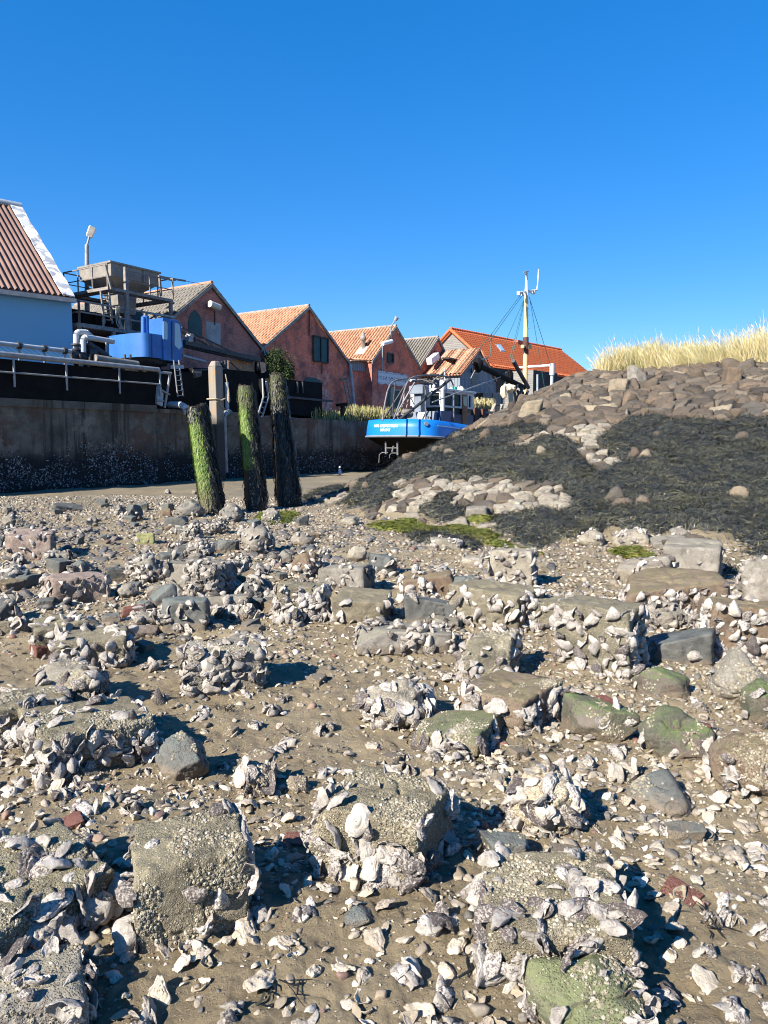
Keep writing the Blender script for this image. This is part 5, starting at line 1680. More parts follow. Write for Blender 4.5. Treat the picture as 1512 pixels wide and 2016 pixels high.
MB().lathe(at_v(941, 719, VD), [(0.1, -0.4), (0.3, -0.2), (0.3, 0.2), (0.1, 0.4)], 8).bar(at_v(930, 714, VD), at_v(941, 719, VD), 0.12, 6).build('derrick_block', MAT['black_steel'], boat)
MB().lathe(at_v(1003, 748, VD + 0.3), [(0.1, -0.5), (0.25, -0.2), (0.25, 0.4), (0.1, 0.6)], 8).build('derrick_block', MAT['black_steel'], boat)
MB().bar(at_v(1010, 710, VD), at_v(1040, 763, VM - 0.3), 0.13, 8).build('derrick_boom', MAT['dark_gear'], boat)
m = MB().bar(at_v(935, 729, VD), at_v(927, 745, VD), 0.03, 4).bar(at_v(851, 792, 18.0), at_v(985, 742, VD), 0.035, 4).bar(at_v(940, 722, VD), at_v(985, 800, VD), 0.025, 4).bar(at_v(930, 713, VD), at_v(965, 702, VM), 0.02, 4)
m.build('boom_guy', MAT['galvanised'], boat)
m = MB()
for i in range(9):
    a = at_v(1012 + i * 2.6, 770 + (i * 7) % 22, 18.4)
    m.bar(a, a + EU * 0.5 * (-1) ** i + EZ * 0.4, 0.09, 5)
m.build('windlass', MAT['dark_gear'], boat)
bc = thing('crate', 'bright blue plastic crate next to the foot of the yellow mast', 'crate', at_v(1044, 800, 18.2))
m = MB().hexa([at_v(x, y, v) for y, k in ((808, 0.6), (783, 0.0)) for x, v in ((1037.5 + k, 18.2), (1051 - k, 18.2), (1051 - k, 18.9), (1037.5 + k, 18.9))])
m.hexa([at_v(x, y, v) for y in (783, 779) for x, v in ((1036.5, 18.1), (1052, 18.1), (1052, 19.0), (1036.5, 19.0))])
m.build('box', MAT['blue_crate'], bc, bevel=0.02)

# ------------------------------------------------------------------ three old posts
def strands(P, D, L, Wd, mat_rows=4, curl=0.3, rg=rng, up=None, lift=0.02):
    """thin blades: base P, direction D, length L, width Wd -> quads"""
    n = len(P)
    t = np.linspace(0, 1, mat_rows + 1)
    side = np.cross(D, up if up is not None else rg.normal(size=(n, 3)))
    side /= np.linalg.norm(side, axis=1)[:, None] + 1e-9
    nrm = np.cross(side, D)
    wv = rg.normal(size=(n, 1, 1)) * curl
    ph = rg.uniform(0, 6.28, (n, 1, 1))
    tt = t[None, :, None]
    cen = P[:, None] + D[:, None] * (L[:, None, None] * tt) + side[:, None] * (np.sin(tt * 4 + ph) * wv * L[:, None, None] * 0.35) + nrm[:, None] * (np.sin(tt * 3.1 + ph) * L[:, None, None] * lift)
    wid = Wd[:, None, None] * (0.55 + 0.45 * np.sin(tt * math.pi * 0.9 + 0.35)) / 2
    A, B = cen + side[:, None] * wid, cen - side[:, None] * wid
    V = np.stack([A, B], 2).reshape(-1, 3)
    k = 2 * (mat_rows + 1)
    f = np.array([(2 * i, 2 * i + 1, 2 * i + 3, 2 * i + 2) for i in range(mat_rows)])
    F = (f[None] + (np.arange(n) * k)[:, None, None]).reshape(-1, 4)
    return V, F


def post(label, base, topp, wb, wt, seed, green, drytop, capweed):
    """base/top pixels, widths px; green = (t0, t1) band of green algae"""
    B = at_ground(*base)
    s = np.linalg.norm((B - CAM)) / F_PX * 0.985
    T_ = at_y(topp[0], topp[1], B[1] + 0.1)
    root = thing('weedy_post', label, 'post', B, 'three old timber posts standing on the foreshore')
    r = np.random.default_rng(seed)
    ax = T_ - B
    Lp = np.linalg.norm(ax)
    ax /= Lp
    e1 = np.array([1.0, 0, 0]); e1 -= ax * (e1 @ ax); e1 /= np.linalg.norm(e1)
    e2 = np.cross(ax, e1)
    n, m_ = 28, 46
    a = np.linspace(0, 2 * math.pi, n, endpoint=False)
    t = np.linspace(-0.06, 1, m_)
    A, Tt = np.meshgrid(a, t)
    rad = (wb + (wt - wb) * np.clip(Tt, 0, 1) ** 0.8) * s / 2
    sq = 1.0 / np.maximum(np.abs(np.cos(A - 0.5)) ** 6 + np.abs(np.sin(A - 0.5)) ** 6, 1e-3) ** (1 / 6) * 0.92
    q = np.stack([np.cos(A) * 1.6 + seed, np.sin(A) * 1.6, Tt * 4], -1)
    rad = rad * sq * (1 + 0.12 * fbm(q, 3, seed) + 0.07 * vnoise(np.stack([A * 5, Tt * 3, A * 0 + seed], -1), seed))
    tz = Tt * Lp + np.where(Tt > 0.97, 0.10 * vnoise(np.stack([np.cos(A) * 3, np.sin(A) * 3, A * 0 + seed], -1), 3), 0)
    P = B + ax * tz[..., None] + (e1 * np.cos(A)[..., None] + e2 * np.sin(A)[..., None]) * rad[..., None]
    P = P.reshape(-1, 3)
    idx = np.arange(n * m_).reshape(m_, n)
    F = np.stack([idx[:-1], np.roll(idx[:-1], -1, 1), np.roll(idx[1:], -1, 1), idx[1:]], -1).reshape(-1, 4)
    ctr = len(P)
    P = np.vstack([P, (B + ax * (Lp - 0.05))[None]])
    F = np.vstack([F, np.stack([idx[-1], np.roll(idx[-1], -1), np.full(n, ctr), np.full(n, ctr)], -1)])
    put('timber', P, F, MAT['wet_timber'], root)

    def cover(name, mat, num, tf, af, Lr, Wr, out=0.03):
        tt, aa = tf(num), af(num)
        rr = (wb + (wt - wb) * tt ** 0.8) * s / 2 * (0.95 / np.maximum(np.abs(np.cos(aa - 0.5)) ** 6 + np.abs(np.sin(aa - 0.5)) ** 6, 1e-3) ** (1 / 6)) * 1.04
        d = e1 * np.cos(aa)[:, None] + e2 * np.sin(aa)[:, None]
        Pb = B + ax * (tt * Lp)[:, None] + d * rr[:, None]
        D = -EZ * np.ones((num, 1)) - ax * 0.4 + d * r.uniform(0.0, 0.3 if out else 0.1, (num, 1)) + r.normal(0, 0.14 if out else 0.09, (num, 3))
        D /= np.linalg.norm(D, axis=1)[:, None]
        V, F2 = strands(Pb, D, r.uniform(*Lr, num), r.uniform(*Wr, num), 3, 0.4, r, d, 0.12)
        return tag(put(name, V, F2, MAT[mat], root), kind='stuff')
    # e1 points right, e2 = ax x e1 points away; viewer side is -e2 (angle -90 deg), left is 180 deg
    g0, g1, ga0, ga1 = green
    if g1 > g0:
        cover('green_algae', 'post_algae', 7000, lambda k: r.uniform(g0, g1, k), lambda k: r.uniform(ga0, ga1, k) + r.normal(0, 0.12, k), (0.06, 0.20), (0.004, 0.012), 0.0)
    cover('seaweed', 'post_wrack', 3200, lambda k: r.uniform(0.08, 0.97, k), lambda k: r.uniform(ga1 - 0.15, ga0 + 2 * math.pi, k), (0.08, 0.25), (0.016, 0.042), 0.05)
    if capweed: cover('seaweed', 'post_wrack', 900, lambda k: r.uniform(0.9, 1.0, k), lambda k: r.uniform(0, 6.28, k), (0.08, 0.22), (0.012, 0.03))
    nbp = 260
    tt, aa = r.uniform(0.02, 0.45, nbp) * r.uniform(0.4, 1, nbp), r.uniform(-1.9, 0.3, nbp)
    rr = (wb + (wt - wb) * tt ** 0.8) * s / 2 * (0.95 / np.maximum(np.abs(np.cos(aa - 0.5)) ** 6 + np.abs(np.sin(aa - 0.5)) ** 6, 1e-3) ** (1 / 6)) * 1.02
    d = e1 * np.cos(aa)[:, None] + e2 * np.sin(aa)[:, None]
    V, F2 = scatter(OY_TINY, B + ax * (tt * Lp)[:, None] + d * rr[:, None], frames(d + r.normal(0, 0.3, (nbp, 3)), r.uniform(0, 6.28, nbp)), r.uniform(0.02, 0.05, nbp), r)
    tag(put('barnacles', V, F2, MAT['oyster_grey'], root), kind='stuff')
    if drytop: cover('dry_weed', 'post_dry_weed', 1500, lambda k: r.uniform(drytop, 1.0, k), lambda k: r.uniform(-3.4, -0.4, k), (0.06, 0.2), (0.006, 0.018))
    return root


# ------------------------------------------------------------------ small bird
bp = at_ground(669, 936)
bird = thing('small_gull', 'small pale grey gull standing at the weedy edge of the dike', 'bird', bp)
V, F = blob(np.zeros(3), (0.16, 0.34, 0.19), 2, 0.08, 8)
c_, s_ = math.cos(1.0), math.sin(1.0)
V[:, 1] *= 1 - 0.25 * V[:, 1] / 0.17
V = np.stack([V[:, 0], V[:, 1] * c_ - V[:, 2] * s_, V[:, 1] * s_ + V[:, 2] * c_], 1)
C, F2 = cubesphere(6)
hd = C / np.linalg.norm(C, axis=1)[:, None] * 0.052 + np.array([0.0, 0.1, 0.2])
Vb = np.vstack([V, hd]) + bp + np.array([0, 0, 0.18])
put('body', Vb, np.vstack([F, F2 + len(V)]), MAT['feather_grey'], bird)
MB().bar(bp + [0, 0.14, 0.375], bp + [0, 0.21, 0.36], 0.014, 6, 0.004).build('beak', MAT['beak_yellow'], bird)
for dx in (-0.03, 0.03): MB().bar(bp + [dx, 0, -0.02], bp + [dx, -0.01, 0.1], 0.007, 5).build('leg', MAT['beak_yellow'], bird)

# ------------------------------------------------------------------ plants on the quay
def leaf_cloud(center, dims, n, size, rg):
    d = rg.normal(size=(n, 3))
    d /= np.linalg.norm(d, axis=1)[:, None]
    rr = rg.uniform(0.25, 1, n) ** 0.5 * (1 + 0.35 * fbm(d * 2 + 3, 2, 4))
    P = center + d * rr[:, None] * np.array(dims) / 2
    D = rg.normal(size=(n, 3)) + d * 0.7
    D /= np.linalg.norm(D, axis=1)[:, None]
    return strands(P, D, rg.uniform(*size, n), rg.uniform(size[0], size[1], n) * 0.5, 2, 0.3, rg)


bush = thing('bush', 'leafy green bush growing against the whitened red brick wall', 'bush', at_v(548, 745, 26.5) * [1, 1, 0] + EZ * 2.6)
Vs, Fs, o = [], [], 0
for px, py, d in ((548, 722, (1.7, 1.3, 1.7)), (540, 708, (1.1, 1.0, 1.3)), (560, 735, (1.3, 1.0, 1.1)), (545, 740, (1.8, 1.2, 1.0))):
    V, F = leaf_cloud(at_v(px, py, 26.8), d, 2200, (0.04, 0.11), rng)
    Vs.append(V); Fs.append(F + o); o += len(V)
put('foliage', np.vstack(Vs), np.vstack(Fs), MAT['leaf'], bush)
m = MB()
for dx in (-0.3, 0, 0.25): m.bar(W(*[float(x) for x in uv_of(at_v(548, 745, 26.8))], 2.6) + EU * dx * 0.3, at_v(548 + dx * 20, 720, 26.8), 0.04, 5, 0.015)
m.build('stem', MAT['wet_timber'], bush)


def grass(name, pts, hrange, wid, mat, lean, seed, rows=4, label=None):
    r = np.random.default_rng(seed)
    n = len(pts)
    D = EZ + r.normal(0, 0.16, (n, 3)) + np.array(lean)
    D /= np.linalg.norm(D, axis=1)[:, None]
    L = r.uniform(*hrange, n)
    V, F = strands(pts, D, L, np.full(n, wid) * r.uniform(0.6, 1.4, n), rows, 0.12, r, None, 0.06)
    return tag(put(name, V, F, MAT[mat]), label, 'grass', kind='stuff')


def quay_grass(x0, x1, n, ybase, hr, mat, seed, label):
    r = np.random.default_rng(seed)
    pts = []
    for i in range(n):
        px = r.uniform(x0, x1)
        v = VQ + 0.45 + r.uniform(0, 1.6)
        p = at_v(px, 850, v)
        pts.append([p[0], p[1], 2.55])
    pts = np.array(pts)
    return grass('quay_grass', pts, hr, 0.028, mat, (-0.1, 0, 0), seed, 4, label)


quay_grass(690, 800, 2600, 826, (0.3, 1.05), 'quay_grass', 31, 'straw coloured tall grass on the quay edge left of the boat stern')
quay_grass(615, 720, 1100, 826, (0.2, 0.75), 'quay_grass', 32, 'short greenish weeds on the quay edge below the brick warehouses')
r = np.random.default_rng(33)
pts = np.array([at_v(x, 806, VQ + 0.5 + r.uniform(0, 0.8)) * [1, 1, 0] + EZ * (zSP - 0.05) for x in r.uniform(925, 975, 700)])
grass('quay_grass', pts, (0.35, 0.95), 0.05, 'straw', (-0.1, 0, 0), 34, 4, 'strip of straw coloured grass above the rusty sheet piles')

# ------------------------------------------------------------------ rock shapes
def rock(dims, seed, kind='block', N=20, rough=1.0):
    r = np.random.default_rng(seed)
    C, F = cubesphere(N)
    dims = np.array(dims, float)
    d = C * dims / 2
    d /= np.linalg.norm(d, axis=1)[:, None]
    pl = []
    if kind in ('block', 'slab', 'wedge'):
        for ax in range(3):
            for s in (-1, 1):
                n = np.zeros(3); n[ax] = s
                n = n + r.normal(0, 0.055 if kind == 'block' else 0.14, 3)
                n /= np.linalg.norm(n)
                pl.append((n, dims[ax] / 2 * (1 + r.uniform(-0.07, 0.05))))
        for _ in range({'block': 5, 'slab': 5, 'wedge': 7}[kind]):
            s = r.choice([-1, 0, 1], 3)
            if np.abs(s).sum() < 2: s = r.choice([-1, 1], 3)
            n = s / dims + r.normal(0, 0.25, 3) / dims
            n /= np.linalg.norm(n)
            lo, hi = {'block': (0.84, 0.95), 'slab': (0.7, 0.9), 'wedge': (0.42, 0.75)}[kind]
            pl.append((n, (np.abs(n) * dims / 2).sum() * r.uniform(lo, hi)))
        p = 50 if kind == 'block' else 36
    else:
        k = 18
        i = np.arange(k) + 0.5
        ph, th = np.arccos(1 - 2 * i / k), math.pi * (1 + 5 ** 0.5) * i
        ns = np.stack([np.cos(th) * np.sin(ph), np.sin(th) * np.sin(ph), np.cos(ph)], -1) + r.normal(0, 0.22, (k, 3))
        for n in ns:
            n = n / np.linalg.norm(n)
            pl.append((n, np.sqrt(((n * dims / 2) ** 2).sum()) * r.uniform(0.74, 0.98)))
        p = {'boulder': 14, 'facet': 40, 'clump': 9}[kind]
    return planes_mesh(d, F, pl, p, dims, r, rough if kind != 'clump' else rough * 2.2)


def planes_mesh(d, F, pl, p, dims, r, rough=1.0):
    acc = np.zeros(len(d))
    for n, h in pl:
        acc += np.clip(d @ n / h, 0, None) ** p
    rad = acc ** (-1.0 / p)
    V = d * rad[:, None]
    s = float(np.mean(dims))
    o = r.uniform(0, 50, 3)
    nz = 0.020 * fbm(V / s * 2.2 + o, 3, 7) + 0.018 * fbm(V / s * 8 + o, 3, 9) - 0.05 * np.clip(0.10 - np.abs(fbm(V / s * 2.8 + o + 9, 2, 19)), 0, 0.10) / 0.10 * (fbm(V / s * 1.3 + o, 1, 29) > 0.1) + 0.008 * vnoise(V / s * 30 + o, 13)
    return V + d * (nz * s * rough)[:, None], F


def normals(V, F):
    n = np.cross(V[F[:, 2]] - V[F[:, 0]], V[F[:, 3]] - V[F[:, 1]])
    a = np.linalg.norm(n, axis=1)
    return n / (a[:, None] + 1e-12), a / 2


def shell(R, S, seed, cup=False, lump=1.0):
    r = np.random.default_rng(seed)
    rr = np.linspace(0, 1, R + 1)
    th = np.linspace(0, 2 * math.pi, S, endpoint=False)
    Rr, Th = np.meshgrid(rr, th, indexing='ij')
    a = r.uniform(0, 6.28, 6)
    out = 1 + 0.10 * np.sin(2 * Th + a[0]) + 0.09 * np.sin(3 * Th + a[1]) + 0.05 * np.sin(5 * Th + a[2]) + 0.04 * np.sin(8 * Th + a[3])
    x = Rr * out * np.cos(Th) * 0.5
    wy = r.uniform(0.26, 0.37)
    y = Rr * out * np.sin(Th) * wy * (1 - 0.38 * np.cos(Th)) + 0.12 * r.normal() * (x + 0.5) ** 2
    ridg = 0.02 * np.sin(Rr * 6.28 * r.uniform(2.2, 3.4) + a[4] + 0.6 * np.sin(2 * Th + a[5]))
    q = np.stack([x * 5 + seed, y * 5, x * 0 + seed * 3.1], -1)
    lumpn = 0.036 * lump * fbm(q, 3, seed)
    frill = (0.032 * np.sin(5 * Th + a[0]) + 0.02 * np.sin(11 * Th + a[2])) * Rr ** 3 * lump
    if cup:
        top = 0.20 * Rr ** 2 - 0.12 + ridg * 0.4 + 0.4 * lumpn + frill
        bot = top - 0.035 * (1 - 0.7 * Rr ** 2) - 0.01
    else:
        h = r.uniform(0.09, 0.17)
        kk = r.uniform(2.3, 3.4)
        ter = np.mod(Rr * kk + 0.10 * np.sin(3 * Th + a[3]) + 0.06 * np.sin(7 * Th + a[1]), 1.0)
        if seed % 5 in (0, 3): h, ter = h * 1.7, ter * 0.35
        top = h * (1 - Rr ** 2.0) + 0.034 * ter + 0.5 * ridg + lumpn + frill
        bot = -0.05 + 0.045 * Rr ** 2 + 0.5 * lumpn + frill * 0.95
    tilt = r.uniform(-0.2, 0.2)
    top, bot = top + tilt * x, bot + tilt * x
    V = np.concatenate([np.stack([x, y, top], -1).reshape(-1, 3), np.stack([x, y, bot], -1).reshape(-1, 3)])
    idx = np.arange((R + 1) * S).reshape(R + 1, S)
    nx = np.roll(idx, -1, 1)
    F = np.stack([idx[:-1], idx[1:], nx[1:], nx[:-1]], -1).reshape(-1, 4)
    o = (R + 1) * S
    rim = np.stack([idx[-1], idx[-1] + o, nx[-1] + o, nx[-1]], -1)
    return V, np.vstack([F, F[:, ::-1] + o, rim])


OY_HI = [shell(13, 30, 100 + i, i in (5, 8)) for i in range(10)]
OY_MID = [shell(5, 14, 200 + i, i in (2, 6)) for i in range(8)]
OY_LO = [shell(2, 7, 300 + i, i in (2, 4)) for i in range(6)]
PB_MID = [rock((1, r_[0], r_[1]), 400 + i, 'boulder' if i % 2 else 'slab', 4, 0.8) for i, r_ in enumerate(((0.8, 0.5), (0.7, 0.35), (0.9, 0.6), (0.6, 0.25), (0.75, 0.45), (0.55, 0.3)))]
PB_LO = [rock((1, r_[0], r_[1]), 500 + i, 'boulder', 2, 0.5) for i, r_ in enumerate(((0.8, 0.5), (0.7, 0.35), (0.6, 0.25), (0.9, 0.6)))]


def frames(Z, ang):
    """rotation matrices (n,3,3) with columns x, y, z; z given, x turned by ang"""
    Z = Z / np.linalg.norm(Z, axis=1)[:, None]
    ref = np.where(np.abs(Z[:, 2:3]) > 0.9, np.array([[1.0, 0, 0]]), np.array([[0, 0, 1.0]]))
    X = ref - Z * (Z * ref).sum(1)[:, None]
    X /= np.linalg.norm(X, axis=1)[:, None]
    Y = np.cross(Z, X)
    c, s = np.cos(ang)[:, None], np.sin(ang)[:, None]
    X2, Y2 = X * c + Y * s, -X * s + Y * c
    return np.stack([X2, Y2, Z], -1)


def scatter(variants, P, Rm, S, r):
    """merged copies of the variants; S (n,) or (n,3)"""
    S = S if S.ndim == 2 else np.repeat(S[:, None], 3, 1)
    which = r.integers(0, len(variants), len(P))
    Vs, Fs, o = [], [], 0
    for k, (V, F) in enumerate(variants):
        i = np.where(which == k)[0]
        if len(i) == 0: continue
        q = V[None] * S[i][:, None]
        q = np.einsum('nij,nvj->nvi', Rm[i], q) + P[i][:, None]
        Vs.append(q.reshape(-1, 3))
        Fs.append((F[None] + (np.arange(len(i)) * len(V))[:, None, None]).reshape(-1, 4) + o)
        o += len(i) * len(V)
    return np.vstack(Vs), np.vstack(Fs)


OY_TINY = [shell(1, 6, 600 + i, i == 2) for i in range(4)]
OY_MESH = [mesh_np('oyster', V, F, MAT['oyster']) for V, F in OY_HI]
OY_MESH_G = [mesh_np('oyster', V, F, MAT['oyster_grey']) for V, F in OY_HI]
LS_MESH = [mesh_np('oyster_shell', V, F, MAT['loose_shell']) for V, F in OY_HI]


post('leftmost old post, leaning, thick with bright green algae on its sunny side', (421, 1012), (388, 799), 42, 35, 3, (0.1, 0.97, -3.6, -1.05), 0, True)
post('middle old post, slim, green algae on its upper half and black weed below', (506, 1004), (484, 760), 40, 27, 5, (0.38, 0.98, -3.4, -1.3), 0.86, False)
post('rightmost and tallest old post, mostly black weed with dry weed at its top', (570, 996), (545, 738), 46, 24, 7, (0.0, 0.0, -3.0, -2.2), 0.78, False)



def rotz(V, a):
    c, s = math.cos(a), math.sin(a)
    return np.stack([V[:, 0] * c - V[:, 1] * s, V[:, 0] * s + V[:, 1] * c, V[:, 2]], 1)


BARN = {'block_stone': 0.15, 'green_block_stone': 0.05, 'brown_stone': -0.05, 'grey_stone': 0.1, 'green_stone': -0.25, 'beige_stone': 0.0, 'dark_stone': -0.4}
_th = np.linspace(0, 2 * math.pi, 7)[:-1]
BARNACLE = (np.vstack([np.stack([np.cos(_th) * q, np.sin(_th) * q, np.full(6, z)], -1) for q, z in ((1.0, -0.2), (0.85, 0.35), (0.5, 0.75), (0.3, 0.45))]),
            np.array([(i * 6 + k, i * 6 + (k + 1) % 6, (i + 1) * 6 + (k + 1) % 6, (i + 1) * 6 + k) for i in range(3) for k in range(6)]))
ROCKS = []                           # (centre xy, radius) footprints


def place_rock(cx, by, w, h, kind, mat, yaw, cov, topcov, name, cat, label, group=None, seed=0, grey=False, depth=None, tilt=0.0, indiv=None, clsize=None):
    if by > 2010:                    # foot below the frame
        pass
    d = ray(cx, by)
    t = (0.0 - CAM[2]) / d[2]
    B = CAM + d * t if by > 1250 else at_ground(cx, by)
    dd = math.hypot(B[0], B[1])
    s = ((B - CAM) @ FWD) / F_PX
    al = math.atan2(CAM[2] - 0.12, dd + 0.15)
    Wd = w * s
    D = Wd * (depth or 0.85)
    hh = max((h * s - D * 0.85 * math.sin(al)) / math.cos(al), 0.22 * min(Wd, D), 0.02)
    fw = np.array([B[0], B[1]]) / dd
    ctr = np.array([B[0] + fw[0] * D * 0.45, B[1] + fw[1] * D * 0.45, 0.0])
    ctr[2] = float(H(ctr[0], ctr[1]))
    sink = 0.30 * hh
    N = 44 if by > 1480 else 30 if by > 1200 else 20
    near = by > 1400
    V, F = rock((Wd * 0.98, D, hh + sink), seed + int(cx * 7 + by * 13), kind, N)
    if tilt:
        c, s_ = math.cos(tilt), math.sin(tilt)
        V = np.stack([V[:, 0] * c - V[:, 2] * s_, V[:, 1], V[:, 0] * s_ + V[:, 2] * c], 1)
    V = rotz(V, R_(yaw) - math.atan2(ctr[0], ctr[1]))
    V[:, 2] += (hh + sink) / 2 - sink
    o = link(name, mesh_np(name, V, F, MAT[mat]), None, ctr)
    tag(o, label, cat, group)
    ROCKS.append((ctr[0], ctr[1], 0.5 * max(Wd, D)))
    if by > 1330 and mat in BARN:
        rb = np.random.default_rng(seed + 5)
        n, a = normals(V, F)
        cen = V[F].mean(1)
        pw = np.clip(fbm(cen / Wd * 4.0 + cx, 3, 23) + BARN[mat], 0, 1.2) * a
        pw[(cen[:, 2] < 0.0) | (n[:, 2] < -0.3)] = 0
        nbn = int(min(a[pw > 0].sum() * 7500, 2200))
        if nbn > 10:
            fi = rb.choice(len(F), nbn, p=pw / pw.sum())
            w_ = rb.dirichlet((1, 1, 1, 1), nbn)
            P = (V[F[fi]] * w_[:, :, None]).sum(1)
            Z = n[fi] + rb.normal(0, 0.15, (nbn, 3))
            V2, F2 = scatter([BARNACLE], P, frames(Z, rb.uniform(0, 6.28, nbn)), rb.uniform(0.0028, 0.0070, nbn), rb)
            tag(link('barnacles', mesh_np('barnacles', V2, F2, MAT['barnacle'], True), o), kind='stuff')
    if cov > 0 or topcov > 0:
        r = np.random.default_rng(seed + int(cx + by))
        n, a = normals(V, F)
        cen = V[F].mean(1)
        zz = np.clip(cen[:, 2] / hh, 0, 1)
        patch = 0.25 + np.clip(fbm(cen / Wd * 3.0 + by, 2, 3) + 0.4, 0, 1.3)
        wside = np.where(n[:, 2] < 0.55, 1.0, 0.0) * (1.25 - 0.7 * zz)
        wgt = a * patch * (cov * wside + topcov * (n[:, 2] >= 0.55))
        wgt[(cen[:, 2] < -0.01) | (n[:, 2] < -0.6)] = 0
        area = (a * (cov * wside + topcov * (n[:, 2] >= 0.55)))[wgt > 0].sum()
        size0 = clsize or (0.076 if near else 0.08)
        cnt = int(min(area / (size0 ** 2 * 0.25), 320))
        if cnt < 2: return o
        fi = r.choice(len(F), cnt, p=wgt / wgt.sum())
        P = cen[fi] + r.normal(0, 0.008, (cnt, 3))
        Z = n[fi] + r.normal(0, 0.5, (cnt, 3))
        Z /= np.linalg.norm(Z, axis=1)[:, None]
        S = size0 * (0.8 if by > 1990 else 1.0) * np.clip(np.exp(r.normal(0, 0.28, cnt)), 0.5, 1.5)
        P = P + Z * (S * 0.05)[:, None]
        Rm = frames(Z, r.uniform(0, 6.28, cnt))
        S3 = S[:, None] * np.stack([np.ones(cnt), r.uniform(0.85, 1.2, cnt), r.uniform(0.9, 1.6, cnt)], 1) * [1.12, 1, 1]
        k = 0
        if near if indiv is None else indiv:
            view = ((CAM - ctr)[None] - P)
            view /= np.linalg.norm(view, axis=1)[:, None]
            order = np.argsort(-((n[fi] * view).sum(1)))
            k = min(cnt, 55)
            meshes = OY_MESH_G if grey else OY_MESH
            for j in order[:k]:
                c = bpy.data.objects.new('oyster', meshes[int(r.integers(0, len(meshes)))])
                COL.objects.link(c)
                c.parent = o
                M = Matrix.Identity(4)
                for a_ in range(3):
                    for b_ in range(3): M[a_][b_] = float(Rm[j, a_, b_] * S3[j, b_])
                    M[a_][3] = float(P[j, a_])
                c.matrix_basis = M
            rest = order[k:]
        else:
            rest = np.arange(cnt)
        if len(rest) > 1:
            var = OY_MID if by > 1130 else OY_LO
            V2, F2 = scatter(var, P[rest], Rm[rest], S3[rest], r)
            tag(link('oyster_crust', mesh_np('oyster_crust', V2, F2, MAT['oyster_grey' if grey else 'oyster']), o), kind='stuff')
    return o


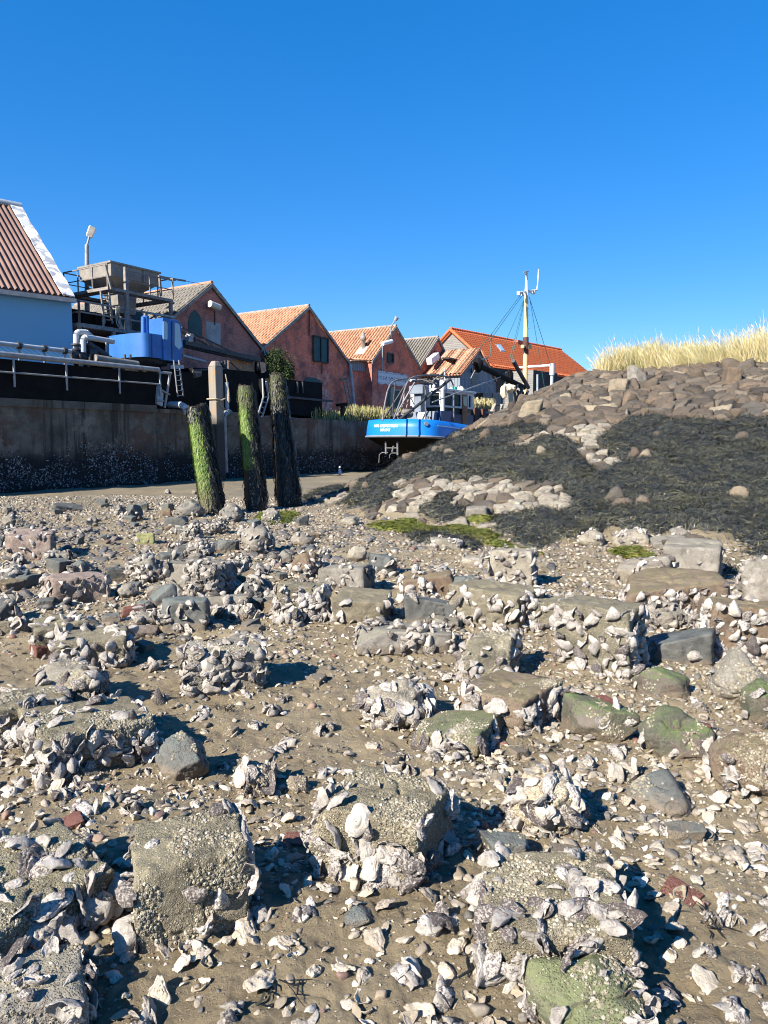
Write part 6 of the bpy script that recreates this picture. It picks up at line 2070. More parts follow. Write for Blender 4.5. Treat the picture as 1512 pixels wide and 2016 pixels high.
BL, BO = 'stone block', 'boulder'
table = [
 # cx, base y, w, h, kind, mat, yaw, side cover, top cover, depth, label
 (376, 1864, 218, 226, 'block', 'block_stone', 6, .20, .05, .95, BL, 'big squarish barnacled block at lower left, few oysters on its edges'),
 (55, 1895, 300, 215, 'block', 'block_stone', 24, .75, .12, .9, BL, 'large olive-topped block cut by the left edge, dark oysters down its right side'),
 (60, 2070, 215, 160, 'block', 'grey_stone', -8, .6, .45, .8, BL, 'block in the bottom left corner with big white oysters over its front'),
 (758, 1752, 222, 208, 'block', 'block_stone', -22, .75, .05, .95, BL, 'centre foreground block with a thick white oyster cluster down its left side'),
 (1078, 1942, 285, 240, 'block', 'block_stone', 8, .55, .30, .95, BL, 'broad block at lower right crowned with a ridge of upright white oysters'),
 (1150, 2095, 300, 205, 'boulder', 'green_block_stone', 0, .45, .22, .8, BO, 'green algae covered boulder with white oysters, cut by the bottom edge right of centre'),
 (1072, 1655, 160, 168, 'clump', 'beige_stone', 10, .7, .22, .9, BO, 'tall knobbly beige rock bristling with oysters, right of the centre foreground block'),
 (362, 1536, 112, 118, 'facet', 'dark_stone', 22, 0, 0, .95, BO, 'clean dark grey faceted basalt block standing alone on the mud'),
 (172, 1518, 225, 135, 'block', 'block_stone', 14, 1.0, .06, .85, BL, 'flat-topped olive block with a fringe of big oysters and one large shell standing on top'),
 (55, 1470, 150, 115, 'block', 'block_stone', 10, .5, .03, .9, BL, 'flat olive block at the left edge, just behind the oyster-fringed one'),
 (148, 1400, 128, 108, 'wedge', 'grey_stone', -20, .7, .1, .9, BO, 'steep dark rock with a greenish cap behind the two flat olive blocks at left'),
 (440, 1362, 152, 104, 'block', 'grey_stone', 4, 1.0, .25, .75, BL, 'block wholly caked in grey and white oysters, alone on bare mud left of centre'),
 (182, 1310, 138, 76, 'block', 'block_stone', -4, .85, .10, .8, BL, 'low flat block with large white shells on its olive top, left of centre'),
 (128, 1278, 120, 74, 'block', 'block_stone', 8, .25, .06, .9, BL, 'pale olive block tucked behind the low block with white shells on top'),
 (497, 1562, 98, 78, 'clump', 'beige_stone', 0, .3, .1, .9, BO, 'small beige lump of fused shells on the mud in front of the dark faceted block'),
 (785, 1432, 165, 105, 'clump', 'pale_stone', 0, 1.0, .35, .8, BO, 'white heap-like rock smothered in large oysters near the middle'),
 (900, 1478, 158, 88, 'slab', 'green_block_stone', -14, .5, .0, 1.1, BL, 'flat slab with a clean grey-green top and oysters massed under its front edge'),
 (1003, 1432, 148, 108, 'block', 'brown_stone', -30, .5, .0, 1.0, BL, 'brown-topped block turned on its corner with oysters on its right foot'),
 (972, 1345, 135, 112, 'wedge', 'block_stone', 12, .4, .0, .9, BO, 'peaked olive rock with a ridge running down it, behind the brown-topped corner block'),
 (978, 1242, 148, 96, 'block', 'block_stone', -28, .45, .0, .8, BL, 'tilted block with a sunny olive left face and oysters at its right end'),
 (1078, 1240, 80, 62, 'block', 'block_stone', 5, .8, .0, .9, BL, 'small olive-topped block with shelly front between tilted block and tall block'),
 (1185, 1330, 150, 150, 'block', 'block_stone', -18, .5, .0, .85, BL, 'tall block with a brown-olive top and thick oyster bunches on both lower corners'),
 (1318, 1205, 185, 88, 'slab', 'brown_stone', 10, .35, .0, .9, BL, 'broad flat brown slab with a dark barnacled front edge at right'),
 (1308, 1252, 120, 56, 'clump', 'grey_stone', 0, .8, .2, .8, BO, 'low rock of clustered white oysters right in front of the broad brown slab'),
 (1366, 1145, 108, 82, 'block', 'grey_stone', -6, .08, .0, .9, BL, 'clean pale grey-green block with a bright flat top beside black seaweed'),
 (1268, 1150, 92, 48, 'slab', 'pale_stone', 6, .3, .05, .9, BL, 'low whitish flat stone between the bright-topped block and the shingle'),
 (1452, 1302, 140, 128, 'block', 'brown_stone', 14, .55, .0, .9, BL, 'big rounded brown block with white oysters along its foot near the right edge'),
 (1490, 1195, 110, 105, 'boulder', 'grey_stone', -10, .2, .1, .9, BO, 'grey boulder with a pale crest at the right edge below the seaweed'),
 (1335, 1312, 132, 66, 'slab', 'dark_stone', 0, .1, .0, .8, BO, 'dark grey-green flat boulder lying between the tall block and the rounded brown block'),
 (1300, 1382, 138, 72, 'boulder', 'green_stone', 8, .06, .0, .8, BO, 'low green and purple mottled boulder with one white shell on its right end'),
 (1448, 1392, 140, 86, 'boulder', 'grey_stone', 0, .06, .0, .85, BO, 'smooth grey-green boulder at right, below the rounded brown block'),
 (1496, 1428, 92, 100, 'boulder', 'green_stone', 15, .15, .05, .9, BO, 'mossy brown-green boulder cut by the right edge'),
 (1328, 1502, 172, 118, 'boulder', 'green_stone', -12, .05, .0, .8, BO, 'large bright green rock with a barnacled dark right flank'),
 (1178, 1458, 108, 92, 'wedge', 'green_stone', 25, .05, .06, .9, BO, 'upright green wedge of rock with a white shell on its tip'),
 (1478, 1572, 185, 150, 'boulder', 'brown_stone', -10, .3, .0, .8, BO, 'smooth brown boulder at the right edge with white oysters at its foot'),
 (1295, 1606, 165, 62, 'boulder', 'dark_stone', 0, .08, .0, .8, BO, 'low dark purplish boulder half buried in white shells'),
 (1012, 1160, 80, 84, 'block', 'pale_stone', -10, .25, .05, .85, BL, 'pale upright cube of stone, whitish all over, standing on the shingle'),
 (842, 1182, 102, 60, 'block', 'brown_stone', 5, .75, .1, .8, BL, 'reddish brown block ringed with white oysters, left of the small dark grey stone'),
 (921, 1186, 62, 58, 'wedge', 'dark_stone', 0, .3, .0, .9, BO, 'small dark grey peaked stone with shells at its foot, behind the tilted block'),
 (852, 1230, 104, 56, 'slab', 'dark_stone', -8, .08, .0, .8, BL, 'dark green-grey slab lying beside the tilted block'),
 (795, 1284, 180, 64, 'slab', 'grey_stone', 5, .7, .15, .7, BL, 'long low stone strewn with white oysters in the middle of the beach'),
 (714, 1228, 112, 68, 'block', 'block_stone', -10, .2, .0, .9, BL, 'olive block with a barnacled front left of the dark green-grey slab'),
 (592, 1224, 102, 84, 'block', 'block_stone', -6, .95, .0, .8, BL, 'flat-topped olive block whose front is a wall of dark and white oysters'),
 (683, 1168, 94, 62, 'block', 'grey_stone', -18, .25, .05, .85, BL, 'grey barnacled cube behind the oyster-fronted olive block'),
 (507, 1188, 70, 60, 'boulder', 'dark_stone', 0, .5, .35, .95, BO, 'round dark boulder with white shells like a cap on its top'),
 (398, 1175, 112, 76, 'block', 'grey_stone', -25, .8, .15, .9, BL, 'oyster-crusted block with a brownish top left of the round dark boulder'),
 (446, 1142, 56, 42, 'block', 'grey_stone', 5, .6, .0, .9, BL, 'small dark oyster-hung block right behind the brown-topped one'),
 (366, 1245, 88, 72, 'wedge', 'dark_stone', -10, .25, .0, .85, BO, 'dark greenish angular rock with an oyster bunch on its right, in the middle left'),
 (442, 1208, 78, 40, 'slab', 'grey_stone', 0, .3, .1, .8, BO, 'flat dark grey stone between the greenish angular rock and the round boulder'),
 (484, 1226, 50, 38, 'boulder', 'grey_stone', 0, .5, .2, .9, BO, 'small grey stone with one round white patch below the round boulder'),
 (152, 1190, 104, 64, 'block', 'pink_stone', 12, .3, .0, .8, BL, 'pinkish grey block with a shaded right face at left'),
 (64, 1102, 86, 60, 'block', 'pink_stone', -10, .2, .05, .9, BL, 'large pinkish grey weathered block in the far left'),
 (288, 1148, 74, 64, 'boulder', 'grey_stone', 0, 1.0, .5, .95, BO, 'ball of a rock completely plated with oysters, left of middle'),
 (236, 1144, 42, 28, 'slab', 'dark_stone', 0, 0, 0, .8, BO, 'small plain dark grey slab at the left foot of the oyster ball'),
 (340, 1122, 46, 36, 'block', 'dark_stone', 10, .1, 0, .8, BL, 'dark square stone right behind the oyster ball'),
 (112, 1124, 50, 40, 'wedge', 'grey_stone', 0, .3, .2, .9, BO, 'small pale pointed stone behind the pinkish block'),
 (154, 1132, 48, 32, 'boulder', 'dark_stone', 0, .3, .1, .9, BO, 'dark knobbly stone right behind the pinkish block'),
 (286, 1072, 36, 24, 'block', 'lime_stone', 0, .1, 0, .9, BL, 'small yellow-green square stone in the far left rubble'),
 (508, 1092, 78, 66, 'boulder', 'grey_stone', 10, .3, .05, .9, BO, 'bulky light grey rock with oysters on its right, left of the brown knobbly mound'),
 (604, 1138, 72, 60, 'clump', 'brown_stone', 0, .4, .1, .9, BO, 'brown knobbly mound of fused shells in the middle distance'),
 (705, 1107, 46, 34, 'facet', 'pale_stone', 30, 0, 0, .8, BO, 'small clean pale angular stone in the middle distance'),
 (753, 1136, 50, 46, 'wedge', 'dark_stone', 20, .3, 0, .9, BO, 'small upright slate-dark stone right of the grey barnacled cube'),
 (594, 1074, 58, 30, 'boulder', 'grey_stone', 0, .15, .05, .8, BO, 'low grey stone on bare sand right of the bulky light grey rock'),
 (394, 1100, 56, 38, 'boulder', 'grey_stone', 0, .8, .4, .9, BO, 'rounded oyster-coated lump behind the brown-topped crusted block'),
 (376, 1064, 44, 34, 'boulder', 'grey_stone', 0, .8, .4, .9, BO, 'grey oyster-coated lump below the leftmost post'),
 (425, 1054, 54, 32, 'boulder', 'grey_stone', 0, .9, .4, .9, BO, 'wide oyster-coated lump just in front of the leftmost post'),
 (348, 1042, 42, 26, 'slab', 'dark_stone', 0, .05, 0, .8, BO, 'bluish dark flat stone left of the leftmost post'),
 (456, 1030, 48, 42, 'boulder', 'grey_stone', 0, .2, .1, .9, BO, 'grey boulder leaning near the foot of the leftmost post on its right'),
 (374, 1020, 62, 36, 'facet', 'grey_stone', 14, .05, 0, .9, BO, 'pale angular rock against the left side of the leftmost post'),
 (535, 1030, 40, 32, 'boulder', 'grey_stone', 0, .3, .1, .9, BO, 'grey stone between the middle post and the rightmost post'),
 (136, 1008, 50, 15, 'slab', 'dark_stone', 0, 0, 0, .7, BO, 'long flat dark stone lying on the far sand at left'),
 (236, 1016, 22, 27, 'clump', 'grey_stone', 0, .8, .3, .9, BO, 'little upright stack of oysters on the far sand'),
 (266, 1026, 30, 34, 'wedge', 'dark_stone', 0, .1, 0, .9, BO, 'small upright dark stone right of the little oyster stack'),
 (18, 1038, 30, 24, 'boulder', 'grey_stone', 0, .1, 0, .9, BO, 'small grey boulder on the sand at the far left edge'),
 (28, 1160, 66, 52, 'boulder', 'dark_stone', 0, .5, .2, .9, BO, 'dark lumpy boulder at the left edge, level with the pinkish block'),
 (8, 1228, 50, 60, 'boulder', 'dark_stone', 0, .7, .2, .9, BO, 'nearly black oyster-hung boulder cut by the left edge'),
 (25, 1250, 62, 30, 'slab', 'block_stone', 0, .4, .1, .8, BO, 'low stone with a round grey shell at the left edge below the black boulder'),
 (264, 1216, 42, 26, 'slab', 'red_stone', 0, 0, 0, .8, BO, 'maroon-brown flat stone beside a dark angular one, left of middle'),
 (286, 1206, 38, 28, 'facet', 'dark_stone', 20, 0, 0, .9, BO, 'small dark angular stone beside the maroon-brown flat one'),
 (220, 1228, 34, 20, 'slab', 'dark_stone', 0, 0, 0, .8, BO, 'small purplish flat stone above the low block with white shells'),
 (280, 1252, 64, 26, 'slab', 'pink_stone', -5, .1, 0, .8, BO, 'long greyish pink slab lying flat left of the dark greenish rock'),
 (88, 1288, 44, 26, 'slab', 'red_stone', 15, 0, 0, .9, BO, 'dark red-brown stone wedged before the pale olive block'),
 (20, 1700, 58, 52, 'boulder', 'green_stone', 0, .05, 0, .9, BO, 'small moss-green stone at the left edge above the large cut block'),
 (132, 1648, 64, 28, 'slab', 'red_stone', 8, .1, 0, .8, BO, 'maroon slab above the large cut block at left'),
 (598, 1680, 86, 26, 'slab', 'red_stone', -18, .1, 0, .5, BO, 'long reddish brown slab beside the big squarish block'),
 (1340, 1778, 68, 30, 'slab', 'red_stone', -14, 0, 0, .8, 'brick fragment', 'flat brick-red fragment lying on the mud at lower right'),
 (703, 1852, 70, 44, 'boulder', 'dark_stone', 25, 0, 0, .7, BO, 'smooth black cobble right of the big squarish block, in the foreground'),
 (1110, 1694, 62, 22, 'slab', 'dark_stone', 5, 0, 0, .6, BO, 'flat blackish stone right below the knobbly beige rock'),
 (1192, 1412, 56, 40, 'slab', 'red_stone', -30, 0, .1, .8, BO, 'mauve slab behind the upright green wedge'),
 (1362, 1438, 70, 22, 'slab', 'red_stone', 5, .3, 0, .7, BO, 'dark maroon stone behind the large bright green rock'),
 (1165, 1078, 66, 36, 'boulder', 'pale_stone', 0, .2, .1, .9, BO, 'pale barnacled stone rising from the seaweed edge, left of two'),
 (1240, 1076, 68, 34, 'wedge', 'pale_stone', 0, .2, .1, .9, BO, 'pale barnacled stone rising from the seaweed edge, right of two'),
 (1338, 1065, 46, 24, 'boulder', 'grey_stone', 0, .2, 0, .9, BO, 'small grey stone half sunk in the seaweed above the bright-topped block'),
 (1315, 1082, 66, 22, 'slab', 'grey_stone', 0, .1, 0, .8, BO, 'flat tan stone on the seaweed edge left of the bright-topped block'),
 (938, 1024, 44, 24, 'block', 'grey_stone', 0, 0, 0, .9, BL, 'clean grey-green square stone among the white stones at the dike foot'),
 (690, 1036, 46, 22, 'boulder', 'pale_stone', 0, .1, 0, .8, BO, 'pale flat stone just left of the green algae streak'),
 (935, 1118, 54, 22, 'slab', 'pale_stone', 0, .2, .1, .8, BO, 'low pale stone on the shingle left of the upright pale cube'),
 (880, 1085, 60, 26, 'slab', 'pale_stone', 0, .2, .1, .8, BO, 'long pale stone below the green algae streak'),
 (880, 1240, 50, 24, 'slab', 'grey_stone', 0, .3, .1, .8, BO, 'small shell-topped stone in front of the dark green-grey slab'),
 (1098, 1300, 46, 28, 'boulder', 'brown_stone', 0, .1, 0, .9, BO, 'rounded brown cobble in the shade left of the tall block'),
]
for i, (cx, by, w, h, kind, mat, yaw, cov, tc, dep, cat, lab) in enumerate(table):
    nm = {BL: 'stone_block', BO: 'boulder'}.get(cat, 'brick_fragment')
    place_rock(cx, by, w, h, kind, mat, yaw, cov, tc, nm, cat, lab, None, 17 * i + 3, mat in ('grey_stone', 'dark_stone') and by < 1420, dep)

# smaller loose stones between them
r = np.random.default_rng(77)
kinds = [('boulder', 'grey_stone', .8, .4, 'small_boulder', 'small rounded stone coated with grey oysters, loose in the rubble of the beach', 'small oyster-coated stones in the rubble'),
         ('slab', 'dark_stone', 0, 0, 'flat_stone', 'small flat dark grey stone lying in the rubble of the beach', 'small flat dark stones in the rubble'),
         ('facet', 'grey_stone', .05, 0, 'small_stone', 'small plain grey angular stone lying in the rubble of the beach', 'small grey stones in the rubble'),
         ('slab', 'brown_stone', .05, 0, 'flat_stone', 'small flat brownish stone lying in the rubble of the beach', 'small flat brown stones in the rubble')]
n = 0
tries = 0
while n < 190 and tries < 4000:
    tries += 1
    if n < 140:
        cx, by = r.uniform(-40, 660), 972 + 283 * r.beta(1.1, 1.3)
    else:
        cx, by = r.uniform(100, 1500), r.uniform(1120, 1750)
    g = at_ground(cx, by)
    if float(dike_h(*uv_of(g))) > 0.05: continue
    if any((g[0] - a) ** 2 + (g[1] - b) ** 2 < (c * 0.8) ** 2 for a, b, c in ROCKS): continue
    k = kinds[int(r.choice(4, p=[.34, .34, .22, .10]))]
    w = r.uniform(0.10, 0.30) * F_PX / np.linalg.norm(g - CAM) * (0.55 if n >= 140 else 1)
    place_rock(cx, by, w, w * r.uniform(0.45, 0.75), k[0], k[1], r.uniform(-60, 60), k[2], k[3], k[4], 'small stone', k[5], k[6], n * 31, True, r.uniform(.6, .9), 0, False)
    n += 1

# ------------------------------------------------------------------ dike: weed patches
def to_xy(poly): return np.array([at_ground(*p)[:2] for p in poly])


def inside(poly, x, y):
    c = np.zeros(x.shape, bool)
    for (x0, y0), (x1, y1) in zip(poly, np.roll(poly, -1, 0)):
        k = (y0 > y) != (y1 > y)
        with np.errstate(divide='ignore', invalid='ignore'):
            c ^= k & (x < (x1 - x0) * (y - y0) / (y1 - y0) + x0)
    return c


WEED = [to_xy(p) for p in (
    [(578, 1003), (640, 955), (700, 931), (760, 902), (850, 872), (930, 853), (1010, 843), (1068, 842), (1060, 852), (1012, 872), (1000, 888), (1040, 884), (1100, 862), (1145, 880), (1165, 922), (1140, 950), (1060, 966), (1000, 956), (900, 948), (830, 938), (800, 950), (760, 960), (740, 985), (700, 1000), (660, 995), (690, 966), (650, 972), (610, 992)],
    [(1180, 866), (1195, 842), (1260, 838), (1380, 832), (1512, 826), (1800, 818), (1900, 1130), (1512, 1095), (1400, 1066), (1300, 1060), (1200, 1052), (1080, 1065), (1000, 1060), (1020, 1035), (1080, 1010), (1105, 985), (1085, 962), (1120, 938), (1170, 934), (1212, 918), (1200, 890)],
    [(800, 1053), (850, 1047), (900, 1054), (948, 1064), (940, 1084), (880, 1081), (830, 1069)],
    [(960, 1032), (1000, 1012), (1100, 1000), (1120, 1060), (1080, 1086), (1000, 1083), (965, 1067)],
    [(822, 1010), (870, 1006), (920, 1012), (915, 1026), (850, 1026)],
    [(850, 988), (900, 972), (908, 992), (860, 1003)],
    [(690, 1002), (760, 968), (800, 960), (770, 985), (730, 1006)],
    [(1375, 1125), (1430, 1120), (1450, 1160), (1420, 1195), (1385, 1180), (1370, 1150)],
)]
ALG = [to_xy(p) for p in (
    [(716, 1036), (750, 1026), (830, 1026), (900, 1034), (960, 1042), (1000, 1056), (965, 1070), (900, 1058), (830, 1052), (770, 1050), (735, 1044)],
    [(900, 1024), (950, 1015), (1000, 1012), (990, 1024), (940, 1034)],
    [(930, 1066), (1000, 1070), (1090, 1090), (1060, 1096), (970, 1080)],
    [(1195, 1085), (1260, 1084), (1312, 1099), (1300, 1109), (1230, 1100)],
    [(500, 1022), (545, 1012), (592, 1010), (575, 1030), (530, 1036)],
)]


def mask(polys, x, y, wob=0.22):
    wx = x + wob * fbm(xy3(x, y, 1.3, 3.0), 3, 61)
    wy = y + wob * fbm(xy3(x, y, 1.3, 11.0), 3, 67)
    m = np.zeros(x.shape, bool)
    for p in polys: m |= inside(p, wx, wy)
    return m


WOB = 0.30


def in_weed(x, y):
    return mask(WEED, x, y, WOB) & (~mask(ALG, x, y, 0.10)) & (fbm(xy3(x, y, 1.1, 5.0), 3, 91) < 1.05)


def patch_sheet(name, test, mat, u0, u1, v0, v1, st, zoff, amp, freq, label, cat, seed, extra=None):
    uu, vv = np.meshgrid(np.arange(u0, u1, st), np.arange(v0, v1, st), indexing='ij')
    X, Y = EU[0] * uu + EV[0] * vv, EU[1] * uu + EV[1] * vv
    m = test(X, Y)
    Z = H(X, Y) + zoff + amp * (0.6 + fbm(xy3(X, Y, freq, seed), 3, seed)) + amp * 0.35 * vnoise(xy3(X, Y, freq * 5, 1.0), seed)
    # sink the rim
    mm = m.astype(float)
    k = mm.copy()
    for _ in range(3):
        k = np.minimum.reduce([k, np.roll(k, 1, 0) * 0.6 + 0.4 * k, np.roll(k, -1, 0) * 0.6 + 0.4 * k, np.roll(k, 1, 1) * 0.6 + 0.4 * k, np.roll(k, -1, 1) * 0.6 + 0.4 * k])
    Z = Z - (1 - k) * (zoff + amp + 0.02)
    idx = np.arange(X.size).reshape(X.shape)
    f = m[:-1, :-1] & m[1:, :-1] & m[1:, 1:] & m[:-1, 1:]
    F = np.stack([idx[:-1, :-1][f], idx[1:, :-1][f], idx[1:, 1:][f], idx[:-1, 1:][f]], -1)
    used = np.unique(F)
    re = np.full(X.size, -1)
    re[used] = np.arange(len(used))
    V = np.stack([X.ravel(), Y.ravel(), Z.ravel()], -1)[used]
    F = re[F]
    return V, F


V, F = patch_sheet('mat', in_weed, None, 9.5, 22.5, -4.0, 14.5, 0.06, 0.05, 0.095, 1.9, '', '', 71)
# fronds lying downslope on the mat
r = np.random.default_rng(72)
fn, fa = normals(V, F)
cen = V[F].mean(1)
wgt = fa.copy()
pxs = np.hypot(cen[:, 0], cen[:, 1])
nb = 270000
fi = r.choice(len(F), nb, p=wgt / wgt.sum())
P = cen[fi] + r.uniform(-0.03, 0.03, (nb, 3)) * [1, 1, 0] + fn[fi] * r.uniform(-0.005, 0.05, nb)[:, None]
ang = r.normal(0, 0.75, nb) + 0.9 * fbm(P * 0.9, 2, 19)
sp2 = r.uniform(size=nb) < 0.13
P[sp2] += r.normal(0, 0.22, (sp2.sum(), 3)) * [1, 1, 0]
P[sp2, 2] = H(P[sp2, 0], P[sp2, 1]) + r.uniform(0.03, 0.12, sp2.sum())
D = -EU * np.cos(ang)[:, None] + EV * np.sin(ang)[:, None]
D = D - fn[fi] * (D * fn[fi]).sum(1)[:, None] + fn[fi] * r.normal(0.06, 0.22, nb)[:, None]
D /= np.linalg.norm(D, axis=1)[:, None]
V2, F2 = strands(P, D, r.uniform(0.04, 0.14, nb), r.uniform(0.0045, 0.0125, nb), 2, 0.5, r, fn[fi], 0.10)
me = mesh_np('seaweed', np.vstack([V, V2]), np.vstack([F, F2 + len(V)]), MAT['wrack_mat'], True, None, np.concatenate([np.zeros(len(F)), np.ones(len(F2))]))
me.materials.append(MAT['wrack'])
tag(link('seaweed', me), 'dark bladder wrack covering the lower slope of the dike', 'seaweed', kind='stuff')

V, F = patch_sheet('algae', lambda x, y: mask(ALG, x, y, 0.10), None, 9.0, 16.5, 0.0, 12.5, 0.05, 0.03, 0.06, 2.2, '', '', 81)
fn, fa = normals(V, F)
cen = V[F].mean(1)
nb = 9000
fi = r.choice(len(F), nb)
ang = r.normal(0, 0.8, nb)
D = -EU * np.cos(ang)[:, None] + EV * np.sin(ang)[:, None] + fn[fi] * 0.1
V2, F2 = strands(cen[fi] + fn[fi] * 0.004, D / np.linalg.norm(D, axis=1)[:, None], r.uniform(0.05, 0.16, nb), r.uniform(0.008, 0.018, nb), 2, 0.4, r, fn[fi], 0.08)
me = mesh_np('green_algae', np.vstack([V, V2]), np.vstack([F, F2 + len(V)]), MAT['algae'])
tag(link('green_algae', me), 'bright green algae streaks at the foot of the dike', 'algae', kind='stuff')

# ------------------------------------------------------------------ dike: pitched stones (Voronoi cells)
r = np.random.default_rng(55)
sp_ = 0.385
seeds = []
row = 0
u = 11.3
while u < 25.6:
    v = -4.0 + (sp_ / 2 if row % 2 else 0)
    while v < 14:
        j_ = 1.0 if u > 17.3 else 0.7
        seeds.append((u + r.normal(0, 0.12) * j_, v + r.normal(0, 0.14) * j_))
        v += sp_ * (1.15 if u > 17.3 else 0.82)
    u += sp_ * (0.82 if u > 17.3 else 0.62)
    row += 1
seeds = np.array(seeds)
SX = EU[0] * seeds[:, 0] + EV[0] * seeds[:, 1]
SY = EU[1] * seeds[:, 0] + EV[1] * seeds[:, 1]
wd = in_weed(SX, SY)
edge = seeds[:, 1] - v_edge(seeds[:, 0])
u0s = 11.2 + 3.4 * sstep(7.0, 12.2, seeds[:, 1])
al_ = mask(ALG, SX, SY, 0.10)
pix_y = 1008 + F_PX * np.tan(np.arctan2(CAM[2] - H(SX, SY), np.hypot(SX, SY)) - PITCH)
low_ = (pix_y > 1010) & (r.uniform(size=len(SX)) < 0.72)
keep = (edge < 1.0) & (~low_) & (seeds[:, 0] > u0s + 0.15) & (~al_) & ((~wd) | (r.uniform(size=len(wd)) < 0.035))
ids = np.where(keep)[0]
ids = ids[np.argsort(np.hypot(SX[ids], SY[ids]) - 0.0)]
# only what the photo could see, widened a little for a side step
dxr = SX[ids] / SY[ids]
ids = ids[(dxr < 0.72) & (dxr > -0.35)]
vis = np.abs(dxr[(dxr < 0.72) & (dxr > -0.35)] - 0.2) < 0.33
ids = np.concatenate([ids[vis], ids[~vis]])
G_UP = 'pitched stones of the upper dike slope'
G_PL = 'pale barnacled stones at the dike foot'
G_LI = 'yellow lichened stones along the dike crest'
cnt = 0
bulkV, bulkF, bo = [], [], 0
C7, F7 = cubesphere(11)
for i in ids:
    su, sv = seeds[i]
    p = np.array([SX[i], SY[i], 0.0])
    p[2] = float(H(p[0], p[1]))
    e = 0.3
    gx = (float(H(p[0] + e, p[1])) - float(H(p[0] - e, p[1]))) / (2 * e)
    gy = (float(H(p[0], p[1] + e)) - float(H(p[0], p[1] - e))) / (2 * e)
    nn = np.array([-gx, -gy, 1.0]); nn /= np.linalg.norm(nn)
    t1 = EU - nn * (EU @ nn); t1 /= np.linalg.norm(t1)
    t2 = np.cross(nn, t1)
    dv = seeds - seeds[i]
    near = np.where((np.abs(dv[:, 0]) < 1.2) & (np.abs(dv[:, 1]) < 1.2))[0]
    pl_ = []
    for j in near:
        if j == i: continue
        q = dv[j]
        L = np.hypot(*q)
        # seed offsets along (u, v); t2 points to +v or -v
        sgn = 1.0 if t2 @ EV > 0 else -1.0
        n3 = np.array([q[0], q[1] * sgn, 0]) / L
        n3 = n3 + np.array([0, 0, r.normal(0.12, 0.12)])
        pl_.append((n3 / np.linalg.norm(n3), max(0.05, L / 2 * r.uniform(0.92, 1.06))))
    poke = bool(wd[i])
    pale = p[1] < 19 and su < 17.6 and not poke
    hgt = r.uniform(0.05, 0.105) if not pale else r.uniform(0.03, 0.09)
    if r.uniform() < 0.035 and su > 19: hgt += r.uniform(0.12, 0.3)
    if poke: hgt += 0.16
    tn = np.array([r.normal(0, 0.15), r.normal(0, 0.15), 1.0]); tn /= np.linalg.norm(tn)
    pl_.append((tn, hgt + 0.02))
    for _ in range(3):
        a8 = r.uniform(0, 6.28)
        tn = np.array([math.cos(a8), math.sin(a8), r.uniform(0.5, 1.6)]); tn /= np.linalg.norm(tn)
        pl_.append((tn, hgt * 0.4 + r.uniform(0.09, 0.17)))
    pl_.append((np.array([0, 0, -1.0]), 0.22))
    for k8 in range(8):
        a8 = k8 * math.pi / 4 + r.normal(0, 0.1)
        pl_.append((np.array([math.cos(a8), math.sin(a8), 0.1]), 0.40))
    d0 = C7 / np.linalg.norm(C7, axis=1)[:, None] * np.array([1, 1, 0.55])
    d0 /= np.linalg.norm(d0, axis=1)[:, None]
    Vl, _ = planes_mesh(d0, F7, pl_, 46, (0.4, 0.4, 0.3), r, 1.1)
    Vw = Vl[:, :1] * t1 + Vl[:, 1:2] * t2 + Vl[:, 2:] * nn
    if cnt < 296:
        lich = su > 23.6 and r.uniform() < 0.35
        white = pale and r.uniform() < 0.55
        mt = MAT['lichen_stone'] if lich else MAT['pale_stone'] if white else MAT['dike_stone']
        lab, g = (('grey dike stone blotched with yellow lichen just below the crest grass', G_LI) if lich else
                  ('pale barnacled stone low on the dike, among the seaweed', G_PL) if white else
                  ('bare brown-grey stone sticking out of the black seaweed', 'bare stones poking out of the seaweed') if poke else
                  ('brown-grey stone set in the pitched slope of the dike above the seaweed', G_UP))
        o = link('dike_stone', mesh_np('dike_stone', Vw, F7, mt, False), None, p)
        tag(o, lab, 'dike stone', g)
    else:
        bulkV.append(Vw + p); bulkF.append(F7 + bo); bo += len(Vw)
    cnt += 1
print('dike stones', cnt)
if bulkV:
    tag(put('dike_stones', np.vstack(bulkV), np.vstack(bulkF), MAT['dike_stone'], None, None, False), 'further brown-grey pitched stones of the dike', 'dike stones', kind='stuff')
# the few stones that stand up from the slope
for k, (px, py, w, h, lab) in enumerate(((1252, 757, 34, 30, 'grey upright stone jutting up near the left end of the crest grass'), (1440, 754, 36, 24, 'dark upright squared stone jutting from the slope below the grass at right'), (1218, 772, 40, 22, 'dark tilted stone near the left shoulder of the dike'), (890, 864, 26, 14, 'grey pointed stone on the dike edge right beside the boat'), (1233, 822, 12, 14, 'small pale stone standing above the seaweed'), (1268, 822, 14, 14, 'small sandy square stone standing above the seaweed'), (1045, 822, 44, 26, 'dark overhanging stone on the dike edge left of the blue crate'))):
    g = at_ground(px, py)
    s = np.linalg.norm(g - CAM) / F_PX
    V, F = rock((w * s, w * s * 0.7, h * s * 1.5), 900 + k, 'wedge' if k != 1 else 'block', 12)
    V = rotz(V, 0.4 + k)
    V[:, 2] += h * s * 0.35
    o = link('standing_stone', mesh_np('standing_stone', V, F, MAT['grey_stone' if k in (0, 4) else 'dike_stone']), None, g)
    tag(o, lab, 'dike stone')

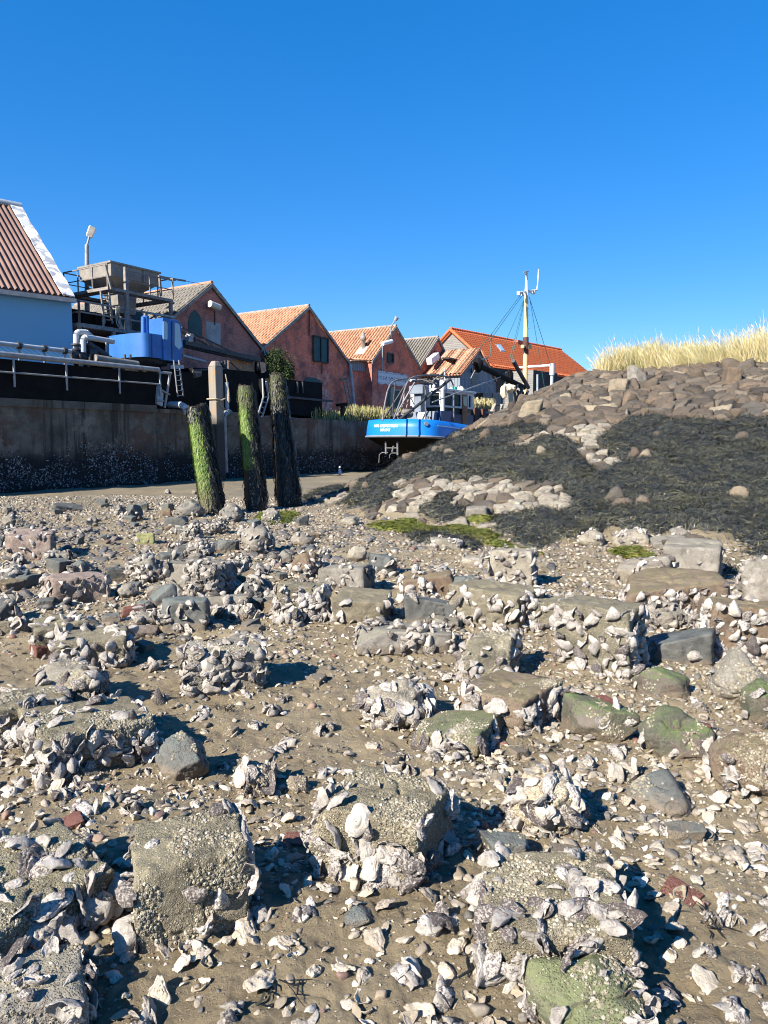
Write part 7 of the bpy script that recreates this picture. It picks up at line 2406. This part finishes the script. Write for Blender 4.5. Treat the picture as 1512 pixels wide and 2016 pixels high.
# crest grass
r = np.random.default_rng(66)
nb = 78000
uu, vv = r.uniform(24.2, 27.6, nb), r.uniform(-6.5, 9.6, nb)
uu = uu + 0.5 * fbm(np.stack([vv * 0.8, vv * 0, vv * 0], -1), 2, 3)
tuft = fbm(np.stack([uu * 1.1, vv * 1.1, uu * 0], -1), 2, 9)
k = (tuft + r.normal(0, 0.2, nb) > -0.3) & (vv < v_edge(uu) - 1.35 - 1.2 * np.clip(25.0 - uu, 0, 2))
uu, vv, tuft = uu[k], vv[k], tuft[k]
X, Y = EU[0] * uu + EV[0] * vv, EU[1] * uu + EV[1] * vv
P = np.stack([X, Y, H(X, Y) - 0.02], -1)
nb = len(P)
D = EZ + r.normal(0, 0.26, (nb, 3)) + np.array([-0.26, 0, 0]) + 0.28 * np.stack([tuft, np.roll(tuft, 7), 0 * tuft], -1)
D /= np.linalg.norm(D, axis=1)[:, None]
L = (0.3 + 0.75 * r.beta(2.2, 1.8, nb) + 0.35 * (r.uniform(size=nb) < 0.03)) * (0.85 + 0.4 * np.clip(tuft, -0.6, 1)) * (0.5 + 0.62 * sstep(9.2, 5.6, vv))
V, F = strands(P, D, L, r.uniform(0.004, 0.010, nb), 4, 0.14, r, None, 0.08)
# seed heads
hs = r.choice(nb, nb // 3, replace=False)
tip = P[hs] + D[hs] * (L[hs] * 0.93)[:, None]
D2 = D[hs] + np.array([-0.25, 0, -0.05]) + r.normal(0, 0.1, (len(hs), 3))
D2 /= np.linalg.norm(D2, axis=1)[:, None]
V2, F2 = strands(tip, D2, r.uniform(0.12, 0.24, len(hs)), r.uniform(0.008, 0.018, len(hs)), 2, 0.1, r, None, 0.05)
tag(put('dune_grass', np.vstack([V, V2]), np.vstack([F, F2 + len(V)]), MAT['straw']), 'tall straw coloured grass along the crest of the dike', 'grass', kind='stuff')
wsx = at_ground(1296, 700)
ws = thing('white_stake', 'slim white stake half hidden in the crest grass', 'stake', wsx)
MB().bar(wsx, wsx + EZ * 0.9, 0.035, 6).bar(wsx + EZ * 0.35 - EU * 0.15, wsx + EZ * 0.35 + EU * 0.15, 0.03, 6).build('stake', MAT['white_paint'], ws)

# ------------------------------------------------------------------ shells and shingle on the mud
def beach_points(n, r, y0=1.1, y1=22.0, half=0.95):
    Y = np.sqrt(r.uniform(y0 ** 2, y1 ** 2, n))
    X = r.uniform(-half, half, n) * (Y + 0.6)
    u, v = X * EU[0] + Y * EU[1], X * EV[0] + Y * EV[1]
    k = (dike_h(u, v) < 0.12) & (v < VQ - 0.4)
    return X[k], Y[k]


def density(X, Y):
    """shell cover: thick on the right and in drifts, thin on the bare mud left of centre and on the far sand"""
    d = 0.70 + 0.75 * fbm(xy3(X, Y, 0.55, 7.0), 2, 15) + 0.4 * fbm(xy3(X, Y, 2.2, 3.0), 2, 25)
    dx = X / (Y + 0.3)
    d += 0.55 * sstep(-0.02, 0.25, dx) * sstep(2.2, 3.0, Y)
    d += 0.35 * sstep(6.0, 8.0, Y)
    d += 0.22 * sstep(3.4, 2.4, Y) * (0.4 + 0.6 * (fbm(xy3(X, Y, 1.6, 8.0), 2, 45) > -0.1))
    d -= 0.6 * np.exp(-(((X + 0.75) / 0.75) ** 2 + ((Y - 4.2) / 1.3) ** 2))
    d -= 0.12 * sstep(16.5, 18.5, Y) * (X < -2)
    return np.clip(d, 0.08, 1.4)


BP = np.array([[np.interp(0, [0], [0]), 0]])
RK = np.array(ROCKS)
r = np.random.default_rng(88)
# individual shells: the 230 that show largest
ni = 0
spots = []
for _ in range(6000):
    if ni >= 235: break
    py = r.uniform(1380, 2040)
    px = r.uniform(-30, 1540)
    g = at_ground(px, py)
    if np.any((RK[:, 0] - g[0]) ** 2 + (RK[:, 1] - g[1]) ** 2 < (RK[:, 2] * 0.85) ** 2): continue
    if r.uniform() > density(g[0:1], g[1:2])[0]: continue
    if spots and min((g[0] - a) ** 2 + (g[1] - b) ** 2 for a, b in spots) < 0.05 ** 2: continue
    spots.append((g[0], g[1]))
    k = int(r.integers(0, len(LS_MESH)))
    o = bpy.data.objects.new('oyster_shell', LS_MESH[k])
    COL.objects.link(o)
    s = 0.064 * math.exp(r.normal(0, 0.3))
    Z = np.array([r.normal(0, 0.35), r.normal(0, 0.35), 1.0 if r.uniform() < 0.72 else -1.0])[None]
    Rm = frames(Z, r.uniform(0, 6.28, 1))[0]
    M = Matrix.Identity(4)
    for a in range(3):
        for b in range(3): M[a][b] = float(Rm[a, b] * s * (1, 1, r.uniform(0.8, 1.5))[b])
        M[a][3] = float(g[a])
    M[2][3] = float(H(g[0], g[1], True)) + 0.10 * s
    o.matrix_basis = M
    up_ = Z[0, 2] > 0
    tag(o, 'loose bleached oyster shell lying domed side up on the mud' if (k not in (5, 8)) == up_ else 'loose bleached oyster shell lying hollow side up on the mud', 'oyster shell', 'loose oyster shells on the mud')
    ni += 1


# loose fused clumps of oysters on the mud: a few kinds, copied
CL = []
for i in range(5):
    rc = np.random.default_rng(950 + i)
    m_ = int(rc.integers(6, 12))
    d = rc.normal(size=(m_, 3)); d[:, 2] = np.abs(d[:, 2]) * 0.8 + 0.1
    d /= np.linalg.norm(d, axis=1)[:, None]
    V, F = scatter(OY_MID, d * rc.uniform(0.12, 0.40, (m_, 1)) * [1, 0.8, 0.7], frames(d + rc.normal(0, 0.5, (m_, 3)), rc.uniform(0, 6.28, m_)), rc.uniform(0.45, 0.85, m_), rc)
    CL.append(mesh_np('oyster_clump', V, F, MAT['oyster' if i % 2 else 'oyster_grey']))
nc_ = 0
for _ in range(3000):
    if nc_ >= 95: break
    px, py = r.uniform(-60, 1570), 1120 + 920 * r.uniform() ** 0.9
    g = at_ground(px, py)
    if float(dike_h(*uv_of(g))) > 0.05 or np.any((RK[:, 0] - g[0]) ** 2 + (RK[:, 1] - g[1]) ** 2 < (RK[:, 2] * 1.0) ** 2): continue
    if min((g[0] - a) ** 2 + (g[1] - b) ** 2 for a, b in spots) < 0.07 ** 2: continue
    spots.append((g[0], g[1]))
    o = bpy.data.objects.new('oyster_clump', CL[nc_ % 5])
    COL.objects.link(o)
    o.location = (g[0], g[1], float(H(g[0], g[1], True)) - 0.005)
    o.rotation_euler = (0, 0, r.uniform(0, 6.28))
    k = r.uniform(0.075, 0.16)
    o.scale = (k, k * r.uniform(0.7, 1), k * r.uniform(0.7, 1))
    tag(o, 'small fused clump of grey and white oysters lying loose on the mud', 'oyster clump', 'loose oyster clumps on the mud')
    nc_ += 1


def litter(name, n, y0, y1, variants, mat, smin, smax, seed, dens, label, flat=0.45, zf=0.12):
    r = np.random.default_rng(seed)
    X, Y = beach_points(n, r, y0, y1)
    k = r.uniform(size=len(X)) < dens(X, Y)
    X, Y = X[k], Y[k]
    m = len(X)
    S = smin * (smax / smin) ** (r.uniform(size=m) ** 1.7)
    P = np.stack([X, Y, H(X, Y, True) + (zf - 0.16 * r.uniform(size=m) ** 2) * S], -1)
    Z = np.stack([r.normal(0, flat, m), r.normal(0, flat, m), np.where(r.uniform(size=m) < 0.75, 1.0, -1.0)], -1)
    Rm = frames(Z, r.uniform(0, 6.28, m))
    S3 = S[:, None] * np.stack([np.ones(m), r.uniform(0.7, 1.2, m), r.uniform(0.7, 1.4, m)], 1)
    return scatter(variants, P, Rm, S3, r)


def skirts(variants, smin, smax, per, seed, ymin, ymax):
    r = np.random.default_rng(seed)
    XY = []
    for a, b, c in ROCKS:
        if not (ymin < b < ymax): continue
        n = int(per * c * r.uniform(0.5, 1.5)) + 2
        th = r.uniform(0, 6.28, n)
        rr = c * (0.80 + 0.55 * r.uniform(size=n) ** 1.8)
        XY.append(np.stack([a + rr * np.cos(th), b + rr * np.sin(th) * 0.95], -1))
    XY = np.vstack(XY)
    m = len(XY)
    S = smin * (smax / smin) ** (r.uniform(size=m) ** 1.3)
    P = np.stack([XY[:, 0], XY[:, 1], H(XY[:, 0], XY[:, 1], True) + 0.12 * S], -1)
    Z = np.stack([r.normal(0, 0.6, m), r.normal(0, 0.6, m), np.where(r.uniform(size=m) < 0.7, 1.0, -1.0)], -1)
    return scatter(variants, P, frames(Z, r.uniform(0, 6.28, m)), S[:, None] * np.stack([np.ones(m), r.uniform(0.7, 1.1, m), r.uniform(0.8, 1.5, m)], 1), r)


def merged(name, parts, mat, label, cat):
    Vs, Fs, o = [], [], 0
    for V, F in parts:
        Vs.append(V); Fs.append(F + o); o += len(V)
    return tag(put(name, np.vstack(Vs), np.vstack(Fs), mat), label, cat, kind='stuff')


dn = density
merged('shell_litter', [
    litter('', 13000, 1.1, 4.2, OY_MID, None, 0.012, 0.070, 1, dn, ''),
    litter('', 21000, 4.2, 7.5, OY_LO, None, 0.02, 0.075, 2, lambda x, y: dn(x, y), ''),
    litter('', 60000, 7.5, 21.5, OY_TINY, None, 0.03, 0.095, 3, lambda x, y: dn(x, y) * 0.9, ''),
    litter('', 58000, 1.1, 4.8, OY_TINY, None, 0.003, 0.016, 4, lambda x, y: 0.3 + dn(x, y) * 0.7, '', 0.3),
    skirts(OY_MID, 0.016, 0.062, 150, 51, 1.0, 5.0),
    skirts(OY_LO, 0.03, 0.085, 60, 52, 5.0, 20.0),
], MAT['shell_litter'], 'broken bleached shells strewn over the mud', 'shells')
pd = lambda x, y: np.clip(density(x, y) * (0.55 + 0.8 * sstep(0.0, 0.3, x / (y + .3)) + 0.8 * sstep(6.5, 9, y)), 0.03, 1)
merged('shingle', [
    litter('', 11000, 1.1, 4.2, PB_MID, None, 0.010, 0.050, 5, pd, '', 0.25, 0.10),
    litter('', 19000, 4.2, 8.0, PB_LO, None, 0.018, 0.075, 6, pd, '', 0.25, 0.10),
    litter('', 33000, 8.0, 21.0, PB_LO, None, 0.03, 0.13, 7, lambda x, y: pd(x, y) * 0.8, '', 0.25, 0.10),
    litter('', 22000, 1.1, 4.6, PB_LO, None, 0.004, 0.014, 8, lambda x, y: 0.25 + 0.6 * pd(x, y), '', 0.25, 0.15),
], MAT['shingle'], 'dark and brown shingle scattered over the mud', 'shingle')

fd_ = lambda x, y: np.clip((0.25 + 0.8 * fbm(xy3(x, y, 0.7, 21.0), 2, 35)) * sstep(0.12, -0.10, x / (y + 0.3)) * sstep(16.0, 13.5, y) + 0.10, 0.0, 1)
merged('flat_shingle', [litter('', 9000, 6.0, 17.0, [rock((1, 0.7, 0.3), 700 + i, 'slab', 3, 0.8) for i in range(4)], None, 0.06, 0.20, 9, fd_, '', 0.3, 0.06)], MAT['flat_shingle'], 'dark flat stones lying as shingle in the left of the beach', 'shingle')

# scraps of brown weed washed in among the stones
r = np.random.default_rng(93)
cx_, cy_ = beach_points(900, r, 1.3, 14.0)
kk = r.integers(4, 16, len(cx_))
bx, by_ = np.repeat(cx_, kk), np.repeat(cy_, kk)
n = len(bx)
bx, by_ = bx + r.normal(0, 0.035, n), by_ + r.normal(0, 0.035, n)
th = r.uniform(0, 6.28, n)
V, F = strands(np.stack([bx, by_, H(bx, by_, True) + r.uniform(0.0, 0.012, n)], -1), np.stack([np.cos(th), np.sin(th), r.normal(0.05, 0.12, n)], -1), r.uniform(0.02, 0.11, n), r.uniform(0.003, 0.010, n), 3, 0.6, r, np.tile(EZ, (n, 1)), 0.08)
tag(put('weed_scraps', V, F, MAT['post_wrack']), 'scraps of dark weed washed in among the shells', 'seaweed', kind='stuff')

# mussels on the quay wall
r = np.random.default_rng(91)
for root, ua, ub, vf, n in ((qw, 6.0, uQ, VQ, 15000), (qr, uQ, 36.0, VQ + 0.2, 9500)):
    z = 0.02 + 1.75 * r.beta(1.5, 2.4, n)
    u = r.uniform(ua, ub, n)
    k = fbm(np.stack([u * 1.3, z * 2.0, u * 0], -1), 3, 5) + 0.75 + r.normal(0, 0.25, n) > z * 0.6
    u, z = u[k], z[k]
    n = len(u)
    P = EU * u[:, None] + EV * (vf - 0.015) + EZ * z[:, None]
    Z = -EV + r.normal(0, 0.5, (n, 3))
    V, F = scatter(OY_TINY, P, frames(Z, r.uniform(0, 6.28, n)), 0.042 * np.exp(r.normal(0, 0.35, n)), r)
    tag(put('mussel_crust', V, F, MAT['mussel'], root), kind='stuff')

# ------------------------------------------------------------------ terrain sheet
fine = np.arange(-44, 44.01, 0.2)
coarse = np.concatenate([np.arange(-180, -44, 4.0), fine, np.arange(48, 180, 4.0)])
ang = np.radians(coarse)
rad = [0.35]
while rad[-1] < 1.2: rad.append(rad[-1] * 1.05)
while rad[-1] < 75: rad.append(rad[-1] * 1.0048)
rad = np.array(rad)
A, Rr = np.meshgrid(ang, rad)
X, Y = Rr * np.sin(A), Rr * np.cos(A)
Z = H(X, Y, True)
U, Vv = X * EU[0] + Y * EU[1], X * EV[0] + Y * EV[1]
idx = np.arange(X.size).reshape(X.shape)
nxt = np.roll(idx, -1, 1)
F = np.stack([idx[:-1], idx[1:], nxt[1:], nxt[:-1]], -1).reshape(-1, 4)[:, ::-1]
onD = (dike_h(U, Vv) > 0.22).ravel()
fd = onD[F].any(1)
Vt = np.stack([X, Y, Z], -1).reshape(-1, 3)


def sub(F):
    used = np.unique(F)
    re = np.full(len(Vt), -1)
    re[used] = np.arange(len(used))
    return Vt[used], re[F]


V, F1 = sub(F[~fd])
cap = len(V)
tag(put('mudflat', V, F1, MAT['mud']), kind='structure')
V, F1 = sub(F[fd])
tag(put('dike_bank', V, F1, MAT['soil']), kind='structure')
m = MB().add([(-900, -900, -0.45), (900, -900, -0.45), (900, 900, -0.45), (-900, 900, -0.45)], [(0, 1, 2, 3)])
tag(m.build('sea_bed', MAT['mud'], None, (0, 0, 0)), kind='structure')

# ------------------------------------------------------------------ light, sky, camera
SUN_AZ = math.atan2(-0.69, -0.72)    # direction towards the sun, behind and left
SUN_EL = R_(34)
sv = Vector((math.sin(SUN_AZ) * math.cos(SUN_EL), math.cos(SUN_AZ) * math.cos(SUN_EL), math.sin(SUN_EL)))
ld = bpy.data.lights.new('sun', 'SUN')
ld.energy = 4.9
ld.angle = R_(0.5)
ld.color = (1.0, 0.93, 0.83)
so = bpy.data.objects.new('sun', ld)
COL.objects.link(so)
so.rotation_euler = sv.to_track_quat('Z', 'Y').to_euler()
wd_ = bpy.data.worlds.new('World')
SC.world = wd_
wd_.use_nodes = True
nt = wd_.node_tree
sky = nt.nodes.new('ShaderNodeTexSky')
sky.sky_type = 'NISHITA'
sky.sun_disc = False
sky.sun_elevation = SUN_EL
sky.sun_rotation = SUN_AZ
sky.altitude = 1000
sky.air_density = 1.0
sky.dust_density = 0.0
sky.ozone_density = 7.0
gm = nt.nodes.new('ShaderNodeGamma')
gm.inputs[1].default_value = 0.62
hs = nt.nodes.new('ShaderNodeHueSaturation')
hs.inputs['Saturation'].default_value = 1.56
hs.inputs['Hue'].default_value = 0.511
nt.links.new(sky.outputs[0], gm.inputs[0])
nt.links.new(gm.outputs[0], hs.inputs['Color'])
nt.links.new(hs.outputs[0], nt.nodes['Background'].inputs['Color'])
nt.nodes['Background'].inputs['Strength'].default_value = 0.15

cd = bpy.data.cameras.new('camera')
cd.sensor_fit = 'VERTICAL'
cd.sensor_height = 24.0
cd.lens = F_PX / H_PX * 24.0
cd.clip_start = 0.05
cd.clip_end = 3000
co = bpy.data.objects.new('camera', cd)
COL.objects.link(co)
co.location = Vector(CAM)
co.rotation_euler = (math.pi / 2 - PITCH, 0, 0)
SC.camera = co
SC.render.resolution_x, SC.render.resolution_y = 768, 1024
SC.view_settings.view_transform = 'Standard'
SC.view_settings.look = 'None'
SC.view_settings.exposure = 1.28
SC.view_settings.gamma = 1.0
SC.cycles.max_bounces = 5
SC.cycles.diffuse_bounces = 3
SC.cycles.glossy_bounces = 2
SC.cycles.transmission_bounces = 2
SC.cycles.caustics_reflective = False
SC.cycles.caustics_refractive = False
SC.cycles.use_denoising = True
SC.cycles.filter_width = 1.05
